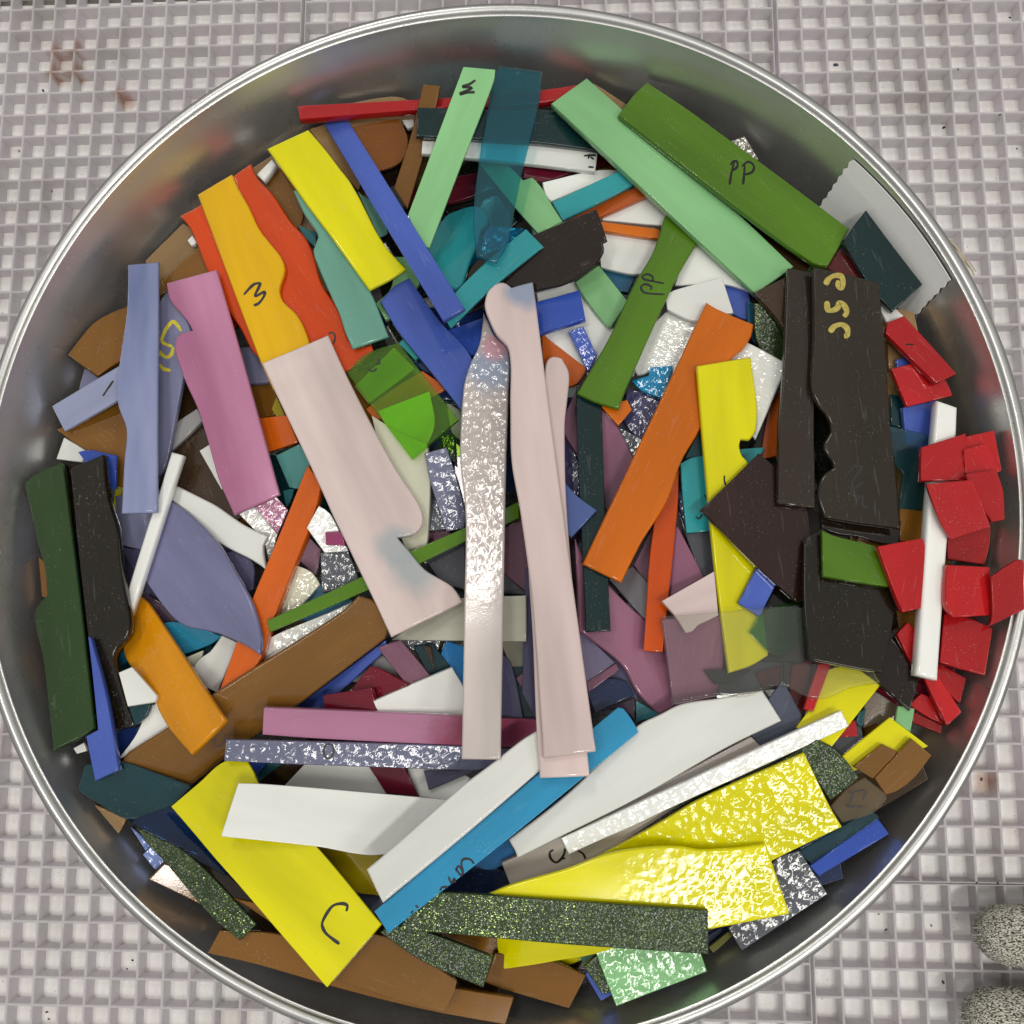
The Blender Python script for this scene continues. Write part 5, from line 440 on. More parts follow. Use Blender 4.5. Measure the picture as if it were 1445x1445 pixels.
["sheet","dark iridescent piece left of the orange strip","violettex.t",3.0,[57.51,35.25,98.67],[[0.1269,-0.9905,-0.0529],[0.9759,0.1151,0.1854],[-0.1776,-0.0751,0.9812]],[-977,-50,-771,-134,-565,-217,-358,-287,-148,-330,67,-331,273,-285,468,-200,654,-89,837,35,1019,159,1204,269,-517,1440,-1184,20],[],[],0.32],
["shard","dark teal chip between orange strip and pale pink plate","tealdark",3.0,[-72.28,0.5,93.38],[[0.5887,-0.8062,0.0589],[0.8079,0.5893,-0.0088],[-0.0276,0.0527,0.9982]],[57,-227,600,98,-340,253,-318,-124],[],[],0.32],
["shard","white chip beside the upright brown strip at top","white",3.0,[-36.39,163.39,104.32],[[0.9568,-0.2715,-0.104],[0.2739,0.9617,0.0093],[0.0975,-0.0374,0.9945]],[-8,-236,224,-63,133,242,-349,58],[],[],0.32],
["strip","thin orange strip between two white pieces at top right","orange",3.0,[57.44,115.91,98.17],[[0.9815,-0.1865,0.0434],[0.1875,0.982,-0.0209],[-0.0387,0.0286,0.9988]],[-1230,-208,1275,-222,1259,227,-1304,203],[],[],0.32],
["sheet","umber plate under the mint strip end at right","umber",3.0,[112.58,74.16,113.46],[[0.3007,-0.9535,-0.0173],[0.9506,0.3012,-0.0748],[0.0766,0.0061,0.997]],[-704,-428,-500,-337,-295,-247,-90,-158,116,-73,325,5,520,64,719,112,919,155,1118,200,-1218,1225,-910,-517],[],[],0.32],
["shard","thin blue edge under the mint plate at bottom","blue",3.0,[39.91,-177.5,121.32],[[0.5593,-0.8143,-0.1556],[0.8191,0.5717,-0.0475],[0.1277,-0.1009,0.9867]],[518,-235,578,220,-509,166,-588,-150],[],[],0.32],
["shard","white chip between the black piece and golden strip","white",3.0,[-133.78,-75.11,120.23],[[0.7531,-0.647,0.1193],[0.6575,0.7465,-0.1018],[-0.0232,0.1551,0.9876]],[210,-713,864,108,767,306,-801,398,-1040,-99],[],[],0.32],
["sheet","white piece right of the maroon strip at bottom centre","white",3.0,[-20.66,-107.67,104.12],[[0.993,-0.1134,0.0319],[0.1176,0.9704,-0.2107],[-0.0071,0.213,0.977]],[-633,-967,724,-951,1333,-27,1121,68,908,164,684,212,485,215,285,211,85,200,-114,185,-314,167,-513,146,-713,124,-913,103,-1113,83,-1313,67],[],[],0.32],
["strip","grey strip end between lilac and pink strips at left","grey",3.0,[-131.51,32.44,98.32],[[0.5788,0.8153,-0.0142],[-0.8129,0.5755,-0.0898],[-0.0651,0.0635,0.9959]],[734,-622,1045,-80,839,-11,635,72,430,155,225,224,17,266,-194,266,-392,207,-575,95,-749,-47,-920,-196,-1095,-330],[],[],0.32],
["shard","teal chip above the pink rippled chip","tealmid",3.0,[-86.37,3.89,92.72],[[-0.1813,-0.9823,0.0479],[0.9831,-0.1798,0.0348],[-0.0256,0.0534,0.9982]],[535,55,-356,217,-179,-272],[],[],0.32],
["shard","silver sparkling sliver behind the orange strip","silvertex.t",3.0,[56.87,24.23,100.95],[[0.529,-0.8478,0.0371],[0.8305,0.5262,0.1825],[-0.1742,-0.0657,0.9825]],[746,-279,181,431,-927,-152],[],[],0.32],
["strip","plum edge under the lilac wedge right of the pink strips","plum2",3.0,[43.3,-70.04,112.2],[[0.8217,0.5617,-0.0961],[-0.5673,0.8223,-0.0447],[0.0539,0.0913,0.9944]],[-770,-185,685,-144,714,128,-629,201],[],[],0.32],
["shard","cream piece seen green through the transparent green square","cream",3.0,[-33.19,30.16,99.92],[[0.6863,0.7271,0.0156],[-0.714,0.6695,0.2048],[0.1385,-0.1518,0.9787]],[-486,1401,-551,1193,-617,985,-682,777,-742,568,-793,357,-835,143,-858,-81,-863,-307,-857,-534,-848,-761,-844,-988,-617,-927,-385,-875,-152,-826,79,-772,304,-706,520,-620,724,-507,888,-378,1033,-227,1162,-60,1283,116,1399,297,1518,476,1644,647,-424,1609],[],[],0.32],
["strip","blackish maroon strip above the white bar at lower left","maroonblack",3.0,[-81.82,-107.97,104.24],[[-0.9138,-0.3902,0.1126],[0.3857,-0.9207,-0.0601],[0.1271,-0.0115,0.9918]],[41,-316,230,-280,417,-227,602,-165,787,-103,973,-50,776,69,581,201,381,309,169,357,-31,344,-226,298,-418,231,-608,153,-799,74,-992,7,-784,-91,-578,-198,-369,-286,-153,-326],[],[],0.32],
["shard","dark purple chip between golden strip and lilac half lens","plumdark",3.0,[-136.0,-42.13,99.65],[[0.7755,-0.6311,0.0151],[0.6313,0.7755,-0.0062],[-0.0078,0.0143,0.9999]],[436,-642,1210,-48,939,86,655,166,419,158,184,139,-51,112,-287,79,-522,42,-758,4,-994,-32,-1231,-64],[],[],0.32],
["shard","dark brown sliver below the thin green strip end","umber",3.0,[-79.83,-51.59,105.24],[[0.9015,0.4074,0.1463],[-0.4122,0.9111,0.0026],[-0.1322,-0.0627,0.9892]],[-611,-164,730,-89,622,112,-742,141],[],[],0.32],
["strip","thin rust orange strip below the teal strip at top right","rust",3.0,[50.7,125.96,100.4],[[0.9289,0.2829,0.2389],[-0.2782,0.959,-0.054],[-0.2444,-0.0163,0.9695]],[-1832,-197,-1618,-208,-1406,-220,-1193,-232,-982,-243,-771,-250,-561,-253,-352,-251,-143,-248,65,-244,273,-239,479,-234,686,-227,892,-221,1097,-214,1302,-207,1506,-200,1710,-194,1913,-188,1760,10,1606,209,1418,312,1128,338,837,353,546,358,253,356,-40,347,-334,334,-629,317,-925,299,-1222,281,-1521,264,-1820,251,-2120,242],[],[],0.32],
["sheet","large rippled white plate behind orange and yellow pieces","white.r",3.0,[85.89,62.83,103.58],[[0.9141,-0.3578,0.1907],[0.3626,0.9319,0.0101],[-0.1813,0.0599,0.9816]],[-1950,922,-2050,717,-2151,512,-2244,305,-2325,92,-2387,-129,-2423,-335,-2444,-544,-2453,-755,-2455,-968,-2454,-1181,-2455,-1393,-2462,-1604,-2021,-1950,-1296,-1407,-200,-2342,879,-3238,2720,-2642,3324,-3056,3413,-1396,3497,281,3304,326,3110,374,2917,423,2722,471,2527,519,2331,566,2134,609,1936,649,1737,684,1529,717,1320,745,1110,771,899,794,688,816,476,837,263,857,49,878,-165,899,-380,922,-595,948,-804,975,-1013,1004,-1223,1035,-1433,1066,-1645,1098,-1856,1129],[],[],0.75],
["shard","brown chip left of the white rod at right","brown",3.0,[162.19,-12.66,113.16],[[-0.2044,-0.9738,0.0991],[0.9768,-0.2095,-0.0438],[0.0634,0.0879,0.9941]],[690,-428,569,508,-677,502,-582,-582],[],[],0.32],
["shard","dark blue sliver above the small olive strip end","navy",3.0,[84.75,-163.49,110.06],[[0.8677,0.4801,-0.1288],[-0.4952,0.8575,-0.1397],[0.0434,0.185,0.9818]],[-538,-186,547,-133,614,159,-623,160],[],[],0.32],
["shard","cream chip between golden strip and white piece","cream",3.0,[-120.9,-65.6,100.98],[[0.8052,0.591,0.0482],[-0.5919,0.806,0.0053],[-0.0358,-0.0328,0.9988]],[-397,-165,64,-430,683,166,-351,430],[],[],0.32],
["sheet","navy wedge between sky blue and sparkling green strips","navy",3.0,[-5.84,-145.74,114.97],[[0.9818,0.1808,-0.0574],[-0.1833,0.9822,-0.0407],[0.049,0.0505,0.9975]],[-1267,-154,-1086,-197,-905,-243,-724,-289,-543,-335,-362,-379,-181,-420,1,-456,183,-487,367,-511,551,-527,735,-517,914,-473,1091,-411,1267,-344,1445,-286,1379,231,1188,313,998,410,809,507,617,589,423,640,224,643,41,610,-135,559,-306,493,-473,416,-637,330,-799,239,-960,145,-1121,53,-1284,-34,-1449,-115],[],[],0.32],
["shard","dark lilac chip right of the lilac half lens","lilacdark",3.0,[-99.35,-27.63,101.63],[[0.4732,-0.8591,0.195],[0.8793,0.4742,-0.0445],[-0.0542,0.1925,0.9798]],[898,-493,934,-127,740,-35,549,69,356,167,154,244,-62,281,-291,255,-515,172,-738,66,-963,-29,-1060,-571],[],[],0.32],
["shard","orange block between pink strip and pale pink plate","orange3",3.0,[-89.64,30.24,99.27],[[0.7409,-0.6712,-0.0208],[0.6674,0.7326,0.1335],[-0.0744,-0.1128,0.9908]],[272,-883,943,251,-181,763,-1034,-132],[],[],0.32],
["shard","rippled pink glass beside the orange strip","pinkclear.t",3.0,[-76.1,-20.75,94.62],[[0.2928,-0.9562,-0.0035],[0.9561,0.2928,-0.0131],[0.0136,0.0005,0.9999]],[968,28,-18,511,-940,25,-10,-563],[],[],0.32],
["strip","rippled white strip along the brown diagonal strip","white.t",3.0,[-73.0,-51.79,109.36],[[0.8763,0.4811,0.0261],[-0.4817,0.876,0.0234],[-0.0116,-0.0331,0.9994]],[-2058,149,-2200,-11,-2330,-186,-2466,-353,-2131,-343,-1796,-335,-1460,-328,-1125,-322,-790,-316,-454,-310,-119,-302,216,-292,551,-280,885,-264,1219,-246,1553,-222,1790,-185,2021,-120,2250,-44,2481,27,2251,38,2022,47,1792,57,1562,70,1333,88,1127,109,921,133,716,158,510,185,304,212,99,240,-107,267,-313,292,-519,316,-725,337,-932,355,-1139,369,-1397,378,-1654,356,-1889,275],[],[],0.32],
["shard","dark teal chip above the white triangle","tealdark",3.0,[-23.73,-63.09,103.41],[[0.6912,-0.7133,-0.1157],[0.7113,0.6998,-0.0652],[0.1275,-0.0372,0.9911]],[432,-577,797,348,-412,422,-818,-193],[],[],0.32],
["sheet","plum plate between the two pink strips","plumdark2",3.0,[8.35,-27.1,104.28],[[0.4056,-0.909,0.096],[0.914,0.4035,-0.0411],[-0.0014,0.1044,0.9945]],[-1280,-23,-1079,-135,-878,-245,-675,-341,-467,-407,-251,-427,-50,-408,146,-365,338,-303,527,-226,712,-139,894,-45,1074,52,1251,146,1427,317,1573,523,-66,817,-1713,1137,-1485,73],[],[],0.32],
["shard","dark teal wedge between the two pink strip ends","tealdark",3.0,[13.27,-76.1,105.52],[[0.2343,-0.9722,0.0057],[0.9714,0.2343,0.038],[-0.0382,-0.0034,0.9993]],[1014,-278,1054,250,-957,339,-1111,-310],[],[],0.32],
["shard","lilac wedge right of the right pink strip","lilac3",3.0,[39.67,-63.14,113.37],[[0.409,-0.8909,0.1973],[0.9095,0.3804,-0.1678],[0.0744,0.2481,0.9659]],[749,-647,518,684,-1267,-37],[],[],0.32],
["shard","small speckled green chip left of the mint plate at bottom","avent.a",3.0,[43.36,-175.27,124.84],[[0.6527,-0.7575,-0.0117],[0.7526,0.65,-0.1053],[0.0874,0.0599,0.9944]],[193,-435,290,-293,355,-144,354,67,323,277,292,486,-896,367,-911,-325],[],[],0.32],
["shard","small lilac piece behind the brown chip at left","lilac",3.0,[-167.46,53.99,102.66],[[0.8991,0.4366,-0.0313],[-0.4332,0.8978,0.0788],[0.0625,-0.0573,0.9964]],[-875,-185,254,-492,918,131,-296,545],[],[],0.32],
["shard","dark lilac chip under the thin white rod at left","lilacdark",3.0,[-146.29,-23.03,99.28],[[0.9254,-0.3788,0.0124],[0.379,0.9253,-0.0111],[-0.0072,0.015,0.9999]],[-5,-430,493,-227,463,519,-951,138],[],[],0.32],
["shard","rippled cream glass beside the orange strip","cream.t",3.0,[-79.19,-37.43,106.6],[[-0.5104,-0.8599,0.0027],[0.8599,-0.5104,-0.0108],[0.0106,-0.0032,0.9999]],[-108,-633,82,-570,271,-502,457,-428,642,-351,827,-273,1011,-195,1196,-119,1381,-46,1184,76,990,203,795,327,595,440,385,532,188,594,-13,640,-218,675,-424,704,-630,734,-835,768,-980,511,-1080,240,-1083,18,-1056,-204,-1016,-426,-983,-648,-754,-676,-525,-705,-301,-687],[],[],0.32],
["sheet","pointed white plate above the orange piece","white",3.0,[83.8,80.98,105.94],[[0.9827,-0.1613,0.0908],[0.1618,0.9868,0.0012],[-0.0898,0.0135,0.9959]],[-1105,-474,-910,-541,-716,-615,-523,-690,-329,-756,-133,-805,65,-827,289,-775,498,-653,711,-542,914,-475,1119,-414,1324,-357,1529,-298,883,1148,681,1066,478,985,275,905,72,824,-132,743,-335,661,-537,576,-739,490,-940,400,-1129,281,-1309,145],[],[],0.32],
["shard","dark teal chip between orange and yellow pieces","turqdark",3.0,[83.07,20.96,106.71],[[-0.3596,-0.9109,-0.2025],[0.9302,-0.3672,-0.0001],[-0.0742,-0.1884,0.9793]],[140,531,-791,-188,650,-343],[],[],0.32],
["strip","thin sparkling violet edge beside the narrow orange strip","violettex.t",3.0,[79.49,-12.58,103.48],[[0.2641,-0.9645,0.0055],[0.9382,0.2582,0.2304],[-0.2237,-0.0557,0.9731]],[-56,-131,1685,-155,1830,146,81,127,-1701,133,-1839,-119],[],[],0.32],
["shard","small blue edge above the upper red square","blue",3.0,[162.55,51.07,114.92],[[0.9989,-0.0465,-0.0059],[0.0467,0.998,0.0429],[0.0039,-0.0431,0.9991]],[-343,-251,468,-195,249,276,-374,170],[],[],0.32],
["sheet","yellow plate beside the brown chips at lower right wall","yellow",3.0,[144.5,-97.02,125.4],[[0.95,0.2917,0.1111],[-0.2847,0.9557,-0.0745],[-0.1279,0.0392,0.991]],[-1275,-187,-1091,-183,-907,-180,-724,-177,-540,-174,-357,-171,-174,-168,9,-165,191,-161,374,-157,556,-151,738,-145,920,-137,1099,-119,1278,-89,1456,-59,567,1250,-524,810,-1593,364],[],[],0.32],
["shard","small olive strip end beside the sparkling grey plate","olive2",3.0,[85.11,-164.87,114.26],[[0.8072,0.5782,-0.1185],[-0.5899,0.7976,-0.1261],[0.0216,0.1717,0.9849]],[-459,-137,500,-95,444,119,-486,112],[],[],0.32],
["sheet","blue teal plate passing under the golden strip","skydark",3.0,[-131.64,-57.67,101.43],[[0.9684,0.2435,0.0547],[-0.2493,0.9533,0.1702],[-0.0107,-0.1785,0.9839]],[-2200,-507,-2006,-530,-1812,-545,-1599,-547,-1387,-549,-1176,-551,-964,-552,-752,-553,-541,-553,-330,-552,-118,-550,92,-546,303,-541,514,-535,733,-526,952,-515,1170,-500,1388,-480,1605,-454,1821,-421,2079,-335,2329,-224,2145,-98,1964,33,1783,164,1600,294,1414,419,1224,535,1026,640,797,741,557,820,311,870,60,886,-151,875,-361,847,-570,804,-777,749,-980,683,-1179,607,-1394,503,-1597,379,-1794,242,-1989,102,-2188,-32],[],[],0.32],
["sheet","white piece under the lilac hammered strip at left","white",3.0,[-60.07,-110.39,105.31],[[0.9964,-0.0586,-0.0618],[0.0617,0.9969,0.0486],[0.0587,-0.0523,0.9969]],[-2008,-307,-675,-332,677,-328,2015,-362,1221,698,-1230,631],[],[],0.32],
["shard","lilac piece between pink strip and pale pink plate","lilac",3.0,[-102.74,59.82,94.92],[[0.5004,-0.8363,0.2241],[0.8615,0.5067,-0.033],[-0.0859,0.2096,0.974]],[719,-552,1185,333,-716,491,-1188,-273],[],[],0.32],
["shard","blue green piece left of the pale pink plate","seafoam2",3.0,[-81.56,15.31,99.84],[[0.0155,-0.968,-0.2505],[0.999,0.0047,0.0437],[-0.0412,-0.251,0.9671]],[816,-309,914,199,-251,711,-963,208,-517,-809],[],[],0.32],
["shard","rippled white chip below the pink strip end","white.t",3.0,[-97.18,-12.15,99.79],[[0.4222,-0.8567,-0.2963],[0.8682,0.4761,-0.1395],[0.2606,-0.1983,0.9449]],[-867,-242,-672,-187,-477,-130,-281,-76,-84,-28,116,10,319,32,554,23,789,-22,1023,-82,1258,-135,399,692,-1014,438,-1063,-293],[],[],0.32],
["shard","grey cream piece between the two pink strips","greycream",3.0,[10.2,-61.21,105.49],[[0.4826,-0.8758,0.0104],[0.8753,0.4827,0.0304],[-0.0316,-0.0056,0.9995]],[335,-445,641,115,-233,629,-743,-299],[],[],0.32],
["strip","blue strip along the lower edge of the brown diagonal strip","blue",3.0,[-57.29,-72.74,103.1],[[0.7654,0.5953,0.2443],[-0.6006,0.7972,-0.0609],[-0.231,-0.1001,0.9678]],[-2250,365,-2055,185,-1857,12,-1647,-136,-1417,-242,-1205,-277,-993,-262,-781,-220,-568,-174,-356,-144,-131,-130,93,-116,317,-103,540,-91,763,-79,985,-67,1207,-56,1429,-44,1650,-33,1870,-22,2090,-10,2309,2,2424,295,830,367,-793,446,-2453,534],[],[],0.32],
["shard","tiny plum chip between the two pink strip ends","plum2",3.0,[12.83,-71.43,108.68],[[0.0491,-0.9988,-0.0024],[0.9986,0.049,0.0192],[-0.019,-0.0034,0.9998]],[453,79,-352,173,-101,-252],[],[],0.32],
["shard","orange brown wedge right of the pink strip top","rust",3.0,[27.13,57.28,96.7],[[0.6516,-0.7547,0.0761],[0.7451,0.6556,0.1226],[-0.1424,-0.0232,0.9895]],[-1372,337,-1199,194,-1027,48,-853,-92,-673,-220,-483,-328,-279,-408,-41,-444,201,-427,446,-379,691,-324,933,-284,1056,-79,1129,135,1090,371,1007,601,924,830,-1550,470],[],[],0.32],
["shard","small dark wedge on the dark teal chip","umber",3.0,[-23.97,-61.34,106.8],[[0.2949,-0.9523,-0.0781],[0.9541,0.2979,-0.0301],[0.0519,-0.0657,0.9965]],[646,-22,-247,162,-399,-140],[],[],0.32],
["shard","dark teal corner below the upper red square","tealdark",3.0,[160.2,33.32,110.59],[[0.059,-0.9971,-0.0479],[0.9959,0.0555,0.0718],[-0.069,-0.0519,0.9963]],[531,-324,718,246,-547,286,-702,-208],[],[],0.32],
["sheet","yellow plate under the clear sheet at lower right","yellow",3.0,[125.92,-77.36,123.36],[[0.6867,0.7174,-0.1175],[-0.724,0.6606,-0.1985],[-0.0648,0.2214,0.973]],[-1613,61,-1568,-110,-1526,-282,-1492,-454,-1465,-668,-1450,-881,-1435,-1094,67,-1043,1592,-990,1571,-819,1559,-645,1549,-470,1535,-296,1510,-124,1468,44,1403,205,1301,345,1165,462,1009,565,848,665,696,771,505,699,316,623,128,547,-61,475,-253,412,-447,360,-647,322,-849,296,-1051,278,-1254,265,-1456,251,-1657,234],[],[],0.32],
["shard","bright blue chip left of the left pink strip end","bluebright",3.0,[-14.55,-66.64,105.49],[[0.3307,-0.9428,-0.0421],[0.9365,0.3334,-0.1089],[0.1167,-0.0034,0.9932]],[-448,-248,-230,-173,-9,-108,196,-61,402,-20,608,19,814,56,1020,96,-596,709,-1089,54,-667,-324],[],[],0.32],
["sheet","cream plate right of the pale pink plate","cream",3.0,[-34.03,5.46,104.73],[[0.2543,-0.9671,-0.0028],[0.9574,0.2514,0.1421],[-0.1367,-0.0389,0.9898]],[-3007,-716,-2716,-723,-2425,-730,-2136,-738,-1846,-745,-1558,-753,-1270,-759,-982,-764,-695,-768,-409,-770,-123,-769,162,-765,386,-763,609,-763,832,-763,1055,-763,1278,-760,1500,-753,1721,-741,1941,-722,2160,-695,2377,-658,2592,-610,2774,-515,2924,-357,3059,-174,3201,-5,2990,67,2779,140,2568,213,2357,285,2145,357,1932,427,1719,495,1521,558,1323,621,1125,684,926,748,727,810,528,872,328,932,127,990,-74,1046,-277,1099,-481,1150,-726,1193,-975,1216,-1226,1232,-1477,1251,-1621,1072,-1762,891,-1904,709,-2048,528,-2196,350,-2351,177,-2500,22,-2656,-127,-2815,-274,-2976,-418,-3138,-564,-3299,-711],[],[],0.32],
["strip","teal strip between white and orange pieces at top right","turq",3.0,[42.25,129.34,104.9],[[0.9265,0.3655,0.0891],[-0.3716,0.926,0.0662],[-0.0583,-0.0945,0.9938]],[-1588,-515,131,-444,1864,-333,1429,461,-137,435,-1699,396],[],[],0.32],
["shard","slate piece below the turquoise piece with ticks","slate",3.0,[83.78,-21.66,106.94],[[0.2374,-0.9714,0.0095],[0.9709,0.237,-0.0343],[0.0311,0.0174,0.9994]],[971,-373,847,289,-740,614,-1078,-530],[],[],0.32],
["sheet","blue plate between white rod and black plate at right","blue",3.0,[166.63,26.53,112.97],[[-0.0218,-0.9986,-0.049],[0.9903,-0.0149,-0.138],[0.137,-0.0515,0.9892]],[688,-548,1093,558,-1056,657,-725,-668],[],[],0.32],
["strip","narrow red strip under the clear sheet lower edge","red",3.0,[120.29,-73.19,125.34],[[-0.4226,-0.8849,0.1958],[0.9054,-0.4218,0.0478],[0.0403,0.1974,0.9795]],[943,-143,895,190,-1032,182,-806,-229],[],[],0.32],
["shard","brown chip with glossy ridge over yellow at lower right","brown2",3.0,[139.85,-98.28,128.04],[[0.7906,0.6072,0.0785],[-0.5994,0.7938,-0.1035],[-0.1251,0.0348,0.9915]],[-510,-413,771,-201,523,315,-784,299],[],[],0.32],
["strip","blue strip resting on the lower right wall","blue2",3.0,[129.56,-129.59,124.23],[[-0.862,-0.5022,0.0691],[0.5069,-0.8517,0.133],[-0.0079,0.1496,0.9887]],[38,-273,1525,-192,1436,237,-30,273,-1504,307,-1466,-351],[],[],0.32],
["strip","maroon strip between white pieces below the lilac strip","maroon",3.0,[-36.27,-109.3,108.66],[[0.8857,-0.4621,0.0435],[0.4585,0.8857,0.0728],[-0.0722,-0.0445,0.9964]],[-41,-584,1103,-77,119,654,-1181,7],[],[],0.32],
["shard","bright blue chip right of the sky blue strip scribble","bluebright",3.0,[3.71,-137.45,117.08],[[0.8966,0.4318,-0.0985],[-0.4394,0.8951,-0.0761],[0.0553,0.1115,0.9922]],[-678,101,-504,-61,-303,-163,-95,-187,113,-178,323,-149,533,-116,744,-92,718,581,-851,264],[],[],0.32],
["sheet","brown chip with curved top at the left wall","brown",4,[-163.1,68.25,106.97],[[0.1428,0.9773,-0.1564],[-0.9355,0.1849,0.3011],[0.3231,0.1033,0.9407]],[-1681,-152,-1483,-301,-1283,-450,-1084,-602,-892,-761,-715,-929,-548,-1106,-381,-1285,1269,-1209,1761,-591,1608,-413,1457,-234,1304,-58,1143,111,964,282,774,443,566,584,326,702,71,799,-185,889,-409,966,-635,1037,-861,1106,-1085,1175],[],[],0.32],
["sheet","white piece with wavy side beside the orange rod end","white",3.0,[-113.53,-63.06,104.22],[[-0.6271,-0.7786,-0.0252],[0.7729,-0.6178,-0.1446],[0.097,-0.1102,0.9892]],[-848,-120,-648,-102,-448,-90,-250,-95,9,-172,268,-248,509,-222,751,-176,948,-172,1146,-176,822,1181,-1213,525,-1047,-135],[],[],0.32],
["shard","rippled pink chip below the pink strip end","pink.t",3.0,[-89.7,-3.83,102.81],[[0.2022,-0.9485,-0.244],[0.938,0.2591,-0.2301],[0.2815,-0.1824,0.9421]],[912,-80,49,558,-596,219,-365,-697],[],[],0.32],
["sheet","sparkling grey hammered piece above the thin green strip","silvertex.t",3.0,[-60.2,-32.37,106.36],[[0.0224,-0.9995,0.0211],[0.9997,0.0223,-0.0076],[0.0072,0.0212,0.9997]],[483,-726,462,-477,441,-227,387,12,298,207,187,389,67,568,-48,748,-1168,311,-1109,-805],[],[],0.32],
["shard","plum strip above the maroon chips","plum2",3.0,[-33.63,-64.43,110.35],[[0.6895,-0.7136,-0.1243],[0.7121,0.6992,-0.0639],[0.1325,-0.0445,0.9902]],[756,-529,1075,377,-719,493,-1112,-340],[],[],0.32],
["shard","dark lilac wedge between the two pink strip ends","lilacdark",3.0,[8.87,-73.28,108.55],[[0.2364,-0.9717,0.004],[0.9712,0.2364,0.0315],[-0.0316,-0.0035,0.9995]],[-143,-613,1107,-908,1350,131,1148,134,946,141,743,151,539,162,335,173,131,181,-73,186,-277,186,-481,178,-685,162,-889,136,-1085,39,-1250,-134,-1415,-306],[],[],0.32],
["strip","pinkish plum sliver right of the pink strips","plum",3.0,[32.26,32.13,100.43],[[0.0021,-0.9696,0.2446],[0.9997,-0.0037,-0.023],[0.0232,0.2445,0.9694]],[244,-343,564,-268,801,-164,1027,-42,1246,89,1462,222,1680,349,39,329,-1676,309,-1447,215,-1221,116,-997,16,-772,-81,-547,-172,-318,-253,-85,-321],[],[],0.32],
["strip","long narrow orange strip between lilac lens and pale pink plate","orange3",5,[-86.04,-35.37,110.17],[[-0.317,-0.9456,0.0728],[0.9455,-0.3091,0.1021],[-0.0741,0.1012,0.9921]],[-4825,-414,-4607,-415,-4389,-417,-4172,-418,-3955,-420,-3738,-421,-3522,-423,-3307,-425,-3092,-427,-2877,-429,-2663,-432,-2449,-435,-2182,-440,-1915,-446,-1648,-453,-1383,-460,-1118,-468,-854,-475,-590,-482,-328,-489,-65,-495,196,-500,457,-503,718,-505,922,-504,1125,-501,1329,-497,1532,-490,1735,-483,1937,-476,2138,-467,2340,-460,2541,-452,2735,-445,2928,-438,3121,-430,3314,-422,3507,-414,3699,-406,3890,-398,4082,-390,4272,-382,4463,-374,4299,-242,4140,-100,3982,45,3823,188,3661,324,3493,448,3316,554,3129,637,2934,688,2734,706,2529,702,2321,683,2112,658,1903,635,1695,624,1499,623,1303,621,1107,620,910,618,712,616,515,614,316,612,118,608,-81,604,-423,599,-766,602,-1111,609,-1457,618,-1804,626,-2153,632,-2502,633,-2852,627,-3203,610,-3555,581,-3907,537,-4260,476,-4457,384,-4618,218,-4760,9,-4897,-212,-5044,-412],[],[],0.32],
["strip","long thin red strip lying along the top wall","red",4,[-14.75,167.92,110.23],[[0.993,0.0983,-0.0662],[-0.1031,0.9919,-0.0743],[0.0584,0.0806,0.995]],[-6703,450,-6645,-197,-6406,-196,-6167,-196,-5927,-196,-5688,-195,-5448,-194,-5209,-194,-4969,-193,-4729,-193,-4489,-193,-4249,-193,-4009,-194,-3769,-194,-3472,-195,-3175,-196,-2878,-197,-2580,-198,-2283,-199,-1985,-200,-1687,-202,-1390,-204,-1092,-207,-794,-211,-495,-216,-197,-222,101,-230,398,-243,696,-258,994,-275,1292,-292,1590,-309,1888,-325,2186,-339,2484,-349,2783,-355,3082,-356,3381,-350,3600,-339,3820,-319,4040,-293,4259,-262,4478,-227,4698,-189,4918,-150,5138,-112,5358,-76,5578,-43,5569,404,5356,388,5143,371,4931,354,4718,337,4505,319,4293,303,4080,288,3868,275,3656,265,3444,258,3143,250,2842,244,2541,240,2241,236,1941,234,1640,233,1340,234,1040,235,741,237,441,241,142,245,-158,250,-705,262,-1252,275,-1799,290,-2345,306,-2891,323,-3436,341,-3981,359,-4526,378,-5071,397,-5615,415,-6160,433],[],[],0.32],
["shard","small teal tip between orange red and seafoam pieces","tealmid",3.0,[-80.89,116.87,97.28],[[0.6755,-0.717,-0.172],[0.7266,0.687,-0.0104],[0.1257,-0.118,0.985]],[-319,-80,-23,-151,264,-125,549,-65,139,398,-609,23],[],[],0.32],
["shard","small turquoise end between green glass and blue strip","turq",3.0,[-34.31,65.91,98.25],[[0.825,-0.5626,-0.0532],[0.5608,0.8267,-0.0457],[0.0697,0.0079,0.9975]],[424,-382,640,292,-475,273,-589,-183],[],[],0.32],
["shard","mint piece with sharp end below the black half lens","mint",3.0,[43.21,84.19,95.58],[[0.4664,-0.8807,0.0822],[0.8845,0.4657,-0.0289],[-0.0128,0.0862,0.9962]],[-1043,-284,-769,-289,-497,-280,-243,-257,11,-231,264,-202,514,-169,763,-130,1010,-85,1108,-29,1194,50,529,1227,-1524,960,-1318,-279],[],[],0.32],
["shard","small grey hammered chip behind the olive green strip","greytex.t",3.0,[104.55,146.63,106.59],[[0.6848,-0.6648,-0.2985],[0.724,0.6672,0.1749],[0.0829,-0.3359,0.9382]],[471,-427,674,227,-429,408,-715,-208],[],[],0.32],
["shard","turquoise chip right of the yellow piece notch","turq",3.0,[105.1,17.05,105.22],[[0.9881,0.0923,0.1231],[-0.0931,0.9957,0.001],[-0.1225,-0.0124,0.9924]],[-260,-346,-30,-243,183,-113,329,75,453,285,-674,342],[],[],0.32],
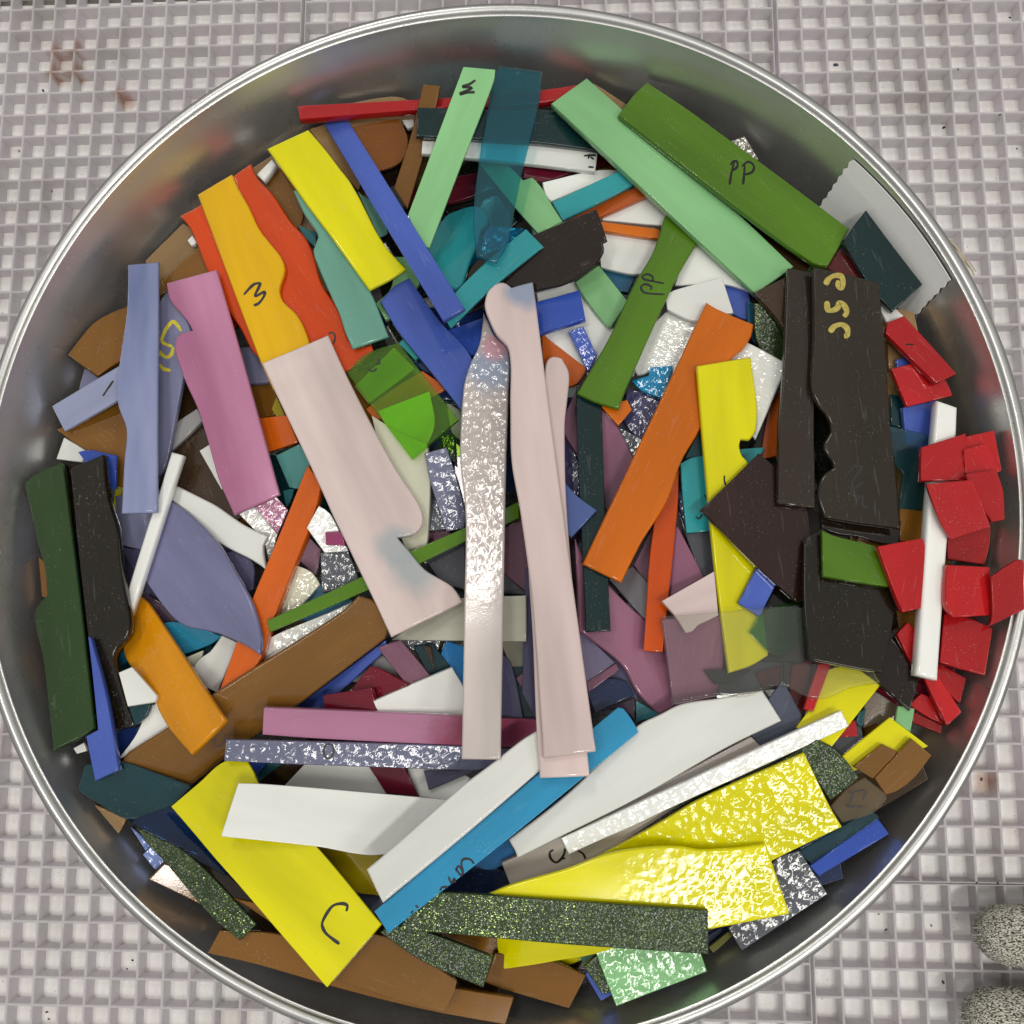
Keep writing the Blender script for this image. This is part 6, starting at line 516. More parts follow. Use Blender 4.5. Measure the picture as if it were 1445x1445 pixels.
["sheet","black brown plate below the red shards at right","blackbrown",3.0,[152.15,-58.08,121.55],[[0.0069,-0.9524,0.3049],[0.9962,0.0329,0.0804],[-0.0866,0.3032,0.949]],[-262,-883,1069,-1262,2451,-30,1250,511,1095,421,943,321,788,226,623,148,443,102,247,81,48,69,-154,67,-359,70,-566,78,-774,90,-984,102,-1194,115,-1406,124,-1617,130,-1641,-480],[],[],0.32],
["shard","red square shard with shiny corner near the upper right wall","red",3.0,[168.04,45.9,117.69],[[0.9291,-0.3637,-0.0665],[0.3667,0.9295,0.0393],[0.0475,-0.0609,0.997]],[-200,-1424,1299,-361,1147,-205,998,-43,841,106,661,221,442,310,210,371,-26,394,-258,368,-439,306,-610,217,-775,109,-935,-9,-1096,-126,-1260,-234],[],[],0.32],
["shard","red shard behind the white rod end","red",3.0,[168.84,-72.2,120.3],[[0.4528,-0.875,0.1713],[0.8887,0.4585,-0.0072],[-0.0722,0.1554,0.9852]],[-592,-24,-392,-167,-205,-195,-19,-188,167,-162,349,-129,564,-61,772,27,127,727,-770,173],[],[],0.32],
["strip","dark red strip under the clear sheet lower edge","darkred",3.0,[115.88,-74.06,117.87],[[-0.2233,-0.9743,0.0288],[0.9725,-0.2207,0.0746],[-0.0663,0.0446,0.9968]],[1018,-265,978,348,-1210,298,-786,-381],[],[],0.32],
["shard","broad brown chip against the lower right wall","brown2",3.0,[150.28,-102.77,128.38],[[0.7069,0.693,0.1419],[-0.7052,0.7059,0.0657],[-0.0546,-0.1466,0.9877]],[-1052,32,-880,-58,-699,-129,-508,-165,-314,-192,-119,-207,77,-207,279,-190,480,-161,680,-126,880,-88,1080,-54,1002,818,-906,726],[],[],0.32],
["strip","transparent slate teal strip beside the blue strip at lower right","tealglass2.x",3.0,[125.81,-123.75,123.93],[[0.8325,0.5419,0.1155],[-0.532,0.84,-0.1066],[-0.1548,0.0273,0.9876]],[-1373,-480,104,-410,1548,-349,1487,53,1311,53,1134,52,958,51,781,50,604,50,427,51,250,54,73,57,-103,62,-280,67,-457,73,-634,79,-811,85,-988,91,-1166,97,-1344,103,-1521,109],[],[],0.32],
["strip","short speckled dark green strip below the long one","avent.a",3.0,[-16.12,-163.19,135.12],[[0.9109,-0.3936,-0.124],[0.3854,0.9188,-0.0852],[0.1474,0.0298,0.9886]],[-1911,-211,-1734,-246,-1558,-282,-1382,-319,-1206,-355,-1029,-390,-852,-422,-675,-450,-496,-473,-317,-491,-128,-504,61,-512,251,-518,440,-520,630,-520,820,-518,1011,-515,1201,-512,1391,-508,1582,-505,1772,-503,1963,-503,1881,555,1705,547,1528,540,1352,532,1176,525,1000,518,823,510,647,503,471,495,295,488,119,480,-57,471,-232,463,-416,453,-599,443,-782,433,-966,422,-1149,411,-1332,400,-1515,388,-1698,378,-2088,-178],[],[],0.32],
["shard","dark lilac wedge below the lilac hammered strip","lilacdark",3.0,[-17.75,-108.25,107.87],[[0.9797,0.1909,-0.0618],[-0.1951,0.9782,-0.0712],[0.0469,0.0819,0.9955]],[-636,-375,1338,18,-703,357],[],[],0.32],
["sheet","olive yellow plate right of the marked yellow piece","oliveyellow",3.0,[-51.22,-142.23,118.49],[[0.8682,-0.4472,0.215],[0.4812,0.8646,-0.1447],[-0.1211,0.229,0.9659]],[-1399,136,-1207,76,-1017,14,-828,-50,-640,-113,-452,-172,-263,-228,-74,-277,117,-318,310,-350,505,-370,705,-355,900,-294,1092,-207,1284,-114,1476,-34,623,537,828,1219,-371,708,-1593,191],[],[],0.32],
["strip","short periwinkle strip with black tick at the left wall","periw",3.0,[-162.27,38.52,110.91],[[0.8667,0.4918,0.0836],[-0.4989,0.8524,0.1568],[0.0058,-0.1776,0.9841]],[-1634,-158,-1421,-163,-1209,-169,-997,-174,-785,-180,-572,-186,-361,-192,-149,-197,63,-202,274,-206,486,-209,697,-210,908,-210,1175,-198,1442,-172,1708,-146,1799,972,128,995,-1551,1005],[["black",0.65,[[5.05,2.62],[7.93,3.94],[10.25,4.92],[12.17,5.79]]]],[],0.32],
["shard","rippled white piece left of the pale pink plate","white.t",3.0,[-63.08,-12.32,111.27],[[0.4274,-0.8653,-0.2619],[0.8603,0.4783,-0.1763],[0.2779,-0.1499,0.9488]],[653,-716,1038,144,829,152,621,163,412,176,204,188,-4,196,-211,199,-417,195,-623,180,-869,78,-1097,-73,-536,-881],[],[],0.32],
["shard","maroon chip behind the front maroon chip","maroonred",3.0,[-40.07,-70.6,110.56],[[0.9516,0.0704,0.2991],[-0.0723,0.9974,-0.0049],[-0.2987,-0.017,0.9542]],[-471,-901,1003,-303,809,-188,615,-70,420,48,223,165,22,279,-183,387,-378,449,-583,493,-1477,-360],[],[],0.32],
["strip","dark lilac strip along the right pink strip left edge","lilacdark",3.0,[17.6,-57.69,110.52],[[0.0292,-0.9954,0.0915],[0.9969,0.0224,-0.075],[0.0726,0.0934,0.993]],[-1362,-376,269,-459,1856,-553,2792,-92,2749,340,1331,356,-89,350,-1518,349,-3007,377,-3020,-293],[],[],0.32],
["sheet","plum plate between dark teal bar and orange strip","plum",3.0,[47.75,21.1,103.24],[[0.0096,-0.9983,-0.0572],[0.9974,0.0055,0.0717],[-0.0713,-0.0578,0.9958]],[-1772,-430,-1427,-423,-1082,-417,-738,-412,-394,-407,-51,-402,291,-394,633,-385,974,-373,1314,-358,1654,-338,1993,-314,2214,-275,2430,-205,2643,-123,2856,-47,534,1018,352,931,168,845,-16,760,-200,674,-384,587,-567,498,-749,406,-929,310,-1131,194,-1330,72,-1527,-55,-1723,-184,-1919,-312,-2117,-440],[],[],0.32],
["sheet","large pinkish plum plate below the wide orange strip","pinkplum",3.0,[50.03,-51.61,110.93],[[0.3821,-0.9226,-0.0536],[0.8746,0.3798,-0.3013],[0.2984,0.0682,0.952]],[-2189,-944,-550,-1601,-342,-1464,-134,-1327,78,-1198,255,-1093,432,-986,609,-878,787,-774,969,-677,1153,-590,1343,-516,1558,-465,1778,-446,1999,-438,2220,-425,2437,-388,2626,-332,2812,-263,2996,-187,3179,-106,3362,-25,3547,51,3546,859,2057,1391,586,1940,476,1757,373,1565,267,1379,146,1209,-1,1070,-164,958,-333,855,-506,761,-682,674,-860,593,-1041,515,-1222,439,-1404,364,-1585,287,-1764,209,-1959,119,-2155,29,-2352,-59,-2551,-139,-2752,-210,-2957,-269,-3180,-303,-3407,-309,-3636,-304,-3864,-305],[],[],0.75],
["shard","rippled sky blue piece left of the orange strip","skytex.t",3.0,[64.82,46.56,104.11],[[-0.3707,-0.9287,0.0055],[0.913,-0.3634,0.1853],[-0.1701,0.0738,0.9827]],[212,-524,330,-252,367,-4,378,245,380,494,387,742,-1046,570,-713,-280,-353,-205,57,-787],[],[],0.32],
["sheet","tan transparent plate with square black mark at lower right","tanglass.x",3.0,[133.0,-113.14,127.9],[[0.9604,0.2579,0.1056],[-0.245,0.9619,-0.1212],[-0.1328,0.0905,0.987]],[-746,-517,-566,-510,-386,-507,-206,-504,-27,-497,152,-480,329,-449,533,-377,726,-270,907,-142,964,-51,1000,57,490,773,265,718,39,663,-179,584,-344,500,-503,405,-660,303,-815,201,-971,101],[["black",0.48,[[-2.14,4.06],[3.46,3.48],[1.57,0.83]]],
["black",0.48,[[-0.73,3.73],[-2.93,0.91],[-3.98,-0.33],[1.73,-1.67]]]],[],0.32],
["strip","narrow upright brown strip behind the mint strip at top","brown",3.0,[-31.52,151.53,110.5],[[0.3273,0.8912,0.3142],[-0.9447,0.3019,0.1278],[0.019,-0.3387,0.9407]],[2091,444,1889,433,1686,421,1483,408,1280,396,1076,385,872,375,667,367,462,361,256,358,53,358,-150,360,-354,365,-558,371,-763,378,-968,386,-1173,395,-1379,403,-1586,412,-1793,420,-2000,427,-2648,-369,-2441,-369,-2235,-370,-2029,-371,-1823,-372,-1618,-373,-1413,-374,-1208,-375,-1004,-375,-801,-375,-598,-374,-395,-372,-174,-370,46,-367,266,-363,485,-359,704,-354,922,-347,1139,-339,1356,-329,1578,-316,1798,-297,2018,-277,2237,-255,2456,-235,2292,455],[],[],0.32],
["sheet","rippled deep blue plate above the black half lens","bluetex.t",3.0,[1.94,109.77,95.56],[[0.8114,0.5813,0.0605],[-0.5805,0.8136,-0.0327],[-0.0682,-0.0086,0.9976]],[-1235,-98,-1014,-115,-793,-136,-573,-158,-352,-177,-131,-192,89,-198,310,-192,535,-165,758,-118,980,-60,1201,1,1423,57,300,1117,-1499,433],[],[],0.32],
["shard","mint piece between the yellow strip end and blue strips","mint",3.0,[-41.9,92.3,95.09],[[0.0939,0.9855,-0.1417],[-0.9904,0.107,0.088],[0.1018,0.132,0.986]],[-1502,257,-1284,53,-1050,-133,-850,-252,-646,-365,-438,-476,-228,-584,-17,-692,194,-800,405,-911,1642,-380,1545,345,1297,323,1049,291,802,259,557,237,316,236,79,265,-160,355,-370,498,-568,661,-771,813],[],[],0.32],
["strip","dark red brown strip beside the black plates at upper right","darkred",3.0,[144.56,90.61,112.62],[[0.7474,-0.6393,0.1811],[0.6421,0.7649,0.0502],[-0.1706,0.0787,0.9822]],[944,-155,854,188,-913,498,-885,-531],[],[],0.32],
["shard","plum sliver between the two orange strips","plum",3.0,[62.49,-24.27,102.18],[[-0.1121,-0.9935,-0.0177],[0.9921,-0.1129,0.0541],[-0.0557,-0.0115,0.9984]],[1208,250,-68,179,-1387,114,248,-543],[],[],0.32],
["shard","triangular red shard at the bottom of the red cluster","red",3.0,[162.99,-81.62,119.58],[[0.7653,-0.6372,0.0912],[0.641,0.7673,-0.0174],[-0.0589,0.0718,0.9957]],[-535,-321,-343,-304,-153,-285,37,-257,205,-222,371,-179,537,-133,702,-89,554,15,408,126,260,235,106,327,-58,393,-255,399,-454,344,-654,290,-727,-339],[],[],0.32],
["sheet","slate blue piece between the white plates at lower right","slate2",3.0,[105.44,-84.84,119.97],[[0.3322,0.9396,0.0829],[-0.9277,0.3413,-0.1513],[-0.1704,-0.0267,0.985]],[-1100,146,-953,6,-809,-136,-667,-280,-524,-423,-379,-562,-230,-697,-75,-824,88,-942,298,-978,529,-956,1508,68,1331,127,1154,190,978,253,801,315,623,372,443,420,261,458,79,481,-103,493,-285,497,-468,496,-651,493,-834,490,-1017,492],[],[],0.32],
["sheet","mint plate with white glints at the bottom wall","mint.t",3.0,[58.13,-165.0,124.95],[[0.9892,-0.03,-0.1434],[0.0123,0.9924,-0.1226],[0.146,0.1195,0.982]],[-1933,-68,-1214,-1787,-145,-1418,944,-1048,2045,-673,1763,133,1579,156,1396,182,1213,211,1031,242,848,272,665,301,483,327,300,350,117,368,-66,379,-250,382,-434,377,-629,356,-820,316,-1009,262,-1195,199,-1379,130,-1563,59,-1747,-8],[],[],0.32],
["sheet","lilac plate under the tall periwinkle strip end","lilac",3.0,[-143.72,-2.62,97.87],[[0.4376,-0.8858,0.1548],[0.8984,0.438,-0.0332],[-0.0384,0.1536,0.9874]],[868,-1631,1620,-675,1464,-484,1309,-293,1151,-102,985,83,823,251,656,417,487,581,315,745,144,909,-28,1075,-360,932,-622,732,-719,536,-801,336,-872,133,-933,-72,-989,-279,-1042,-487,-1094,-695,-1150,-903,-1212,-1109],[],[],0.32],
["strip","wide brown diagonal strip with faint scribble at left of centre","brown2",3.0,[-88.13,-76.04,115.09],[[-0.8302,-0.5564,0.0363],[0.5176,-0.7933,-0.3206],[0.2072,-0.2474,0.9465]],[-4967,-1048,-4778,-1007,-4588,-968,-4399,-938,-4208,-926,-3752,-923,-3296,-926,-2842,-932,-2389,-941,-1936,-952,-1485,-964,-1034,-977,-584,-989,-135,-999,314,-1008,761,-1013,1209,-1014,1396,-1012,1584,-1008,1772,-1000,1960,-991,2147,-980,2335,-969,2522,-957,2709,-946,2896,-935,3083,-925,3270,-918,3457,-913,3644,-911,3832,-912,4019,-916,4206,-921,4393,-927,4579,-932,4766,-935,4953,-936,5139,-934,5326,-926,5498,-875,5667,-796,4918,332,4149,1497,3953,1478,3757,1458,3561,1438,3365,1418,3169,1398,2972,1380,2776,1363,2579,1349,2303,1332,2026,1316,1749,1301,1472,1286,1194,1273,916,1260,638,1247,360,1234,81,1220,-198,1206,-477,1192,-756,1176,-1114,1155,-1473,1134,-1831,1112,-2190,1089,-2550,1067,-2910,1044,-3270,1021,-3631,998,-3992,975,-4354,952,-4716,929,-5078,906,-5239,765,-5400,624,-5510,451,-5574,210,-5607,-38,-5606,-288,-5570,-530,-5469,-734,-5313,-909,-5156,-1084],[["umbermark",0.52,[[26.05,4.18],[23.88,4.71],[25.42,6.03],[25.26,7.18],[23.24,7.95],[19.94,5.48]]]],[],0.75],
["shard","small magenta chip on the rippled white piece","magenta",3.0,[-61.18,-16.42,114.28],[[0.981,-0.1544,-0.1175],[0.161,0.9857,0.0493],[0.1082,-0.0673,0.9918]],[-290,-302,450,-208,244,323,-404,187],[],[],0.32],
["strip","hammered grey lilac strip right of the cream plate","lilacgrey.t",3.0,[-18.38,3.7,107.14],[[0.193,-0.9635,-0.1856],[0.9477,0.232,-0.2192],[0.2542,-0.1336,0.9579]],[-1400,-560,-1170,-567,-939,-573,-709,-573,-479,-565,-272,-550,-65,-533,142,-514,349,-493,556,-471,762,-448,969,-424,1177,-401,1384,-378,1591,-357,1629,368,1440,440,1250,511,1055,547,842,551,630,548,417,541,204,530,-8,515,-220,499,-432,482,-643,464,-855,447,-1071,425,-1287,396,-1502,365,-1717,334,-1631,-556],[],[],0.32],
["strip","rippled blue strip pointing at the green strip","blue.t",3.0,[38.17,64.52,100.07],[[0.3226,-0.9298,0.177],[0.9397,0.3371,0.0582],[-0.1138,0.1475,0.9825]],[1157,-232,573,349,-865,272,-865,-389],[],[],0.32],
["shard","grey wedge below the wide orange strip end","grey2",3.0,[59.68,-37.57,107.31],[[0.362,-0.8816,0.3028],[0.9303,0.3623,-0.0576],[-0.059,0.3026,0.9513]],[1135,-360,955,-240,779,-108,602,24,420,145,229,244,24,307,-199,319,-420,279,-639,209,-859,131,-1081,67,-948,-1017],[],[],0.32],
["shard","small orange chip at the green strip tip","orange",3.0,[51.49,35.6,106.83],[[0.9788,0.1844,-0.0892],[-0.1875,0.9818,-0.0285],[0.0824,0.0447,0.9956]],[-171,-607,497,-67,385,375,-712,298],[],[],0.32],
["strip","mint strip with rounded end under the transparent teal strip","mint",3.0,[9.55,134.53,103.09],[[0.6086,-0.7719,0.1837],[0.7728,0.6291,0.0837],[-0.1802,0.091,0.9794]],[-2365,-417,-2064,-438,-1765,-460,-1467,-481,-1171,-502,-876,-523,-582,-543,-290,-563,1,-582,291,-600,579,-618,866,-634,1141,-646,1414,-655,1686,-661,1957,-666,2226,-671,2495,-677,2792,384,2559,426,2325,468,2090,511,1855,555,1612,606,1369,659,1125,710,878,750,575,765,270,763,85,402,-190,399,-466,399,-743,397,-1021,392,-1299,380,-1557,361,-1815,338,-2073,310,-2333,282,-2593,253,-2855,225,-2667,-397],[],[],0.32],
["strip","turquoise piece with black ticks left of the yellow strip","turq",3.0,[82.31,7.22,109.29],[[0.0152,-0.9993,0.0336],[0.9993,0.014,-0.0332],[0.0327,0.0341,0.9989]],[773,-686,2172,-593,2078,705,638,733,-838,737,-880,474,-904,210,-884,-46,-826,-296,-724,-514,-603,-724],[["black",0.55,[[6.64,1.65],[8.35,2.4],[9.49,2.9]]],
["black",0.55,[[15.33,-2.06],[16.19,-1.0],[14.52,0.46]]]],[],0.32],
["sheet","plum plate under the narrow orange strip at right","plum",3.0,[71.57,-25.55,107.5],[[-0.0573,-0.9947,0.0852],[0.9707,-0.0356,0.2375],[-0.2332,0.0963,0.9677]],[-691,-151,-478,-159,-265,-159,-52,-154,161,-145,373,-132,585,-118,796,-104,1007,-90,1217,-78,1426,-71,596,1268,-1420,213,-1256,76,-1093,-61,-905,-134],[],[],0.32],
["shard","long red shard with black dash at the upper right wall","red",3.0,[164.52,55.59,120.21],[[0.6296,-0.7696,0.1068],[0.7764,0.618,-0.1235],[0.0291,0.1607,0.9866]],[-1140,-465,220,-487,1544,-488,1763,391,280,514,-1236,632,-1431,-96],[["black",0.54,[[-3.16,-2.26],[-1.12,0.26]]]],[],0.32],
["sheet","sparkling hammered grey plate at lower right wall","silvertex.t",3.0,[103.22,-149.04,121.81],[[0.6164,0.7846,0.0675],[-0.7833,0.6196,-0.0495],[-0.0807,-0.0224,0.9965]],[-2006,-108,-1831,-163,-1657,-217,-1484,-271,-1310,-326,-1136,-380,-962,-435,-789,-490,-615,-545,-441,-600,-266,-656,-91,-712,83,-768,258,-824,432,-880,606,-936,780,-992,954,-1048,1128,-1104,1302,-1159,1476,-1215,2063,423,1901,526,1743,643,1582,753,1414,838,1232,880,986,893,740,896,494,890,248,878,3,860,-242,838,-487,814,-732,788,-977,761,-1222,737,-1466,715,-1711,697],[],[],0.32],
["sheet","large yellow piece marked C at lower left","yellow",3.0,[-78.08,-125.09,128.4],[[0.8147,-0.5506,0.1822],[0.5799,0.778,-0.2417],[-0.0087,0.3025,0.9531]],[-2209,-1769,-934,-1935,336,-2067,1555,-2214,2767,-2362,3937,-2500,5077,-2633,5190,-1360,5319,-25,5032,22,4745,71,4455,120,4164,170,3871,220,3576,271,3279,321,2980,370,2679,418,2376,464,2069,508,1761,549,1577,569,1391,583,1203,592,1015,598,825,603,635,609,445,617,255,630,65,649,-131,675,-326,705,-522,738,-718,774,-914,814,-1111,856,-1307,901,-1504,947,-1696,1025,-1883,1117,-2105,1199,-2329,1277,-2529,1162,-2739,1054,-2930,931,-3072,773,-3156,590,-3209,398,-3241,201,-3261,1,-3281,-198,-3312,-394,-3347,-569,-3383,-743,-3417,-917,-3452,-1091,-3486,-1264,-3521,-1437,-3555,-1609],[["black",0.8,[[40.65,-4.42],[39.75,-2.81],[37.78,-3.4],[35.71,-5.77],[35.56,-9.0],[36.16,-11.94],[37.21,-13.13],[39.38,-13.91],[42.19,-13.92],[45.55,-13.65]]]],[],0.32],
["sheet","blue piece behind the black ridged piece at left","blue2",3.0,[-161.14,17.36,108.18],[[0.5001,-0.8303,-0.2462],[0.8372,0.5362,-0.1077],[0.2214,-0.1522,0.9632]],[1191,-449,1341,-89,190,650,34,488,-124,329,-280,168,-430,3,-569,-171,-650,-362,-704,-567],[],[],0.32],
["sheet","cream grey plate below the pale pink plate","cream2",3.0,[-12.09,-50.03,108.21],[[0.9718,0.1626,0.1708],[-0.1403,0.9808,-0.1358],[-0.1896,0.108,0.9759]],[-2549,-217,-2300,-261,-2051,-304,-1803,-347,-1556,-390,-1310,-433,-1064,-476,-819,-519,-575,-561,-332,-604,-90,-646,152,-688,359,-725,566,-761,773,-798,979,-834,1185,-870,1389,-906,1594,-942,1797,-978,2001,-1014,2203,-1050,2405,-1085,2607,-1121,2854,642,2615,673,2376,709,2136,747,1896,787,1654,827,1412,866,1169,902,926,933,681,959,437,977,191,986,-55,985,-274,957,-485,895,-690,809,-891,709,-1091,607,-1292,513,-1482,432,-1671,348,-1860,262,-2048,176,-2235,88,-2423,1,-2611,-87,-2799,-173],[],[],0.32],
["shard","maroon chip touching the pink horizontal strip","maroonred",4,[-53.74,-76.93,110.17],[[0.9694,0.0755,0.2337],[-0.0775,0.997,-0.0009],[-0.2331,-0.0173,0.9723]],[-1035,-558,1206,-760,997,215,778,197,558,179,337,161,115,143,-107,125,-330,106,-584,85,-839,64,-1095,43],[],[],0.32],
["strip","white strip with short black marks near the top","white",3.0,[9.67,146.96,106.64],[[0.9841,-0.0155,-0.1769],[0.013,0.9998,-0.0153],[0.1771,0.0128,0.9841]],[-3986,-328,-3632,-334,-3276,-339,-2919,-344,-2562,-349,-2204,-354,-1845,-359,-1486,-364,-1126,-370,-765,-377,-403,-384,-40,-392,323,-402,574,-409,826,-418,1078,-427,1330,-437,1583,-448,1836,-459,2089,-471,2342,-483,2596,-495,2851,-507,3106,-518,3361,-529,3481,452,3215,454,2949,457,2683,460,2418,464,2153,468,1889,471,1625,474,1362,476,1098,476,835,474,573,471,311,465,-51,453,-412,439,-772,423,-1131,405,-1489,386,-1847,366,-2203,345,-2559,324,-2914,303,-3269,283,-3622,263,-3974,244],[["black",0.68,[[28.67,1.37],[31.12,1.9],[33.89,2.14]]],
["black",0.68,[[31.12,2.55],[30.52,0.23]]],
["black",0.68,[[31.43,1.28],[32.97,0.12]]],
["black",0.74,[[30.53,-3.48],[32.98,-3.43]]]],[],0.32],
["strip","cobalt blue bar under the pink strip tops","blue2",3.0,[11.02,75.45,97.21],[[0.9763,0.1938,0.0963],[-0.1715,0.9644,-0.2013],[-0.1319,0.18,0.9748]],[-2209,-943,-1947,-921,-1685,-900,-1423,-878,-1161,-856,-900,-835,-639,-813,-379,-792,-119,-770,141,-749,401,-727,660,-706,919,-684,1150,-665,1380,-646,1610,-627,1840,-608,2069,-589,2298,-570,2527,-551,2756,-532,2781,886,2454,873,2126,861,1798,850,1469,840,1139,829,809,818,478,806,147,793,-185,779,-517,762,-849,744,-1182,723,-1413,704,-1644,679,-1875,651,-2105,619,-2335,586,-2565,552,-2796,520,-3027,489],[],[],0.32],
["shard","red shard right of the white rod middle","red",3.0,[184.84,-20.66,119.24],[[0.9302,0.311,0.1948],[-0.3139,0.9493,-0.0165],[-0.1901,-0.0458,0.9807]],[-1250,-91,-104,-715,12,-540,129,-365,244,-189,351,-7,442,184,522,381,602,578,-949,765],[],[],0.32],
["shard","broad red shard below the large square one","red",3.0,[176.25,-51.47,124.27],[[-0.0609,-0.9871,0.1479],[0.9824,-0.0331,0.1839],[-0.1767,0.1565,0.9717]],[1336,-1020,1733,464,33,831,-44,682,-124,534,-204,385,-275,232,-334,74,-376,-92,-405,-262,-426,-435,-445,-609,-468,-782],[],[],0.32],
["shard","narrow red shard just below the white rod end","red",5,[165.61,-76.87,122.66],[[0.3856,-0.9143,0.1241],[0.9172,0.3944,0.0564],[-0.1005,0.0921,0.9907]],[927,-315,694,352,-740,247,-881,-283],[],[],0.32],
["sheet","speckled dark green plate between yellow and brown at lower right","avent.a",3.0,[111.11,-99.82,128.34],[[0.9657,0.2328,0.1154],[-0.2421,0.9674,0.0741],[-0.0944,-0.0995,0.9905]],[-1140,-265,413,-139,864,-1458,2035,-900,1964,-737,1896,-572,1830,-406,1762,-242,1688,-80,1607,78,1516,230,1399,368,1260,485,1111,595,967,709,784,650,602,591,420,531,237,471,54,412,-130,353,-314,295,-498,240,-681,186,-864,132,-1048,80,-1231,28,-1415,-24,-1600,-76,-1785,-127,-1970,-178,-2155,-230,-2340,-281,-2526,-333,-2712,-385],[],[],0.32],
["strip","wavy white strip above the lilac half lens","white",3.0,[-110.07,-10.05,102.71],[[0.814,-0.5731,0.0943],[0.5694,0.8195,0.0647],[-0.1144,0.0011,0.9934]],[-2542,-406,-2317,-403,-2092,-397,-1868,-393,-1644,-394,-1423,-405,-1188,-431,-955,-467,-724,-509,-493,-550,-262,-586,-31,-610,202,-618,423,-608,643,-586,862,-555,1080,-518,1298,-478,1515,-439,1732,-403,1949,-375,2183,-358,2418,-352,2652,-346,2465,-180,2274,-16,2092,155,1934,344,1885,545,1883,762,1661,720,1438,676,1215,632,991,595,764,567,519,551,272,544,25,541,-224,540,-472,535,-722,522,-944,499,-1165,466,-1387,429,-1609,392,-1835,357,-2062,320,-2289,283,-2517,246,-2745,209,-2864,-49],[],[],0.75],
["strip","thin green strip crossing under the pale pink plate","green",3.0,[-32.39,-25.41,110.59],[[0.8903,0.4424,-0.1081],[-0.4428,0.8963,0.0215],[0.1064,0.0287,0.9939]],[-5903,296,-5958,-162,-5622,-176,-5285,-191,-4947,-207,-4609,-223,-4270,-239,-3930,-254,-3590,-269,-3249,-284,-2907,-296,-2564,-308,-2221,-317,-1876,-325,-1673,-327,-1469,-326,-1265,-323,-1061,-318,-857,-311,-652,-304,-447,-297,-241,-289,-36,-282,170,-277,376,-273,574,-270,771,-267,969,-264,1167,-262,1366,-260,1564,-259,1763,-258,1963,-259,2162,-260,2362,-263,2573,-268,2785,-273,2998,-280,3210,-288,3423,-296,3636,-305,3849,-314,4062,-324,4276,-333,4490,-341,4705,-350,4947,268,4733,266,4519,263,4305,260,4092,257,3879,254,3667,252,3455,249,3243,248,3031,247,2820,247,2609,249,2406,252,2203,256,2001,263,1799,270,1597,277,1396,285,1195,293,994,300,793,306,593,311,393,315,193,316,-7,314,-207,310,-406,303,-604,294,-803,285,-1001,275,-1199,267,-1397,259,-1595,254,-1792,252,-2139,252,-2485,253,-2830,255,-3175,258,-3519,262,-3862,267,-4204,272,-4545,277,-4886,282,-5226,287,-5565,292],[],[],0.32],
["shard","white triangle above the pink horizontal strip","white",3.0,[-17.6,-76.55,109.39],[[0.972,0.162,-0.1705],[-0.1241,0.9691,0.2134],[0.1998,-0.1862,0.962]],[-2632,-269,-938,-667,779,-1067,782,-846,791,-624,797,-403,791,-183,764,36,714,240,644,438,563,634,480,829,402,1025,-1185,633,-2751,225],[],[],0.32],
["shard","red shard touching the rim at far right","red",3.0,[185.21,-36.75,132.46],[[-0.3766,-0.9247,-0.0559],[0.9153,-0.3808,0.1311],[-0.1425,-0.0018,0.9898]],[-14,-356,167,-283,348,-210,529,-139,711,-69,894,-4,1079,57,1285,88,1495,100,485,985,-1147,388,-1153,286,-1127,198,-983,83,-831,-24,-674,-126,-514,-225,-354,-324,-197,-426],[],[],0.32],
["strip","pale grey strip with curly black mark under white pieces","greypink",3.0,[43.32,-123.52,120.29],[[0.8879,0.4594,0.0233],[-0.4572,0.8756,0.1558],[0.0512,-0.149,0.9875]],[-4037,-246,-3780,-297,-3523,-354,-3266,-415,-3010,-479,-2754,-542,-2497,-604,-2240,-661,-1983,-711,-1725,-753,-1466,-784,-1206,-802,-945,-806,-326,-785,292,-749,909,-701,1526,-642,2141,-574,2757,-500,3371,-421,3986,-341,4600,-260,5215,-182,5829,-108,6444,-40,6257,496,5601,494,4946,491,4290,487,3635,483,2979,479,2323,475,1667,473,1011,471,354,470,-302,472,-959,475,-1616,481,-1809,485,-2003,491,-2197,499,-2391,509,-2584,520,-2778,533,-2972,546,-3165,560,-3359,573,-3553,587,-3746,599,-3940,611],[["black",0.67,[[-20.37,1.76],[-22.0,1.44],[-22.73,-0.52],[-21.85,-2.74],[-19.76,-2.66],[-17.65,-1.42],[-16.47,0.31]]],
["black",0.62,[[-19.64,-2.43],[-17.92,-3.04]]],
["black",0.62,[[-12.7,-2.54],[-11.46,-4.65],[-11.62,-6.61]]]],[],0.32],
["strip","dark teal upright bar right of the pink strips","tealblack",3.0,[39.6,-1.06,113.21],[[0.0418,-0.9898,0.1365],[0.9979,0.0346,-0.0544],[0.0491,0.1385,0.9891]],[-4461,-355,-4217,-363,-3974,-372,-3732,-380,-3490,-389,-3250,-398,-3010,-406,-2772,-414,-2534,-421,-2297,-427,-2060,-433,-1825,-438,-1578,-442,-1331,-444,-1086,-446,-841,-447,-598,-448,-355,-448,-113,-448,128,-448,368,-448,608,-448,846,-449,1084,-450,1441,-453,1796,-455,2149,-458,2501,-460,2851,-463,3198,-466,3544,-469,3888,-472,4231,-475,4571,-477,4910,-480,5247,-483,5251,449,4883,454,4512,458,4139,462,3765,466,3388,470,3009,474,2627,478,2244,483,1858,488,1470,494,1080,501,687,508,388,514,88,521,-213,529,-516,537,-820,546,-1126,555,-1433,565,-1741,575,-2051,584,-2362,594,-2675,604,-2989,614,-3231,622,-3474,630,-3718,639,-3963,648,-4208,657,-4705,-347],[],[],0.32],
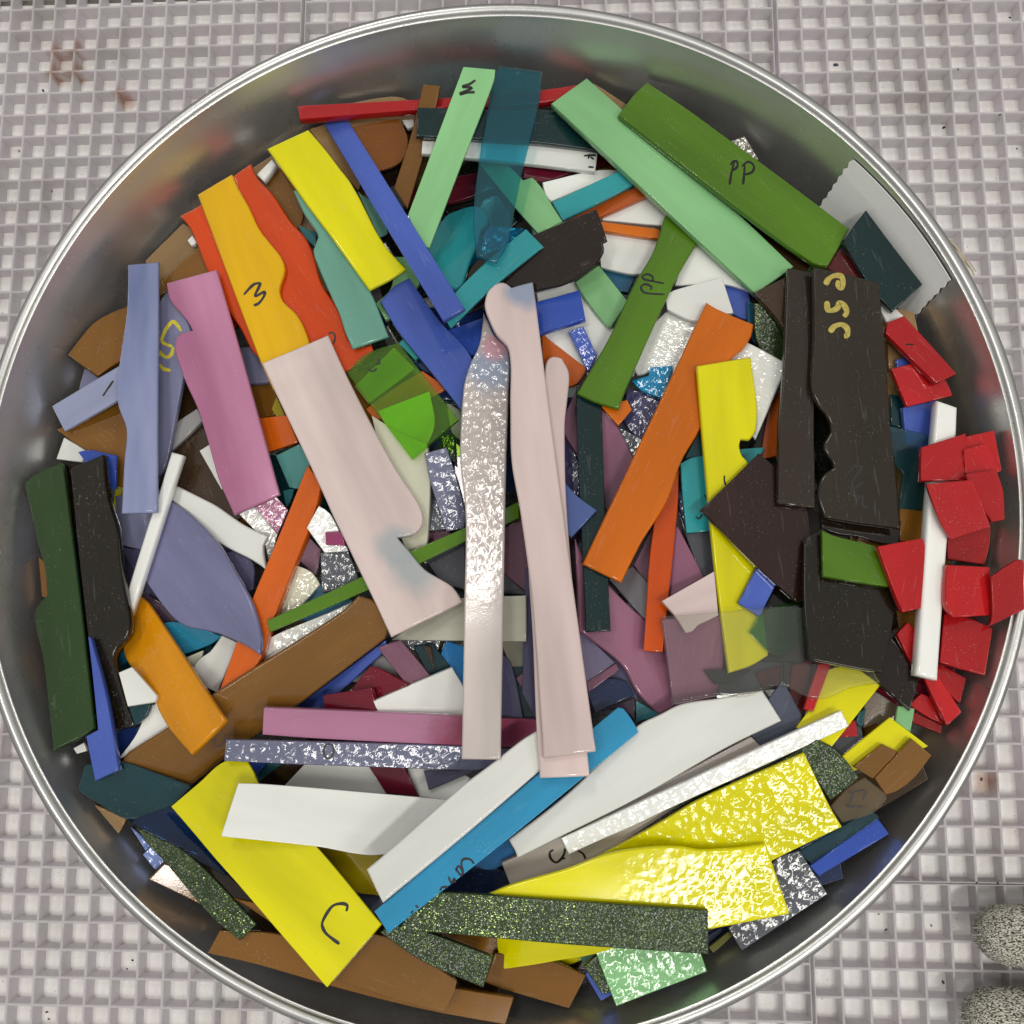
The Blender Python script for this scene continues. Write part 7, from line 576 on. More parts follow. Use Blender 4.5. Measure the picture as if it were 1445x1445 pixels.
["strip","hammered grey lilac horizontal strip with white glints","lilacgrey.t",3.0,[-38.59,-99.1,116.04],[[0.9872,0.0161,-0.1584],[0.0005,0.9946,0.104],[0.1592,-0.1028,0.9819]],[-5922,747,-5992,-33,-5813,-46,-5634,-60,-5454,-74,-5274,-88,-5094,-102,-4914,-116,-4734,-130,-4553,-143,-4372,-157,-4191,-170,-4010,-183,-3829,-196,-3537,-216,-3245,-236,-2952,-255,-2658,-275,-2364,-294,-2070,-313,-1775,-332,-1480,-351,-1184,-369,-887,-388,-590,-406,-293,-425,-6,-443,282,-461,570,-480,858,-498,1147,-517,1437,-535,1726,-553,2017,-570,2308,-586,2599,-601,2891,-615,3184,-628,3418,-632,3644,-588,3831,-503,4013,-406,4191,-302,4369,-197,4549,-94,4733,0,4935,70,5143,124,4945,139,4747,153,4549,167,4352,182,4154,196,3957,211,3761,225,3564,239,3368,253,3172,266,2976,279,2780,292,2562,306,2344,319,2127,332,1910,344,1693,357,1477,369,1260,380,1044,392,829,404,613,415,398,426,183,438,-334,464,-850,491,-1364,517,-1877,543,-2388,569,-2897,595,-3405,621,-3911,646,-4416,671,-4920,697,-5421,722],[["black",0.58,[[-22.43,5.0],[-20.59,4.69],[-19.8,2.29],[-21.1,-0.31],[-22.93,0.27],[-23.47,2.91],[-22.43,5.0]]]],[],0.32],
["strip","blackish teal strip above the white marked strip at top","tealblack",3.0,[9.82,157.02,110.67],[[0.9796,-0.0411,-0.1969],[0.0463,0.9987,0.0217],[0.1958,-0.0303,0.9802]],[-4129,-945,-3753,-918,-3375,-889,-2996,-860,-2616,-830,-2235,-800,-1853,-770,-1470,-741,-1085,-713,-700,-687,-314,-663,74,-642,463,-624,719,-615,975,-608,1231,-605,1488,-604,1746,-604,2004,-606,2262,-609,2520,-612,2779,-615,3039,-618,3299,-620,3559,-621,3381,-474,3202,-326,3024,-178,2845,-31,2666,114,2484,258,2324,401,2168,559,2007,706,1833,820,1636,878,1424,892,1212,894,999,884,786,865,572,839,359,808,146,773,-67,736,-280,700,-492,666,-704,636,-914,612,-1189,586,-1463,560,-1737,535,-2010,510,-2282,485,-2554,461,-2826,436,-3096,412,-3367,388,-3636,364,-3906,340,-4174,316],[],[],0.32],
["sheet","large orange red plate with wavy edges at upper left","orangered",3.0,[-92.59,94.91,105.27],[[0.5647,-0.8222,-0.0712],[0.8244,0.566,0.0024],[0.0383,-0.0601,0.9975]],[-4281,-1750,-4040,-1719,-3799,-1711,-3541,-1741,-3287,-1793,-3033,-1849,-2800,-1900,-2568,-1956,-2336,-2012,-2103,-2063,-1869,-2103,-1646,-2134,-1423,-2162,-1199,-2187,-976,-2210,-753,-2232,-529,-2251,-306,-2270,-83,-2287,140,-2304,419,-2316,699,-2317,978,-2317,1210,-2333,1446,-2364,1683,-2399,1918,-2427,2147,-2433,2369,-2406,2579,-2335,2773,-2227,2953,-2100,3121,-1958,3280,-1802,3431,-1638,3578,-1467,3722,-1293,3866,-1119,4012,-949,4162,-785,4332,-619,4510,-457,4685,-292,4845,-119,4980,69,5078,277,5126,476,5140,681,5130,889,5104,1100,5072,1312,5044,1524,5027,1733,4727,1828,4557,1264,4298,1183,4037,1148,3829,1187,3625,1244,3423,1311,3221,1381,3018,1446,2812,1500,2548,1526,2281,1531,2048,1536,1814,1537,1581,1545,1351,1576,1140,1628,932,1694,727,1768,521,1843,314,1913,104,1973,-166,2031,-439,2070,-715,2083,-942,2066,-1168,2027,-1393,1987,-1621,1963,-1862,1959,-2104,1965,-2346,1975,-2588,1985,-2830,1989,-3072,1983,-3317,1951,-3559,1900,-3802,1852,-4047,1829,-4268,1855,-4486,1913,-4705,1971,-4703,1761,-4703,1550,-4699,1339,-4685,1129,-4660,905,-4629,682,-4595,459,-4560,237,-4525,14,-4491,-208,-4462,-431,-4438,-654,-4421,-878,-4425,-1104,-4453,-1330,-4490,-1555,-4522,-1781],[["black",0.59,[[33.22,5.9],[34.02,7.86],[36.41,7.34],[38.16,5.11]]]],[],0.75],
["sheet","glossy black brown half lens with curved rim at top centre","blackbrown",3.0,[16.27,99.56,105.31],[[-0.9356,-0.2975,-0.1901],[0.3429,-0.8937,-0.2893],[-0.0839,-0.3359,0.9382]],[-3043,-1066,-2833,-1066,-2623,-1065,-2413,-1065,-2201,-1064,-1990,-1064,-1778,-1063,-1565,-1063,-1352,-1062,-1139,-1062,-925,-1062,-711,-1061,-507,-1063,-302,-1065,-97,-1068,108,-1070,314,-1069,520,-1063,756,-1062,997,-1069,1240,-1078,1480,-1078,1717,-1063,1946,-1021,2166,-946,2362,-849,2547,-735,2725,-607,2895,-467,3057,-317,3214,-159,3365,4,3511,172,3654,341,3730,624,3729,941,3482,940,3237,937,2991,935,2747,934,2503,935,2259,941,2034,951,1809,964,1585,978,1361,995,1137,1012,915,1031,692,1050,427,1074,163,1105,-100,1141,-356,1192,-611,1250,-867,1285,-1137,1287,-1405,1266,-1670,1230,-1916,1190,-2158,1136,-2388,1054,-2600,944,-2796,808,-2968,647,-3029,493,-3056,320,-3245,305,-3255,91,-3266,-123,-3275,-337,-3279,-550,-3269,-809,-3253,-1067],[],[],0.75],
["sheet","blackish plate lying on the white tape at upper right","tealblack",3.0,[148.95,91.85,117.41],[[0.3224,-0.9466,0.0067],[0.9434,0.3219,0.0796],[-0.0774,-0.0194,0.9968]],[-871,-508,-655,-482,-440,-457,-225,-432,-11,-406,202,-378,414,-347,624,-312,833,-271,1039,-224,1241,-168,1441,-107,1640,-42,1837,24,2035,90,2233,152,1611,1618,-173,1177,-2018,753,-1906,581,-1794,407,-1682,235,-1567,63,-1449,-106,-1272,-324,-1086,-536],[],[],0.32],
["shard","dark red piece under the clear sheet at right","darkred",3.0,[107.24,-70.34,109.19],[[0.9265,0.3712,0.0621],[-0.3651,0.9265,-0.0912],[-0.0915,0.0618,0.9939]],[-386,-220,221,-401,578,259,-413,362],[],[],0.32],
["shard","red shard leaning on the right wall behind the others","red",3.0,[184.85,9.84,125.13],[[0.324,-0.9429,0.0775],[0.9336,0.3319,0.1352],[-0.1532,0.0285,0.9878]],[-277,-568,-139,-451,3,-338,145,-226,282,-109,410,13,526,147,562,316,551,505,-957,870,-1108,-158],[],[],0.32],
["shard","small pointed red shard left of the white rod end","red",3.0,[156.0,-57.6,124.93],[[0.1107,-0.9929,0.0432],[0.9922,0.1079,-0.0631],[0.058,0.0498,0.9971]],[910,-143,737,-86,565,-21,393,46,220,109,46,163,-129,201,-307,218,-497,161,-665,29,-832,-104,-442,-570],[],[],0.32],
["sheet","hammered yellow plate with white glints at lower right","yellow.t",3.0,[86.83,-123.5,127.39],[[-0.9302,-0.349,-0.1139],[0.3561,-0.9332,-0.0486],[-0.0893,-0.0858,0.9923]],[-3205,-1690,-2886,-1667,-2565,-1646,-2244,-1625,-1922,-1603,-1600,-1582,-1277,-1559,-953,-1535,-629,-1508,-305,-1480,20,-1448,346,-1413,531,-1390,717,-1363,902,-1333,1088,-1300,1273,-1265,1458,-1229,1643,-1193,1829,-1156,2015,-1119,2201,-1083,2387,-1049,2574,-1017,2766,-986,2958,-955,3151,-925,3344,-896,3537,-867,3730,-838,3923,-809,4117,-780,4311,-752,4505,-723,4700,-694,4894,-664,5003,595,4702,699,4404,811,4108,927,3814,1046,3521,1164,3227,1280,2933,1390,2638,1493,2340,1585,2040,1665,1736,1730,1429,1777,1207,1794,984,1793,762,1776,540,1747,317,1707,95,1660,-128,1608,-350,1554,-572,1501,-794,1451,-1015,1407,-1236,1372,-1448,1344,-1660,1317,-1872,1290,-2084,1265,-2296,1240,-2507,1215,-2718,1191,-2929,1167,-3139,1143,-3349,1119,-3559,1095,-3769,1071,-3739,887,-3707,704,-3678,520,-3655,335,-3639,165,-3625,-5,-3613,-176,-3602,-347,-3591,-519,-3581,-690,-3570,-862,-3560,-1032,-3551,-1202,-3542,-1372,-3533,-1543,-3524,-1714],[],[],0.32],
["strip","pink horizontal strip with redder right end","pink",3.0,[-36.65,-88.58,115.45],[[0.9962,0.0144,-0.0858],[0.0037,0.9784,0.2065],[0.087,-0.206,0.9747]],[-4824,851,-4900,-182,-4715,-199,-4529,-216,-4344,-233,-4158,-250,-3972,-268,-3786,-285,-3600,-301,-3414,-318,-3228,-333,-3042,-348,-2791,-368,-2540,-387,-2290,-405,-2038,-424,-1787,-442,-1536,-460,-1284,-478,-1033,-495,-781,-512,-529,-529,-277,-545,-24,-561,353,-585,731,-608,1109,-631,1488,-653,1866,-675,2245,-697,2625,-719,3005,-740,3385,-762,3765,-784,4146,-806,4527,-828,5613,-156,5614,229,5424,238,5235,248,5046,257,4856,266,4667,275,4478,285,4289,296,4100,307,3694,333,3287,359,2881,386,2476,413,2070,441,1665,468,1261,496,857,523,453,550,49,576,-354,602,-757,627,-1097,647,-1437,667,-1777,687,-2116,705,-2455,724,-2794,742,-3133,760,-3472,778,-3810,796,-4148,815,-4486,833],[],[[[39.4,-1.9],25.7,[140,40,70]]],0.32],
["sheet","lilac plate with yellow scribble at upper left","lilac",3.0,[-136.12,48.24,104.03],[[-0.0858,-0.9914,-0.0984],[0.9936,-0.0924,0.0645],[-0.0731,-0.0922,0.9931]],[-3389,-744,-3136,-848,-2872,-896,-2497,-903,-2122,-908,-1748,-910,-1374,-908,-999,-903,-625,-894,-252,-881,122,-864,495,-843,867,-817,1239,-786,1610,-751,1827,-723,2042,-687,2256,-644,2469,-594,2681,-540,2893,-482,3104,-423,3315,-363,3526,-305,3737,-248,3949,-196,3748,-21,3548,154,3322,273,3104,327,2882,368,2658,398,2433,420,2207,439,1980,455,1753,474,1528,496,1312,521,1096,544,880,567,664,590,448,612,231,634,15,657,-201,681,-418,706,-624,734,-830,769,-1035,807,-1241,845,-1447,878,-1653,903,-1861,916,-2069,914,-2299,879,-2524,805,-2741,700,-2948,575,-3142,435,-3327,281,-3507,118,-3683,-51,-3860,-220,-4040,-384,-3842,-512,-3637,-627],[["yellowmark",1.12,[[-24.31,4.41],[-27.97,-0.05],[-19.97,-3.95],[-17.55,1.01]]],
["yellowmark",1.13,[[-17.57,1.33],[-14.87,1.28],[-12.97,-0.72],[-14.02,-3.34],[-15.45,-4.43]]],
["yellowmark",1.41,[[-10.09,-3.89],[-8.1,-2.11],[-7.42,1.42]]]],[],0.32],
["shard","dark olive sliver peeking between orange red and seafoam","olive",3.0,[-71.39,95.27,107.57],[[0.3497,-0.9314,-0.1011],[0.9341,0.355,-0.0392],[0.0724,-0.0808,0.9941]],[-524,-77,-265,-101,-5,-117,219,-120,444,-116,668,-112,806,88,508,106,210,118,-7,123,-223,123,-437,102,-613,36,-783,-54],[],[],0.32],
["strip","lower pointed yellow strip end at the bottom","yellow",3.0,[41.61,-165.71,111.8],[[0.9522,0.3023,-0.0435],[-0.2975,0.9504,0.0912],[0.0689,-0.0739,0.9949]],[-2266,446,-1958,-476,-1768,-463,-1578,-450,-1388,-437,-1198,-424,-1008,-412,-818,-399,-628,-386,-437,-372,-247,-358,-57,-344,128,-329,312,-314,497,-299,682,-283,866,-267,1051,-251,1236,-235,1421,-219,1606,-202,1791,-186,1976,-171,1821,-56,1672,72,1522,200,1368,315,1203,404,1024,455,751,488,477,510,203,521,-71,524,-346,520,-620,511,-895,499,-1170,485,-1444,471,-1718,459,-1992,450],[],[],0.32],
["sheet","turquoise piece with rounded lobe left of the black half lens","turq",3.0,[-13.05,112.35,99.81],[[-0.1086,-0.9599,0.2583],[0.9867,-0.0724,0.1455],[-0.121,0.2707,0.955]],[-996,-1053,-754,-1149,-504,-1235,-250,-1313,5,-1388,258,-1465,505,-1546,2343,-625,2595,86,2487,236,2347,352,2059,410,1753,432,1448,462,1193,509,939,561,684,614,427,665,166,707,-173,714,-507,736,-658,836,-805,942,-989,959,-1184,952,-1438,792,-1652,606,-1741,365,-1741,121,-1656,-171,-1523,-447,-1412,-722,-1227,-941],[],[],0.75],
["sheet","transparent green square with black marks left of centre","greenglass.x",3.0,[-44.02,52.7,106.18],[[0.6153,-0.7815,0.1031],[0.7838,0.6205,0.0259],[-0.0842,0.0649,0.9943]],[573,-1255,2160,-1280,3713,-1306,3581,1148,2198,1161,760,1193,-662,1228,-738,1032,-822,837,-907,642,-989,447,-1062,249,-1122,48,-1164,-156,-1174,-370,-1151,-584,-1109,-798,-1062,-1011,-1025,-1225],[["black",0.66,[[-5.38,-4.24],[-3.45,-3.41],[-3.27,-1.32]]],
["black",0.66,[[-6.82,1.64],[-4.48,1.05],[-5.16,-0.68]]]],[],0.32],
["sheet","transparent dark teal piece with rounded end at right","tealglass2.x",3.0,[162.73,14.77,115.65],[[0.3408,-0.9266,-0.1587],[0.9373,0.3479,-0.0188],[0.0726,-0.1423,0.9871]],[-1263,-594,-1093,-683,-921,-769,-746,-842,-563,-891,-375,-889,-186,-838,0,-777,254,-686,505,-584,1714,-1233,2126,-275,1945,-195,1761,-118,1576,-44,1391,29,1206,103,1022,179,839,258,659,341,483,430,310,526,142,631,9,765,-85,936,-162,1122,-248,1301,-365,1124,-482,946,-599,768,-716,590,-833,412,-950,235,-1067,57,-1183,-121,-1300,-299,-1368,-405,-1436,-511],[],[],0.32],
["shard","red shard second from the right wall near the top of the cluster","red",3.0,[185.23,9.07,128.46],[[0.2855,-0.9563,0.0634],[0.9487,0.2914,0.1224],[-0.1356,0.0252,0.9904]],[146,-871,789,-132,612,73,406,222,191,260,-26,270,-245,264,-465,254,-685,252,-722,-594],[],[],0.32],
["strip","yellow strip end below the sparkling green strip","yellow",3.0,[25.46,-165.08,122.9],[[0.9321,0.2284,0.2812],[-0.1924,0.9698,-0.1502],[-0.307,0.0859,0.9478]],[-2107,624,-2152,444,-2163,260,-2152,75,-2130,-111,-2108,-297,-2097,-481,-1897,-479,-1697,-478,-1499,-477,-1301,-477,-1103,-476,-907,-474,-710,-470,-515,-465,-320,-457,-96,-448,127,-442,351,-439,574,-436,796,-432,1017,-426,1236,-417,1454,-402,1671,-382,1885,-353,2097,-316,2307,-268,2491,-197,2656,-92,2807,36,2952,175,3097,314,3248,442,2106,645,968,858,-230,1067,-1433,1313,-1579,1180,-1737,1053,-1889,923,-2018,783],[],[],0.32],
["strip","broad white bar across the marked yellow piece","white",3.0,[-51.24,-121.55,128.46],[[0.9644,-0.1769,-0.1968],[0.1232,0.9583,-0.258],[0.2342,0.2245,0.9459]],[-4164,-1173,-3895,-1161,-3625,-1148,-3355,-1135,-3084,-1122,-2813,-1108,-2541,-1095,-2269,-1082,-1995,-1070,-1722,-1057,-1447,-1045,-1172,-1033,-896,-1022,-694,-1018,-490,-1021,-285,-1028,-79,-1037,127,-1047,332,-1055,538,-1059,742,-1057,945,-1048,1147,-1029,1347,-998,1544,-953,1724,-900,1901,-839,2076,-770,2249,-693,2419,-608,2585,-516,2747,-418,2905,-312,3058,-200,3206,-81,3348,43,3484,173,3596,327,3662,505,3697,700,3718,903,3738,1107,3775,1305,3376,1277,2980,1249,2584,1221,2190,1194,1797,1166,1405,1139,1015,1111,626,1084,238,1056,-149,1028,-534,1000,-918,972,-1109,958,-1300,943,-1491,929,-1681,914,-1871,899,-2060,884,-2250,869,-2439,853,-2627,837,-2815,821,-3003,804,-3190,786,-3401,763,-3610,735,-3819,706,-4027,678],[],[],0.32],
["sheet","large lilac half lens plate at left","lilac2",3.0,[-114.54,-32.68,110.39],[[0.6529,-0.7251,0.2187],[0.7291,0.68,0.0777],[-0.2051,0.1087,0.9727]],[-3692,750,-3658,582,-3550,404,-3437,229,-3318,57,-3197,-112,-3074,-280,-2949,-447,-2825,-613,-2702,-780,-2564,-968,-2425,-1154,-2284,-1339,-2143,-1523,-2002,-1707,-1863,-1891,-1629,-1888,-1397,-1887,-1166,-1888,-936,-1889,-707,-1889,-478,-1886,-250,-1878,-23,-1866,204,-1847,496,-1799,783,-1716,1057,-1600,1295,-1445,1513,-1262,1734,-1084,1960,-925,2189,-772,2425,-631,2627,-523,2831,-419,3036,-321,3242,-227,3450,-137,3680,-52,3913,21,4145,94,3998,224,3855,358,3704,485,3537,592,3336,690,3128,781,2915,864,2697,940,2475,1009,2248,1070,2023,1121,1793,1161,1559,1193,1323,1221,1085,1247,846,1273,618,1300,390,1329,161,1357,-71,1383,-304,1403,-539,1416,-778,1419,-1018,1412,-1260,1398,-1504,1376,-1749,1348,-1996,1315,-2243,1277,-2490,1237,-2730,1190,-2970,1130,-3209,1064,-3449,995,-3691,930],[],[],0.75],
["shard","pointed periwinkle blue shard beside the dark teal bar","periwblue",3.0,[34.22,-3.63,117.22],[[0.1074,-0.99,0.0913],[0.9928,0.1117,0.0438],[-0.0536,0.086,0.9949]],[1068,-615,1322,-370,392,724,233,556,75,386,-87,219,-259,61,-423,-67,-597,-184,-774,-297,-949,-413],[],[],0.32],
["rod","thin white rod leaning over the lilac half lens","white",4.5,[-136.33,-12.33,107.14],[[0.2303,0.9713,-0.0603],[-0.9716,0.2261,-0.0696],[-0.0539,0.0746,0.9958]],[1705,269,160,293,-1351,284,-2856,270,-3501,-200,-2201,-225,-844,-231,491,-238,1876,-238,3242,-269,3279,284],[],[],1.1],
["strip","seafoam strip with wavy edge under the upper yellow strip","seafoam",3.0,[-64.51,98.14,109.43],[[0.3883,-0.9147,-0.1122],[0.8954,0.4033,-0.1885],[0.2177,-0.0272,0.9756]],[-3611,-498,-3387,-492,-3162,-488,-2938,-483,-2715,-473,-2493,-454,-2290,-419,-2091,-371,-1891,-321,-1689,-283,-1544,-271,-1405,-305,-1174,-517,-936,-713,-644,-767,-343,-767,-86,-774,171,-773,428,-771,646,-769,865,-765,1083,-761,1301,-755,1508,-744,1714,-731,1921,-728,2138,-743,2355,-766,2573,-790,2790,-805,3027,-805,3264,-795,3501,-785,3548,795,3335,800,3121,808,2907,817,2693,826,2479,833,2265,839,2052,842,1838,841,1625,834,1387,823,1149,810,911,796,673,780,436,762,199,742,-38,721,-275,698,-512,673,-748,646,-984,618,-1220,588,-1431,558,-1642,524,-1851,486,-2060,446,-2269,404,-2477,360,-2685,316,-2893,272,-3102,230,-3310,189],[],[],0.75],
["strip","cobalt blue piece below the long blue strip end","blue",3.0,[-25.32,66.78,100.61],[[0.5393,-0.8421,-0.0086],[0.8362,0.5366,-0.1135],[0.1002,0.054,0.9935]],[-2466,-918,-2212,-934,-1958,-950,-1705,-962,-1453,-967,-1203,-959,-947,-943,-692,-922,-438,-899,-184,-874,69,-846,321,-817,572,-788,824,-758,1075,-728,1325,-699,1576,-671,1826,-645,2060,-623,2295,-601,2529,-581,2763,-561,2996,-541,3229,-520,3095,-336,2966,-146,2838,45,2702,230,2554,403,2386,559,2193,701,1983,826,1762,927,1532,998,1298,1033,1072,1037,849,1021,626,992,404,952,182,907,-40,859,-262,814,-486,776,-712,749,-938,731,-1166,717,-1394,706,-1622,696,-1852,689,-2081,682,-2311,676,-2542,670,-2773,663,-3003,655,-3007,395,-3011,136,-2988,-121,-2916,-387,-2818,-646,-2720,-906],[],[],0.32],
["strip","narrow dark orange strip below the wide orange piece","orange2",3.0,[68.0,-19.43,110.58],[[-0.1589,-0.9813,0.1089],[0.9871,-0.1599,-0.001],[0.0184,0.1073,0.9941]],[-638,-507,-186,-512,264,-505,711,-489,1155,-466,1596,-437,2035,-404,2471,-370,2905,-337,3336,-305,3765,-277,4192,-254,4127,464,3677,454,3224,444,2768,435,2310,426,1849,417,1385,408,919,398,449,387,-23,375,-498,361,-976,346,-1457,328,-1665,317,-1874,302,-2083,283,-2293,262,-2503,240,-2713,217,-2924,194,-3136,174,-2931,102,-2727,22,-2525,-61,-2323,-145,-2121,-228,-1919,-304,-1716,-372,-1511,-427,-1303,-468,-1093,-489],[],[],0.32],
["sheet","dusty plum plate under the clear sheet","plum",3.0,[84.88,-62.13,112.98],[[-0.1221,-0.9684,-0.2175],[0.9886,-0.0992,-0.1132],[0.0881,-0.2288,0.9695]],[354,-1672,1970,-1267,1502,316,1293,333,1084,355,876,378,667,401,459,420,250,431,42,433,-166,422,-380,393,-592,347,-802,290,-1010,226,-1217,159,-1425,94,-1633,34,-1272,-2093],[],[],0.32],
["rod","long thick white rod among the red shards","white",6,[166.61,-12.04,122.91],[[0.1616,0.9806,-0.1113],[-0.984,0.1687,0.058],[0.0756,0.1001,0.9921]],[4468,342,4265,346,4062,351,3860,355,3658,360,3457,364,3256,368,3056,371,2724,375,2394,379,2065,384,1738,388,1412,392,1087,396,764,399,442,402,122,405,-197,408,-514,410,-830,412,-1261,413,-1689,415,-2114,415,-2537,415,-2958,415,-3376,415,-3792,415,-4205,414,-4616,414,-5024,413,-5430,413,-5834,413,-5903,-350,-5487,-353,-5068,-356,-4647,-359,-4224,-362,-3798,-365,-3369,-368,-2938,-371,-2504,-375,-2067,-378,-1628,-383,-1186,-388,-741,-394,-420,-399,-98,-405,226,-413,552,-421,879,-429,1208,-437,1538,-446,1869,-454,2202,-462,2536,-469,2872,-475,3209,-480,3428,-481,3646,-478,3865,-474,4085,-468,4305,-463,4526,-458,4672,337],[],[],1.1],
["strip","wavy topped yellow strip above the sparkling green strip","yellow.t2",3.0,[54.01,-141.65,133.89],[[0.9983,0.04,-0.0435],[-0.0418,0.9983,-0.0402],[0.0418,0.0419,0.9982]],[-4972,-715,-4629,-809,-4286,-909,-3946,-1013,-3606,-1120,-3266,-1227,-2927,-1331,-2587,-1430,-2246,-1523,-1903,-1606,-1558,-1678,-1211,-1737,-860,-1780,-593,-1798,-325,-1800,-58,-1789,210,-1767,479,-1735,747,-1696,1016,-1653,1285,-1607,1554,-1559,1823,-1513,2091,-1471,2360,-1434,2595,-1404,2830,-1372,3065,-1340,3300,-1306,3534,-1272,3769,-1237,4004,-1202,4239,-1166,4474,-1131,4709,-1095,4945,-1061,5180,-1026,4867,128,4549,1312,4325,1287,4100,1262,3874,1241,3663,1227,3452,1215,3240,1206,3029,1201,2850,1197,2672,1194,2493,1193,2315,1198,2137,1209,1906,1264,1674,1320,1494,1336,1313,1350,1131,1359,949,1364,767,1365,585,1359,397,1350,209,1339,21,1325,-167,1309,-355,1288,-541,1264,-727,1235,-912,1200,-1086,1160,-1259,1113,-1429,1062,-1599,1006,-1768,950,-1937,892,-2106,837,-2276,784,-2448,736,-2628,689,-2810,645,-2992,603,-3174,562,-3356,522,-3539,482,-3721,442,-3903,401,-4084,358,-4265,314,-4445,267,-4642,206,-4835,136,-5027,62,-5219,-10],[],[],0.75],
["strip","golden orange strip with textured face at left","gold.t3",3.5,[-128.37,-66.72,113.21],[[0.5726,-0.7345,0.3642],[0.7938,0.6078,-0.0222],[-0.2051,0.3019,0.931]],[-3275,340,-3119,194,-2964,48,-2808,-96,-2651,-237,-2490,-375,-2336,-513,-2184,-653,-2027,-787,-1856,-907,-1665,-1003,-1409,-1063,-1127,-1070,-840,-1048,-535,-991,-233,-907,68,-832,371,-772,672,-721,968,-694,1288,-732,1603,-779,1888,-780,2175,-766,2461,-739,2713,-701,2964,-651,3213,-596,3430,-546,3645,-493,3858,-439,4071,-385,3809,1315,3402,1278,2990,1240,2574,1203,2153,1165,1727,1126,1296,1088,860,1048,418,1008,-28,967,-480,925,-937,883,-1399,839,-1647,817,-1896,796,-2146,774,-2399,749,-2653,717,-2908,678,-3172,594,-3433,486],[],[],0.75],
["shard","black sliver below the long yellow strip end","blackgreen",3.0,[91.24,-70.21,114.62],[[0.984,0.1427,-0.1065],[-0.1489,0.9874,-0.0529],[0.0977,0.0679,0.9929]],[-624,-152,-416,-149,-207,-152,0,-145,205,-112,436,-25,656,96,876,217,-925,422],[],[],0.32],
["shard","red shard with chipped lower edge near the right wall","red",3.0,[183.69,-3.96,131.33],[[0.4074,-0.9132,-0.0096],[0.9063,0.403,0.1276],[-0.1126,-0.0607,0.9918]],[-880,-400,-677,-446,-474,-466,-279,-458,-85,-443,108,-423,301,-399,492,-373,684,-349,875,-327,965,110,777,196,591,286,405,375,215,456,22,526,-180,576,-386,610,-593,636,-799,666,-1083,-354],[],[],0.32],
["sheet","large white plate below the clear sheet","white",3.0,[54.89,-102.86,123.54],[[0.8644,0.5025,-0.0182],[-0.4997,0.8544,-0.1427],[-0.0562,0.1324,0.9896]],[-5272,-58,-5264,-272,-5280,-413,-5305,-552,-5116,-566,-4927,-579,-4738,-592,-4549,-606,-4359,-619,-4170,-632,-3981,-646,-3791,-659,-3602,-672,-3341,-691,-3081,-711,-2820,-732,-2559,-752,-2299,-773,-2038,-793,-1777,-813,-1516,-832,-1254,-850,-993,-866,-731,-881,-469,-893,-163,-905,143,-914,450,-920,757,-924,1065,-928,1372,-931,1680,-933,1988,-937,2296,-941,2605,-947,2913,-956,3221,-968,3407,-977,3593,-988,3779,-1000,3965,-1015,4151,-1030,4336,-1046,4522,-1063,4708,-1081,4893,-1098,5079,-1115,5265,-1131,5451,-1146,5466,105,5276,174,5086,243,4895,312,4704,381,4513,450,4323,519,4132,590,3942,661,3761,732,3582,808,3404,886,3225,962,3044,1035,2860,1100,2673,1155,2453,1196,2228,1212,2001,1218,1775,1229,1557,1252,1338,1279,1119,1296,901,1289,718,1264,537,1231,357,1193,178,1150,0,1104,-178,1058,-356,1013,-534,971,-725,926,-916,880,-1106,834,-1295,786,-1485,739,-1674,693,-1863,647,-2053,604,-2242,563,-2433,525,-2624,490,-2845,454,-3067,421,-3290,390,-3512,361,-3734,334,-3957,308,-4179,283,-4402,259,-4624,234,-4846,209,-5067,184,-5288,157],[],[],0.75],
["strip","tall periwinkle strip with dark blue streak at left","periw.w",3.0,[-144.92,45.24,115.12],[[0.0238,-0.9993,-0.0303],[0.9761,0.0297,-0.2151],[0.2159,-0.0244,0.9761]],[-4951,-392,-4733,-386,-4515,-381,-4297,-380,-4081,-381,-3866,-381,-3651,-383,-3437,-388,-3223,-395,-3009,-408,-2773,-428,-2539,-453,-2305,-480,-2071,-509,-1838,-539,-1605,-567,-1372,-593,-1166,-615,-960,-638,-754,-661,-548,-680,-342,-695,-135,-702,100,-702,335,-691,568,-667,798,-627,1026,-555,1246,-458,1466,-366,1696,-310,1913,-295,2130,-298,2348,-312,2565,-332,2781,-352,2998,-364,3214,-371,3429,-378,3645,-384,3860,-391,4075,-397,4289,-402,4503,-408,4717,-414,4931,-420,5144,-426,5094,948,4681,943,4267,938,3852,933,3436,928,3019,923,2601,918,2182,913,1762,908,1340,903,918,898,495,893,71,888,-373,882,-819,877,-1266,871,-1714,866,-2163,860,-2614,855,-3065,849,-3518,844,-3972,838,-4427,833,-4883,827,-5340,822,-5169,-398],[],[],0.75],
["strip","thin brown sliver between the dark green and black pieces","brown",3.0,[-177.21,-4.29,96.01],[[0.1001,-0.9766,-0.1904],[0.9948,0.1022,-0.0014],[0.0208,-0.1892,0.9817]],[-1827,-38,-1496,-42,-1165,-47,-833,-53,-501,-59,-169,-64,163,-69,496,-71,828,-70,1161,-66,1494,-59,1827,-47,1995,31,2149,155,739,171,-660,171,-2043,192,-2157,-36],[],[],0.32],
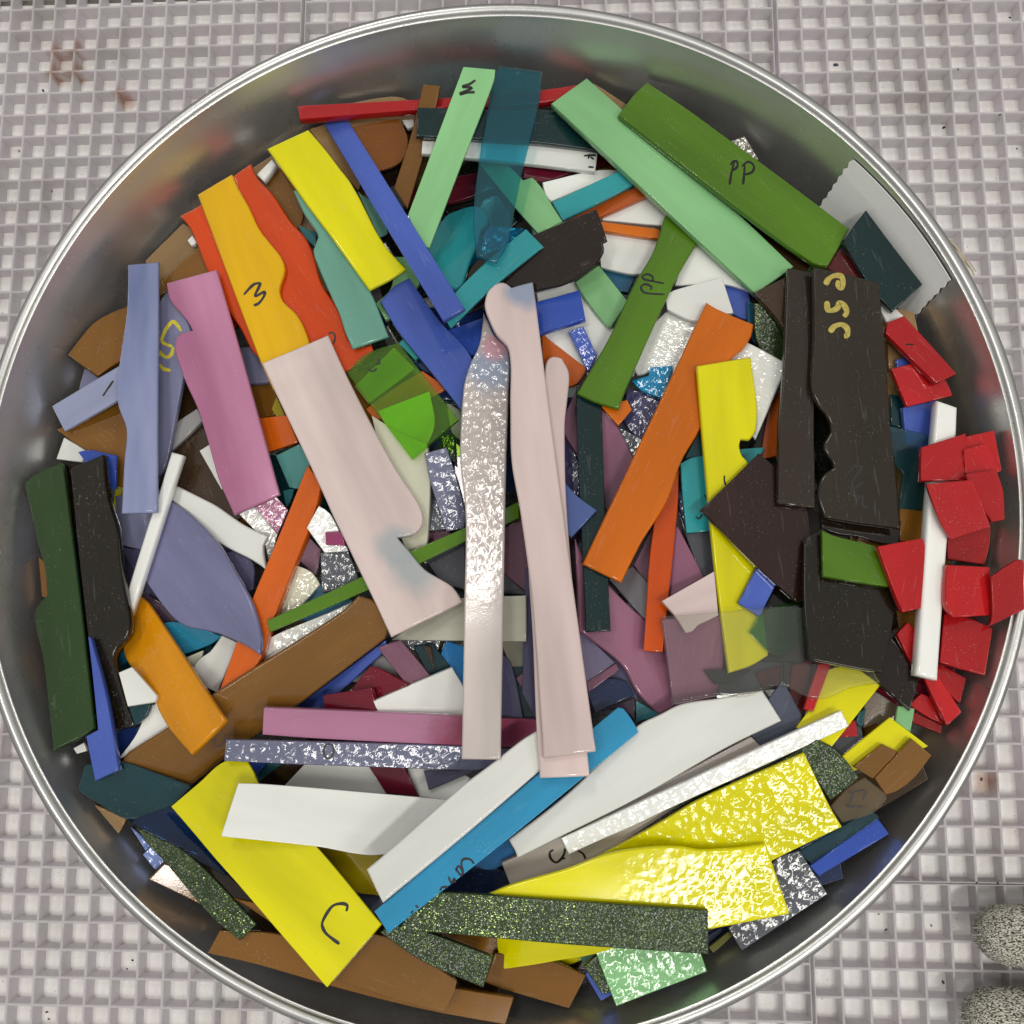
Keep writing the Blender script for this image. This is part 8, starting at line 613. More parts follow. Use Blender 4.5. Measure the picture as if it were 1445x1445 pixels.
["strip","thin black strip along the dark green piece at left","black",3.0,[-167.81,-34.51,103.75],[[0.2022,-0.9793,0.0127],[0.9792,0.2019,-0.0207],[0.0177,0.0166,0.9997]],[-4754,-121,-4252,-118,-3753,-116,-3255,-113,-2759,-111,-2265,-108,-1773,-106,-1283,-104,-795,-102,-309,-102,174,-102,656,-103,1106,-104,1554,-107,2001,-110,2446,-114,2889,-118,3330,-123,3770,-128,4208,-133,4644,-138,5079,-143,5513,-148,5944,-152,5887,258,5111,246,4330,234,3544,223,2752,211,1956,199,1154,187,346,175,-466,163,-1285,150,-2109,137,-2938,124,-3773,110,-3998,105,-4222,99,-4447,92,-4673,85,-4899,78,-5125,71,-5258,-123],[],[],0.32],
["strip","turquoise strip lying over the black half lens","turq",3.0,[-0.96,91.75,109.78],[[-0.7503,-0.6558,-0.0838],[0.661,-0.7415,-0.1151],[0.0134,-0.1418,0.9898]],[-2216,-489,-2000,-500,-1784,-513,-1568,-525,-1352,-537,-1135,-547,-919,-556,-702,-561,-485,-564,-258,-564,-30,-561,198,-557,426,-550,654,-540,881,-527,1109,-510,1336,-491,1553,-463,1769,-425,1984,-380,2199,-333,2414,-290,2556,484,2342,477,2128,469,1915,461,1701,452,1488,443,1274,435,1061,427,847,420,634,415,421,412,208,411,-6,412,-213,416,-420,423,-627,432,-834,443,-1041,455,-1248,468,-1454,482,-1661,497,-1867,511,-2074,525,-2280,538,-2487,551,-2432,-478],[],[],0.32],
["strip","olive green strip with black pp mark pointing to centre","green",3.0,[58.5,73.96,108.71],[[0.4296,0.9013,-0.0561],[-0.903,0.4289,-0.0252],[0.0013,0.0614,0.9981]],[4648,676,4528,722,4300,699,4073,651,3845,609,3578,576,3311,545,3044,522,2779,515,2527,525,2278,546,2029,573,1781,600,1533,622,1284,634,1054,637,824,635,594,630,365,624,135,616,-93,608,-321,600,-549,594,-776,591,-1003,591,-1228,594,-1459,602,-1688,612,-1917,625,-2145,639,-2373,655,-2600,672,-2826,689,-3053,707,-3279,725,-3504,743,-3729,759,-3954,775,-3961,570,-3969,366,-3974,163,-3969,-40,-3947,-283,-3916,-524,-3881,-764,-3848,-1005,-3598,-981,-3348,-956,-3097,-934,-2846,-920,-2459,-908,-2071,-896,-1682,-884,-1291,-873,-899,-862,-506,-853,-111,-844,284,-837,681,-832,1080,-829,1479,-828,1880,-829,2105,-833,2330,-841,2555,-853,2780,-867,3006,-883,3231,-901,3457,-919,3684,-937,3911,-954,4138,-969,4758,600],[["black",0.69,[[17.82,-4.65],[16.89,-0.35],[16.2,3.44],[17.24,4.54],[18.78,3.02],[18.48,0.67],[16.78,-0.09]]],
["black",0.69,[[13.56,-6.85],[11.14,-0.41],[11.32,2.19],[12.89,3.21],[14.46,2.02],[14.41,-0.51],[13.02,-0.82]]]],[],0.75],
["shard","large square red shard right of the white rod","red",3.0,[168.25,-38.66,131.41],[[-0.3452,-0.9281,0.1395],[0.9182,-0.3647,-0.1547],[0.1945,0.0747,0.9781]],[-641,-458,-444,-423,-248,-389,-53,-352,139,-311,327,-260,508,-197,666,-92,795,52,924,195,255,1661,-1394,1071,-836,-498],[],[],0.32],
["strip","long sparkling dark green strip at the bottom","avent.a",3.0,[14.24,-152.39,139.17],[[0.9986,-0.0378,-0.0382],[0.0365,0.9988,-0.0337],[0.0395,0.0323,0.9987]],[-4149,-438,-3979,-435,-3808,-433,-3638,-431,-3468,-430,-3297,-430,-3127,-433,-2944,-438,-2761,-443,-2579,-450,-2396,-457,-2213,-464,-2031,-472,-1848,-480,-1666,-488,-1483,-497,-1301,-505,-1119,-512,-937,-520,-732,-528,-528,-537,-324,-546,-119,-555,85,-564,289,-573,493,-581,697,-590,901,-597,1104,-605,1308,-612,1512,-618,1915,-629,2318,-639,2720,-649,3122,-658,3524,-666,3926,-675,4328,-683,4729,-691,5130,-699,5531,-707,5932,-715,6332,-724,6301,711,5899,719,5498,726,5096,734,4694,741,4291,748,3889,756,3486,763,3083,771,2680,778,2276,786,1873,794,1469,801,1105,809,742,818,378,827,14,837,-351,847,-715,857,-1080,866,-1444,874,-1810,881,-2175,886,-2540,889,-2906,890,-3088,892,-3267,873,-3415,799,-3536,676,-3647,546,-3751,411,-3849,271,-3943,128,-4036,-15,-4128,-159,-4222,-300,-4319,-439],[],[],0.32],
["strip","wide pink strip with lobed edge at upper left","pink.w",3.0,[-114.36,45.74,109.68],[[0.2947,-0.9552,-0.0271],[0.9556,0.2946,0.0094],[-0.001,-0.0286,0.9996]],[-4725,-736,-4472,-767,-4223,-749,-4000,-681,-3785,-589,-3574,-485,-3364,-381,-3149,-290,-2909,-224,-2666,-171,-2700,-382,-2708,-592,-2661,-766,-2559,-910,-2350,-1029,-2112,-1089,-1870,-1101,-1625,-1087,-1381,-1067,-1163,-1053,-945,-1036,-728,-1015,-511,-990,-294,-958,-78,-920,138,-881,354,-845,571,-819,801,-801,1031,-788,1261,-778,1490,-772,1719,-766,1948,-761,2176,-757,2403,-756,2630,-757,2857,-757,3083,-757,3309,-754,3535,-746,3760,-733,3979,-712,4198,-685,4415,-652,4632,-617,4849,-580,5065,-545,5282,-511,5035,1481,4612,1483,4188,1486,3764,1488,3338,1491,2911,1494,2483,1496,2053,1499,1623,1501,1191,1503,758,1504,324,1505,-112,1505,-503,1504,-895,1503,-1288,1501,-1682,1498,-2077,1495,-2473,1492,-2870,1488,-3268,1485,-3667,1481,-4067,1478,-4468,1475,-4870,1472,-4977,-706],[],[],0.75],
["sheet","black ridged piece with wavy right edge at left","blackolive.t3",5,[-150.65,-40.04,113.84],[[0.1595,-0.9866,0.0334],[0.9869,0.1602,0.0191],[-0.0242,0.0299,0.9993]],[-5074,-1055,-4686,-1046,-4299,-1036,-3914,-1028,-3531,-1019,-3148,-1010,-2768,-1000,-2388,-990,-2010,-980,-1633,-968,-1257,-956,-883,-942,-568,-930,-254,-920,59,-911,371,-902,682,-892,992,-880,1301,-867,1610,-850,1917,-830,2224,-806,2529,-777,2834,-742,3032,-714,3229,-679,3426,-640,3621,-596,3816,-548,4011,-498,4204,-447,4398,-394,4591,-342,4783,-291,4976,-241,5168,-194,5070,741,4854,682,4636,622,4419,563,4200,507,3982,455,3762,405,3543,356,3322,308,3101,260,2875,200,2648,141,2421,118,2215,173,2035,293,1867,514,1689,722,1508,809,1310,862,1105,886,878,875,649,835,420,801,207,784,-6,767,-220,752,-434,737,-649,722,-864,710,-1079,698,-1295,687,-1496,682,-1696,682,-1897,684,-2099,686,-2301,685,-2503,677,-2706,660,-2912,630,-3118,588,-3323,539,-3529,487,-3736,439,-3944,398,-4152,369,-4358,353,-4565,345,-4771,343,-4978,344,-5185,348,-5392,353,-5600,356,-5808,356,-5463,-1065],[],[],0.75],
["sheet","dark green piece with notched edge leaning at left wall","darkgreen",4,[-170.81,-43.16,117.83],[[0.2179,-0.9732,0.0739],[0.94,0.1889,-0.2841],[0.2625,0.1314,0.9559]],[-5727,573,-5672,383,-5609,196,-5537,13,-5456,-166,-5354,-325,-5228,-472,-5102,-618,-4879,-595,-4656,-572,-4434,-548,-4212,-525,-3990,-502,-3770,-479,-3549,-457,-3329,-436,-3110,-414,-2891,-392,-2672,-368,-2455,-342,-2223,-306,-1992,-262,-1762,-222,-1530,-197,-1306,-191,-1083,-196,-860,-206,-638,-218,-417,-227,-327,-341,-230,-449,-94,-582,68,-680,292,-728,524,-746,758,-744,958,-730,1158,-706,1357,-676,1556,-646,1754,-621,1952,-604,2161,-595,2370,-589,2578,-585,2785,-583,2991,-582,3198,-582,3403,-583,3608,-583,3813,-582,4008,-580,4202,-579,4396,-579,4590,-578,4783,-578,4975,-577,5167,-577,5359,-577,5550,-576,5499,-389,5449,-201,5399,-13,5348,176,5293,364,5233,552,5137,767,5027,977,4604,976,4178,975,3751,975,3321,974,2888,974,2454,973,2017,972,1578,972,1136,970,692,969,246,967,-202,965,-646,962,-1093,959,-1542,956,-1993,952,-2446,948,-2902,944,-3361,939,-3822,935,-4285,930,-4750,926,-5219,921,-5689,917,-5746,843,-5773,765],[],[],0.75],
["strip","blue strip end poking below the dark green piece at left","blue",4,[-147.34,-77.77,121.98],[[0.2981,-0.9482,0.1099],[0.9539,0.2917,-0.0704],[0.0347,0.1258,0.9914]],[-2161,-47,-1953,-60,-1746,-73,-1539,-85,-1334,-98,-1129,-112,-925,-126,-726,-141,-527,-156,-330,-171,-133,-186,64,-202,260,-218,455,-233,650,-249,844,-265,1038,-280,1231,-295,1330,-773,3028,-727,2880,184,2657,188,2434,193,2210,199,1985,206,1759,212,1533,218,1306,224,1078,228,849,231,619,232,389,230,157,227,-43,221,-243,212,-444,201,-646,188,-849,174,-1052,158,-1255,142,-1460,125,-1664,108,-1870,92,-2076,76,-2282,61,-2369,-34],[],[],0.32],
["strip","mint strip with zigzag black mark at top","mint",3.0,[-16.61,136.1,116.04],[[-0.4399,-0.8839,-0.1587],[0.8931,-0.412,-0.1809],[0.0945,-0.2213,0.9706]],[-2339,-1194,-790,-1072,809,-940,2388,-829,2536,-691,2689,-558,2842,-425,2990,-287,3126,-139,3244,23,3278,271,3246,540,2950,519,2654,497,2359,476,2064,454,1769,433,1474,412,1180,390,886,369,592,348,299,327,5,306,-288,286,-596,265,-905,246,-1213,227,-1521,209,-1829,192,-2136,174,-2443,155,-2750,135,-3056,114,-3362,92,-3667,67,-3972,39,-4189,-19,-4401,-102,-3920,-1313],[["black",0.87,[[-36.58,-6.44],[-33.9,-8.05],[-31.85,-9.95],[-33.15,-6.41],[-28.81,-9.78],[-30.74,-7.18],[-32.15,-4.65]]]],[],0.32],
["strip","golden yellow strip with black 3 mark at upper left","amber",3.0,[-94.54,91.56,108.35],[[0.3462,-0.9356,-0.0696],[0.9374,0.348,-0.0147],[0.038,-0.0602,0.9975]],[-3962,-1451,-3306,-1440,-2652,-1429,-2000,-1418,-1349,-1407,-700,-1396,-52,-1385,593,-1373,1237,-1360,1880,-1345,2520,-1330,3159,-1312,3403,-1300,3646,-1280,3889,-1255,4131,-1228,4373,-1205,4420,614,4184,662,3948,713,3711,762,3474,807,3234,844,2973,869,2710,878,2446,870,2194,852,1944,817,1699,757,1460,648,1231,514,991,410,751,383,512,420,335,512,172,632,-35,803,-261,940,-547,981,-839,953,-1076,893,-1308,809,-1541,726,-1796,640,-2052,554,-2313,490,-2528,459,-2744,441,-2961,427,-3179,413,-3395,391,-3677,343,-3957,286,-4239,240,-4474,219,-4709,208,-4945,198,-4620,-1464],[["black",0.89,[[1.62,-10.25],[-0.11,-7.15],[-1.09,-4.61],[-0.55,-2.3],[0.96,-3.44],[3.86,-6.01],[3.5,-1.82],[5.39,-2.79],[7.23,-5.61],[7.35,-7.85]]]],[],0.75],
["strip","wide orange strip with curved edges right of centre","orange",3.0,[77.15,24.31,114.63],[[-0.4252,-0.9007,0.0889],[0.9039,-0.4276,-0.0097],[0.0467,0.0762,0.996]],[-3994,-1472,-2611,-1458,-1257,-1478,78,-1482,1409,-1499,2681,-1491,3975,-1507,5243,-1517,6488,-1516,6495,105,6288,110,6081,114,5873,119,5665,124,5456,129,5247,136,5050,142,4853,152,4655,168,4460,193,4265,222,4070,253,3875,285,3679,317,3482,346,3285,370,3087,388,2887,399,2670,398,2453,385,2235,364,2017,338,1798,312,1578,288,1358,272,1137,265,915,274,693,295,470,323,248,353,25,381,-199,400,-425,405,-640,396,-855,377,-1071,351,-1286,321,-1503,289,-1719,260,-1937,235,-2155,218,-2374,212,-2596,221,-2817,243,-3037,277,-3256,320,-3474,368,-3692,419,-3910,524,-4126,635,-4337,687,-4554,721,-4773,733,-5051,693,-5327,627,-5325,428,-5321,229,-5317,30,-5313,-169,-5310,-368,-5309,-568,-5310,-768,-5314,-968,-5342,-1215,-5385,-1462],[],[],0.75],
["shard","square red shard lying across the white rod top","red",3.0,[170.14,15.25,126.15],[[0.7156,0.689,-0.1149],[-0.6959,0.7174,-0.0318],[0.0605,0.1027,0.9929]],[-1604,-271,-407,-1412,1023,-228,839,-140,656,-53,473,35,290,124,108,212,-73,301,-254,389,-435,478,-616,566],[],[],0.32],
["strip","sky blue strip with black scribbles near the bottom centre","sky",3.0,[16.94,-113.12,133.72],[[0.774,0.5996,-0.2034],[-0.6276,0.7692,-0.1204],[0.0843,0.2208,0.9717]],[-6456,502,-6477,-349,-6073,-360,-5666,-372,-5257,-384,-4845,-397,-4430,-410,-4013,-422,-3594,-434,-3172,-446,-2747,-457,-2320,-467,-1890,-476,-1458,-484,-976,-491,-491,-497,-2,-502,490,-505,985,-508,1484,-511,1987,-513,2493,-515,3003,-516,3517,-519,4035,-521,4556,-524,4602,-379,4637,-232,4666,-5,4684,223,4678,452,4626,541,4546,620,4351,620,4157,620,3963,620,3769,619,3576,618,3384,617,2507,607,1642,597,787,588,-58,578,-892,568,-1716,558,-2530,549,-3334,539,-4128,530,-4913,520,-5689,511],[["black",0.58,[[-43.2,-3.6],[-41.95,-3.15],[-40.43,-4.35]]],
["black",0.58,[[-38.2,-1.78],[-38.67,-4.02],[-37.09,-3.53],[-37.71,-4.77]]],
["black",0.59,[[-34.65,-1.11],[-34.68,-3.98],[-33.42,-3.53],[-33.46,-1.16],[-35.2,-1.83]]],
["black",0.59,[[-33.37,-3.86],[-32.14,-1.04],[-30.54,-0.54],[-28.95,-2.09],[-28.83,-3.94]]],
["black",0.53,[[-55.18,-3.24],[-54.09,-2.97]]],
["black",0.53,[[-52.61,-2.16],[-52.06,-3.44]]]],[],0.32],
["strip","transparent blue teal strip standing at the top wall","tealglass.x",3.0,[4.79,138.2,115.37],[[-0.1552,-0.9878,0.0099],[0.9816,-0.1554,-0.1114],[0.1116,-0.0076,0.9937]],[-3993,-932,-3763,-959,-3533,-982,-3303,-996,-3069,-1004,-2835,-1011,-2601,-1017,-2368,-1022,-2136,-1027,-1903,-1030,-1671,-1032,-1440,-1032,-1209,-1031,-978,-1028,-748,-1024,-487,-1018,-226,-1012,34,-1006,293,-999,552,-990,811,-981,1068,-969,1325,-955,1582,-938,1837,-918,2092,-894,2346,-866,2571,-834,2795,-792,3016,-742,3236,-686,3455,-628,3674,-569,3892,-512,4111,-458,4320,389,4101,479,3884,574,3664,658,3435,712,3224,737,3013,751,2800,758,2586,759,2372,758,2158,756,1943,757,1729,761,1494,770,1258,779,1022,787,786,797,550,807,313,818,75,830,-162,844,-395,860,-628,877,-861,897,-1094,917,-1328,938,-1562,959,-1796,978,-2031,996,-2267,1012,-2503,1025,-2740,1034,-2967,1036,-3195,1031,-3423,1020,-3651,1006,-3880,991,-4109,976,-4338,964,-4224,-907],[],[],0.75],
["strip","bright yellow strip with curved end at upper left","yellow",3.0,[-56.76,119.5,111.44],[[0.4877,-0.8635,-0.1283],[0.8432,0.504,-0.1871],[0.2262,-0.0169,0.9739]],[-2610,-1768,-1195,-1629,237,-1431,1676,-1271,3104,-1107,3103,-890,3103,-673,3101,-456,3093,-238,3075,-8,3052,223,3026,453,3001,685,2760,624,2520,560,2279,501,2035,451,1822,417,1607,390,1391,371,1173,361,931,360,688,370,445,384,202,398,-65,413,-331,429,-598,439,-874,443,-1149,441,-1423,428,-1703,387,-1980,335,-2192,305,-2404,278,-2616,250,-2828,221,-3039,187,-3252,148,-3463,106,-3674,61,-3884,16,-4095,-28,-4049,-1938],[],[],0.75],
["shard","broken pale pink piece tucked beside the yellow strip","palepink",3.0,[75.86,-48.0,120.44],[[0.9538,0.2861,-0.0919],[-0.2962,0.9465,-0.1279],[0.0504,0.1492,0.9875]],[-707,686,-609,473,-525,254,-471,68,-426,-120,-386,-309,-343,-496,-202,-506,-63,-497,62,-425,186,-350,377,-316,571,-298,810,-259,1051,-218,1480,1412,-804,900],[],[],0.32],
["shard","large red shard with rippled edge across the white rod","red",3.0,[167.43,-8.76,130.93],[[0.513,-0.8582,-0.0143],[0.8366,0.4963,0.2318],[-0.1919,-0.1309,0.9726]],[-942,-25,-752,-80,-560,-129,-372,-173,-183,-217,6,-258,195,-294,384,-322,603,-338,822,-338,1040,-338,1317,1043,-425,1439,-1133,30],[],[],0.32],
["strip","long yellow strip with notch at right of centre","yellow",3.0,[94.98,-6.85,115.78],[[0.0142,-0.9997,0.0175],[0.9842,0.0109,-0.1768],[0.1766,0.0197,0.9841]],[-5466,-1321,-5169,-1310,-4873,-1300,-4578,-1290,-4284,-1280,-3990,-1269,-3697,-1259,-3405,-1248,-3114,-1237,-2823,-1226,-2533,-1214,-2244,-1201,-1853,-1183,-1463,-1166,-1074,-1148,-687,-1131,-301,-1113,84,-1094,467,-1075,849,-1055,1230,-1034,1609,-1011,1987,-988,2364,-962,2683,-939,3000,-913,3317,-886,3633,-858,3947,-829,4261,-798,4574,-768,4886,-737,5197,-706,5508,-676,5817,-646,6126,-617,6068,-400,6012,-181,5950,36,5875,249,5791,433,5693,611,5590,786,5489,963,5192,945,4894,926,4596,907,4296,888,3997,868,3696,849,3394,830,3092,811,2789,793,2485,775,2180,758,1875,743,1568,730,1261,720,953,713,644,707,333,702,22,696,-289,689,-601,680,-914,668,-1227,651,-1540,629,-1853,601,-2026,486,-2185,332,-2361,265,-2550,237,-2692,262,-2833,308,-2811,652,-2990,810,-3186,931,-3425,986,-3668,1018,-3913,1035,-4158,1041,-4360,1039,-4561,1029,-4762,1014,-4963,996,-5164,977,-5366,961,-5575,944,-5785,926,-5995,907,-6206,889,-5763,-1331],[["black",0.57,[[-13.89,-4.35],[-12.22,-4.57],[-10.0,-4.11]]]],[],0.75],
["strip","long cobalt blue strip crossing the mint strip at top","blue",3.0,[-40.35,118.1,114.02],[[0.4883,-0.8662,0.1059],[0.8568,0.4989,0.1301],[-0.1655,0.0272,0.9858]],[-5078,-570,-4593,-566,-4111,-561,-3631,-557,-3155,-553,-2681,-549,-2211,-545,-1743,-540,-1277,-536,-815,-531,-355,-526,102,-521,552,-515,999,-509,1443,-502,1885,-496,2324,-489,2761,-482,3196,-475,3628,-469,4057,-462,4484,-455,4909,-448,5331,-442,5361,544,4969,538,4574,533,4178,528,3779,523,3379,518,2976,512,2571,507,2164,501,1755,495,1343,489,929,483,513,476,126,469,-264,462,-656,454,-1049,447,-1445,438,-1843,430,-2242,422,-2644,413,-3048,405,-3454,396,-3862,388,-4272,380,-4518,376,-4764,374,-5011,372,-5566,-574],[],[],0.32],
["strip","large mint strip at the top right under the olive green strip","mint",4,[70.46,132.8,110.09],[[0.7571,-0.6528,-0.027],[0.6514,0.7573,-0.0454],[0.0501,0.0168,0.9986]],[-5351,-550,-5101,-571,-4852,-591,-4603,-611,-4354,-632,-4106,-652,-3858,-672,-3610,-692,-3363,-712,-3116,-732,-2870,-753,-2624,-773,-1888,-833,-1154,-892,-424,-952,302,-1011,1026,-1070,1747,-1129,2465,-1188,3180,-1246,3891,-1304,4600,-1362,5306,-1419,6009,-1476,6464,429,6069,468,5673,509,5277,551,4879,592,4480,635,4080,676,3680,717,3278,758,2875,796,2472,833,2067,868,1661,901,1097,942,531,982,-37,1019,-607,1054,-1178,1088,-1752,1121,-2327,1154,-2905,1186,-3484,1218,-4065,1251,-4647,1284,-5232,1319,-5601,-530],[],[],0.32],
["shard","cobalt blue chip lying on the yellow strip","blue",3.0,[101.44,-38.14,118.56],[[-0.4066,-0.909,0.0921],[0.9002,-0.4158,-0.1297],[0.1562,0.0302,0.9873]],[818,387,-624,521,-881,-386,687,-523],[],[],0.32],
["strip","long white strip above the sky blue strip","white",3.0,[-3.69,-112.67,138.36],[[0.788,0.5826,-0.199],[-0.6134,0.7708,-0.1724],[0.053,0.258,0.9647]],[-4221,350,-4364,-857,-4095,-850,-3826,-843,-3555,-836,-3282,-830,-3009,-823,-2735,-816,-2459,-809,-2182,-802,-1905,-794,-1626,-785,-1346,-776,-1064,-766,-785,-756,-505,-744,-224,-733,59,-721,342,-708,627,-695,913,-681,1200,-667,1489,-652,1779,-637,2070,-622,2362,-606,2543,-596,2724,-584,2906,-571,3088,-557,3271,-542,3454,-528,3638,-514,3822,-500,4274,488,4073,506,3872,523,3671,540,3471,557,3271,575,3062,599,2853,623,2644,637,2459,640,2275,640,2091,638,1907,634,1724,631,1542,627,1360,624,1178,622,986,624,795,628,603,633,413,636,223,635,34,630,-217,616,-468,602,-717,585,-965,568,-1212,550,-1458,532,-1703,513,-1947,494,-2190,476,-2432,458,-2674,441,-2914,424,-3079,414,-3243,404,-3407,394,-3571,385,-3734,376,-3897,368,-4059,359],[],[],0.75],
["sheet","dark green transparent plate below the dark square","greendark.x",3.0,[106.22,-50.59,117.81],[[-0.5178,-0.8465,0.124],[0.8326,-0.5319,-0.1544],[0.1966,0.0233,0.9802]],[700,-385,755,-188,807,10,853,210,888,412,873,603,832,795,-166,1392,-1424,500,-1263,331,-1108,155,-954,-22,-794,-189,-622,-338,-431,-460,-226,-534,-11,-565,210,-571,431,-571,649,-584],[],[],0.32],
["sheet","blackish maroon square with pointed corner at right","maroonblack",3.0,[108.5,-16.13,119.39],[[0.1205,-0.9894,0.0813],[0.9866,0.1103,-0.1207],[0.1104,0.0948,0.9894]],[-2182,-1376,-1203,-2690,-988,-2528,-773,-2367,-558,-2207,-343,-2047,-129,-1888,85,-1729,298,-1569,510,-1410,722,-1250,932,-1090,1141,-928,1349,-766,1500,-645,1650,-522,1798,-398,1945,-273,2092,-146,2237,-20,2383,106,2529,232,2675,356,2581,729,2308,790,2034,860,1760,935,1484,1013,1207,1091,929,1167,650,1238,370,1301,89,1354,-194,1393,-477,1417,-762,1421,-964,1400,-1158,1350,-1345,1275,-1526,1180,-1702,1072,-1876,955,-2048,834,-2220,716,-2393,604,-2565,486,-2728,354,-2885,214,-3041,72,-3200,-66],[],[],0.32],
["strip","narrow rippled white strip across the yellow plate","white.t",3.5,[78.95,-106.36,126.69],[[-0.9068,-0.418,-0.0553],[0.4206,-0.9059,-0.0491],[-0.0295,-0.0677,0.9973]],[-4279,-322,-3066,-314,-1836,-308,-630,-318,592,-304,1841,-316,3069,-304,4309,-295,5527,-303,5515,330,4272,321,3043,340,1834,311,600,305,-636,306,-1853,304,-3062,304,-4271,296,-5485,285,-5482,-317],[],[],0.32],
["strip","dark brown upright strip beside the scribbled black plate","blackbrown2",3.0,[115.52,38.11,118.78],[[-0.0865,-0.9947,0.0552],[0.9903,-0.0919,-0.1039],[0.1085,0.0457,0.9931]],[-4829,-202,-4423,-203,-4019,-203,-3616,-203,-3215,-204,-2815,-204,-2417,-205,-2021,-206,-1626,-208,-1233,-210,-841,-214,-451,-219,-234,-225,-18,-234,198,-246,414,-258,629,-271,843,-281,1057,-289,1271,-292,1530,-291,1788,-289,2045,-285,2302,-281,2557,-275,2812,-268,3067,-261,3320,-254,3573,-247,3826,-240,4077,-234,4329,-228,4374,1191,3053,1149,1751,1073,410,1037,-974,968,-2346,890,-3738,847,-5171,775,-5237,-201],[],[],0.32],
["strip","olive green strip marked PP at the top right","green",3.0,[96.03,136.82,113.59],[[0.7275,-0.6861,0.0038],[0.6823,0.7229,-0.1091],[0.0721,0.082,0.994]],[-4075,-1451,-3515,-1433,-2956,-1416,-2400,-1399,-1846,-1382,-1295,-1365,-745,-1347,-197,-1328,348,-1309,891,-1288,1432,-1265,1970,-1240,2260,-1226,2549,-1213,2838,-1199,3126,-1185,3413,-1169,3699,-1152,3985,-1133,4270,-1111,4553,-1086,4836,-1058,5117,-1025,5397,-988,5650,-866,5883,-688,5497,1182,5166,1167,4834,1151,4502,1136,4169,1120,3835,1105,3500,1089,3165,1074,2829,1058,2492,1042,2155,1025,1816,1008,1477,990,1258,979,1038,966,818,953,597,940,377,927,156,913,-65,899,-287,885,-509,870,-731,856,-953,842,-1172,828,-1391,815,-1610,802,-1830,788,-2049,775,-2269,760,-2490,744,-2710,727,-2930,708,-3140,688,-3350,667,-3559,643,-3769,619,-3979,594,-4189,568,-4399,543,-4610,518,-4821,493,-4826,227,-4832,-37,-4820,-303,-4793,-538,-4757,-772,-4717,-1005,-4676,-1238,-4637,-1470],[["black",0.75,[[2.09,2.02],[4.61,-2.71],[7.43,-7.11]]],
["black",0.75,[[1.89,0.02],[1.56,1.74],[2.39,3.0],[3.75,2.3],[4.39,0.66],[3.98,-1.53]]],
["black",0.75,[[6.04,4.08],[8.55,0.68],[11.26,-3.16]]],
["black",0.75,[[5.63,2.77],[5.72,5.34],[6.87,6.68],[9.16,6.22],[10.21,3.64],[8.55,0.24]]]],[],0.32],
["sheet","clear glass sheet with wavy lower edge at right","clear.x",3.0,[111.44,-66.72,127.71],[[0.9859,0.1675,-0.0016],[-0.1657,0.9742,-0.1534],[-0.0242,0.1515,0.9882]],[-4396,1056,-4503,-533,-4309,-526,-4115,-519,-3921,-510,-3727,-501,-3534,-493,-3340,-487,-3147,-484,-2954,-484,-2761,-488,-2553,-538,-2349,-607,-2177,-648,-2003,-683,-1827,-694,-1620,-663,-1413,-608,-1206,-567,-1009,-540,-810,-515,-614,-509,-428,-542,-243,-639,-83,-775,74,-918,246,-1037,449,-1130,665,-1197,890,-1220,1081,-1197,1270,-1148,1460,-1089,1649,-1033,1841,-996,2025,-980,2209,-973,2393,-972,2576,-975,2760,-977,2943,-976,2883,-803,2829,-626,2777,-447,2726,-267,2674,-87,2617,91,2554,267,2482,437,2399,603,2302,761,2197,906,2083,1045,1962,1178,1834,1306,1702,1431,1565,1552,1426,1672,1285,1791,1144,1910,1004,2031,865,2154,730,2280,-512,2394,-1759,2475,-3000,2582,-4260,2683],[],[],0.75],
["sheet","black plate overlapping the clear sheet at right","blackolive",3.0,[130.88,-44.18,127.07],[[0.0208,-0.9736,0.2273],[0.9982,0.0077,-0.0587],[0.0554,0.2282,0.972]],[-2404,-1181,-2194,-1207,-1985,-1235,-1777,-1263,-1570,-1290,-1363,-1317,-1158,-1344,-953,-1368,-750,-1392,-547,-1413,-345,-1432,-144,-1448,51,-1461,245,-1470,438,-1477,630,-1481,821,-1484,1011,-1486,1200,-1487,1389,-1487,1577,-1489,1764,-1491,1951,-1494,1989,-1309,2028,-1125,2068,-941,2107,-758,2146,-574,2185,-391,2224,-207,2262,-24,2299,160,2335,344,2371,528,2402,775,2424,1026,2217,1095,2010,1171,1801,1251,1592,1332,1382,1414,1171,1495,959,1572,745,1644,530,1710,313,1766,95,1813,-126,1846,-336,1859,-546,1848,-752,1813,-953,1758,-1144,1682,-1323,1587,-1487,1475,-1642,1345,-1788,1205,-1926,1057,-2058,901,-2184,740,-2306,575,-2426,406,-2544,236,-2663,65,-2784,-105,-2907,-273,-3036,-437,-2615,-1155],[],[],0.32],
["shard","olive green chip under the scribbled black plate","green",3.0,[134.48,-22.62,125.56],[[0.7505,-0.6549,0.0888],[0.6591,0.7317,-0.174],[0.049,0.189,0.9807]],[-102,-1543,904,-908,1899,-283,652,699,474,607,297,514,120,420,-58,326,-236,233,-415,142,-595,54,-777,-32,-978,-93,-1185,-138],[],[],0.32],
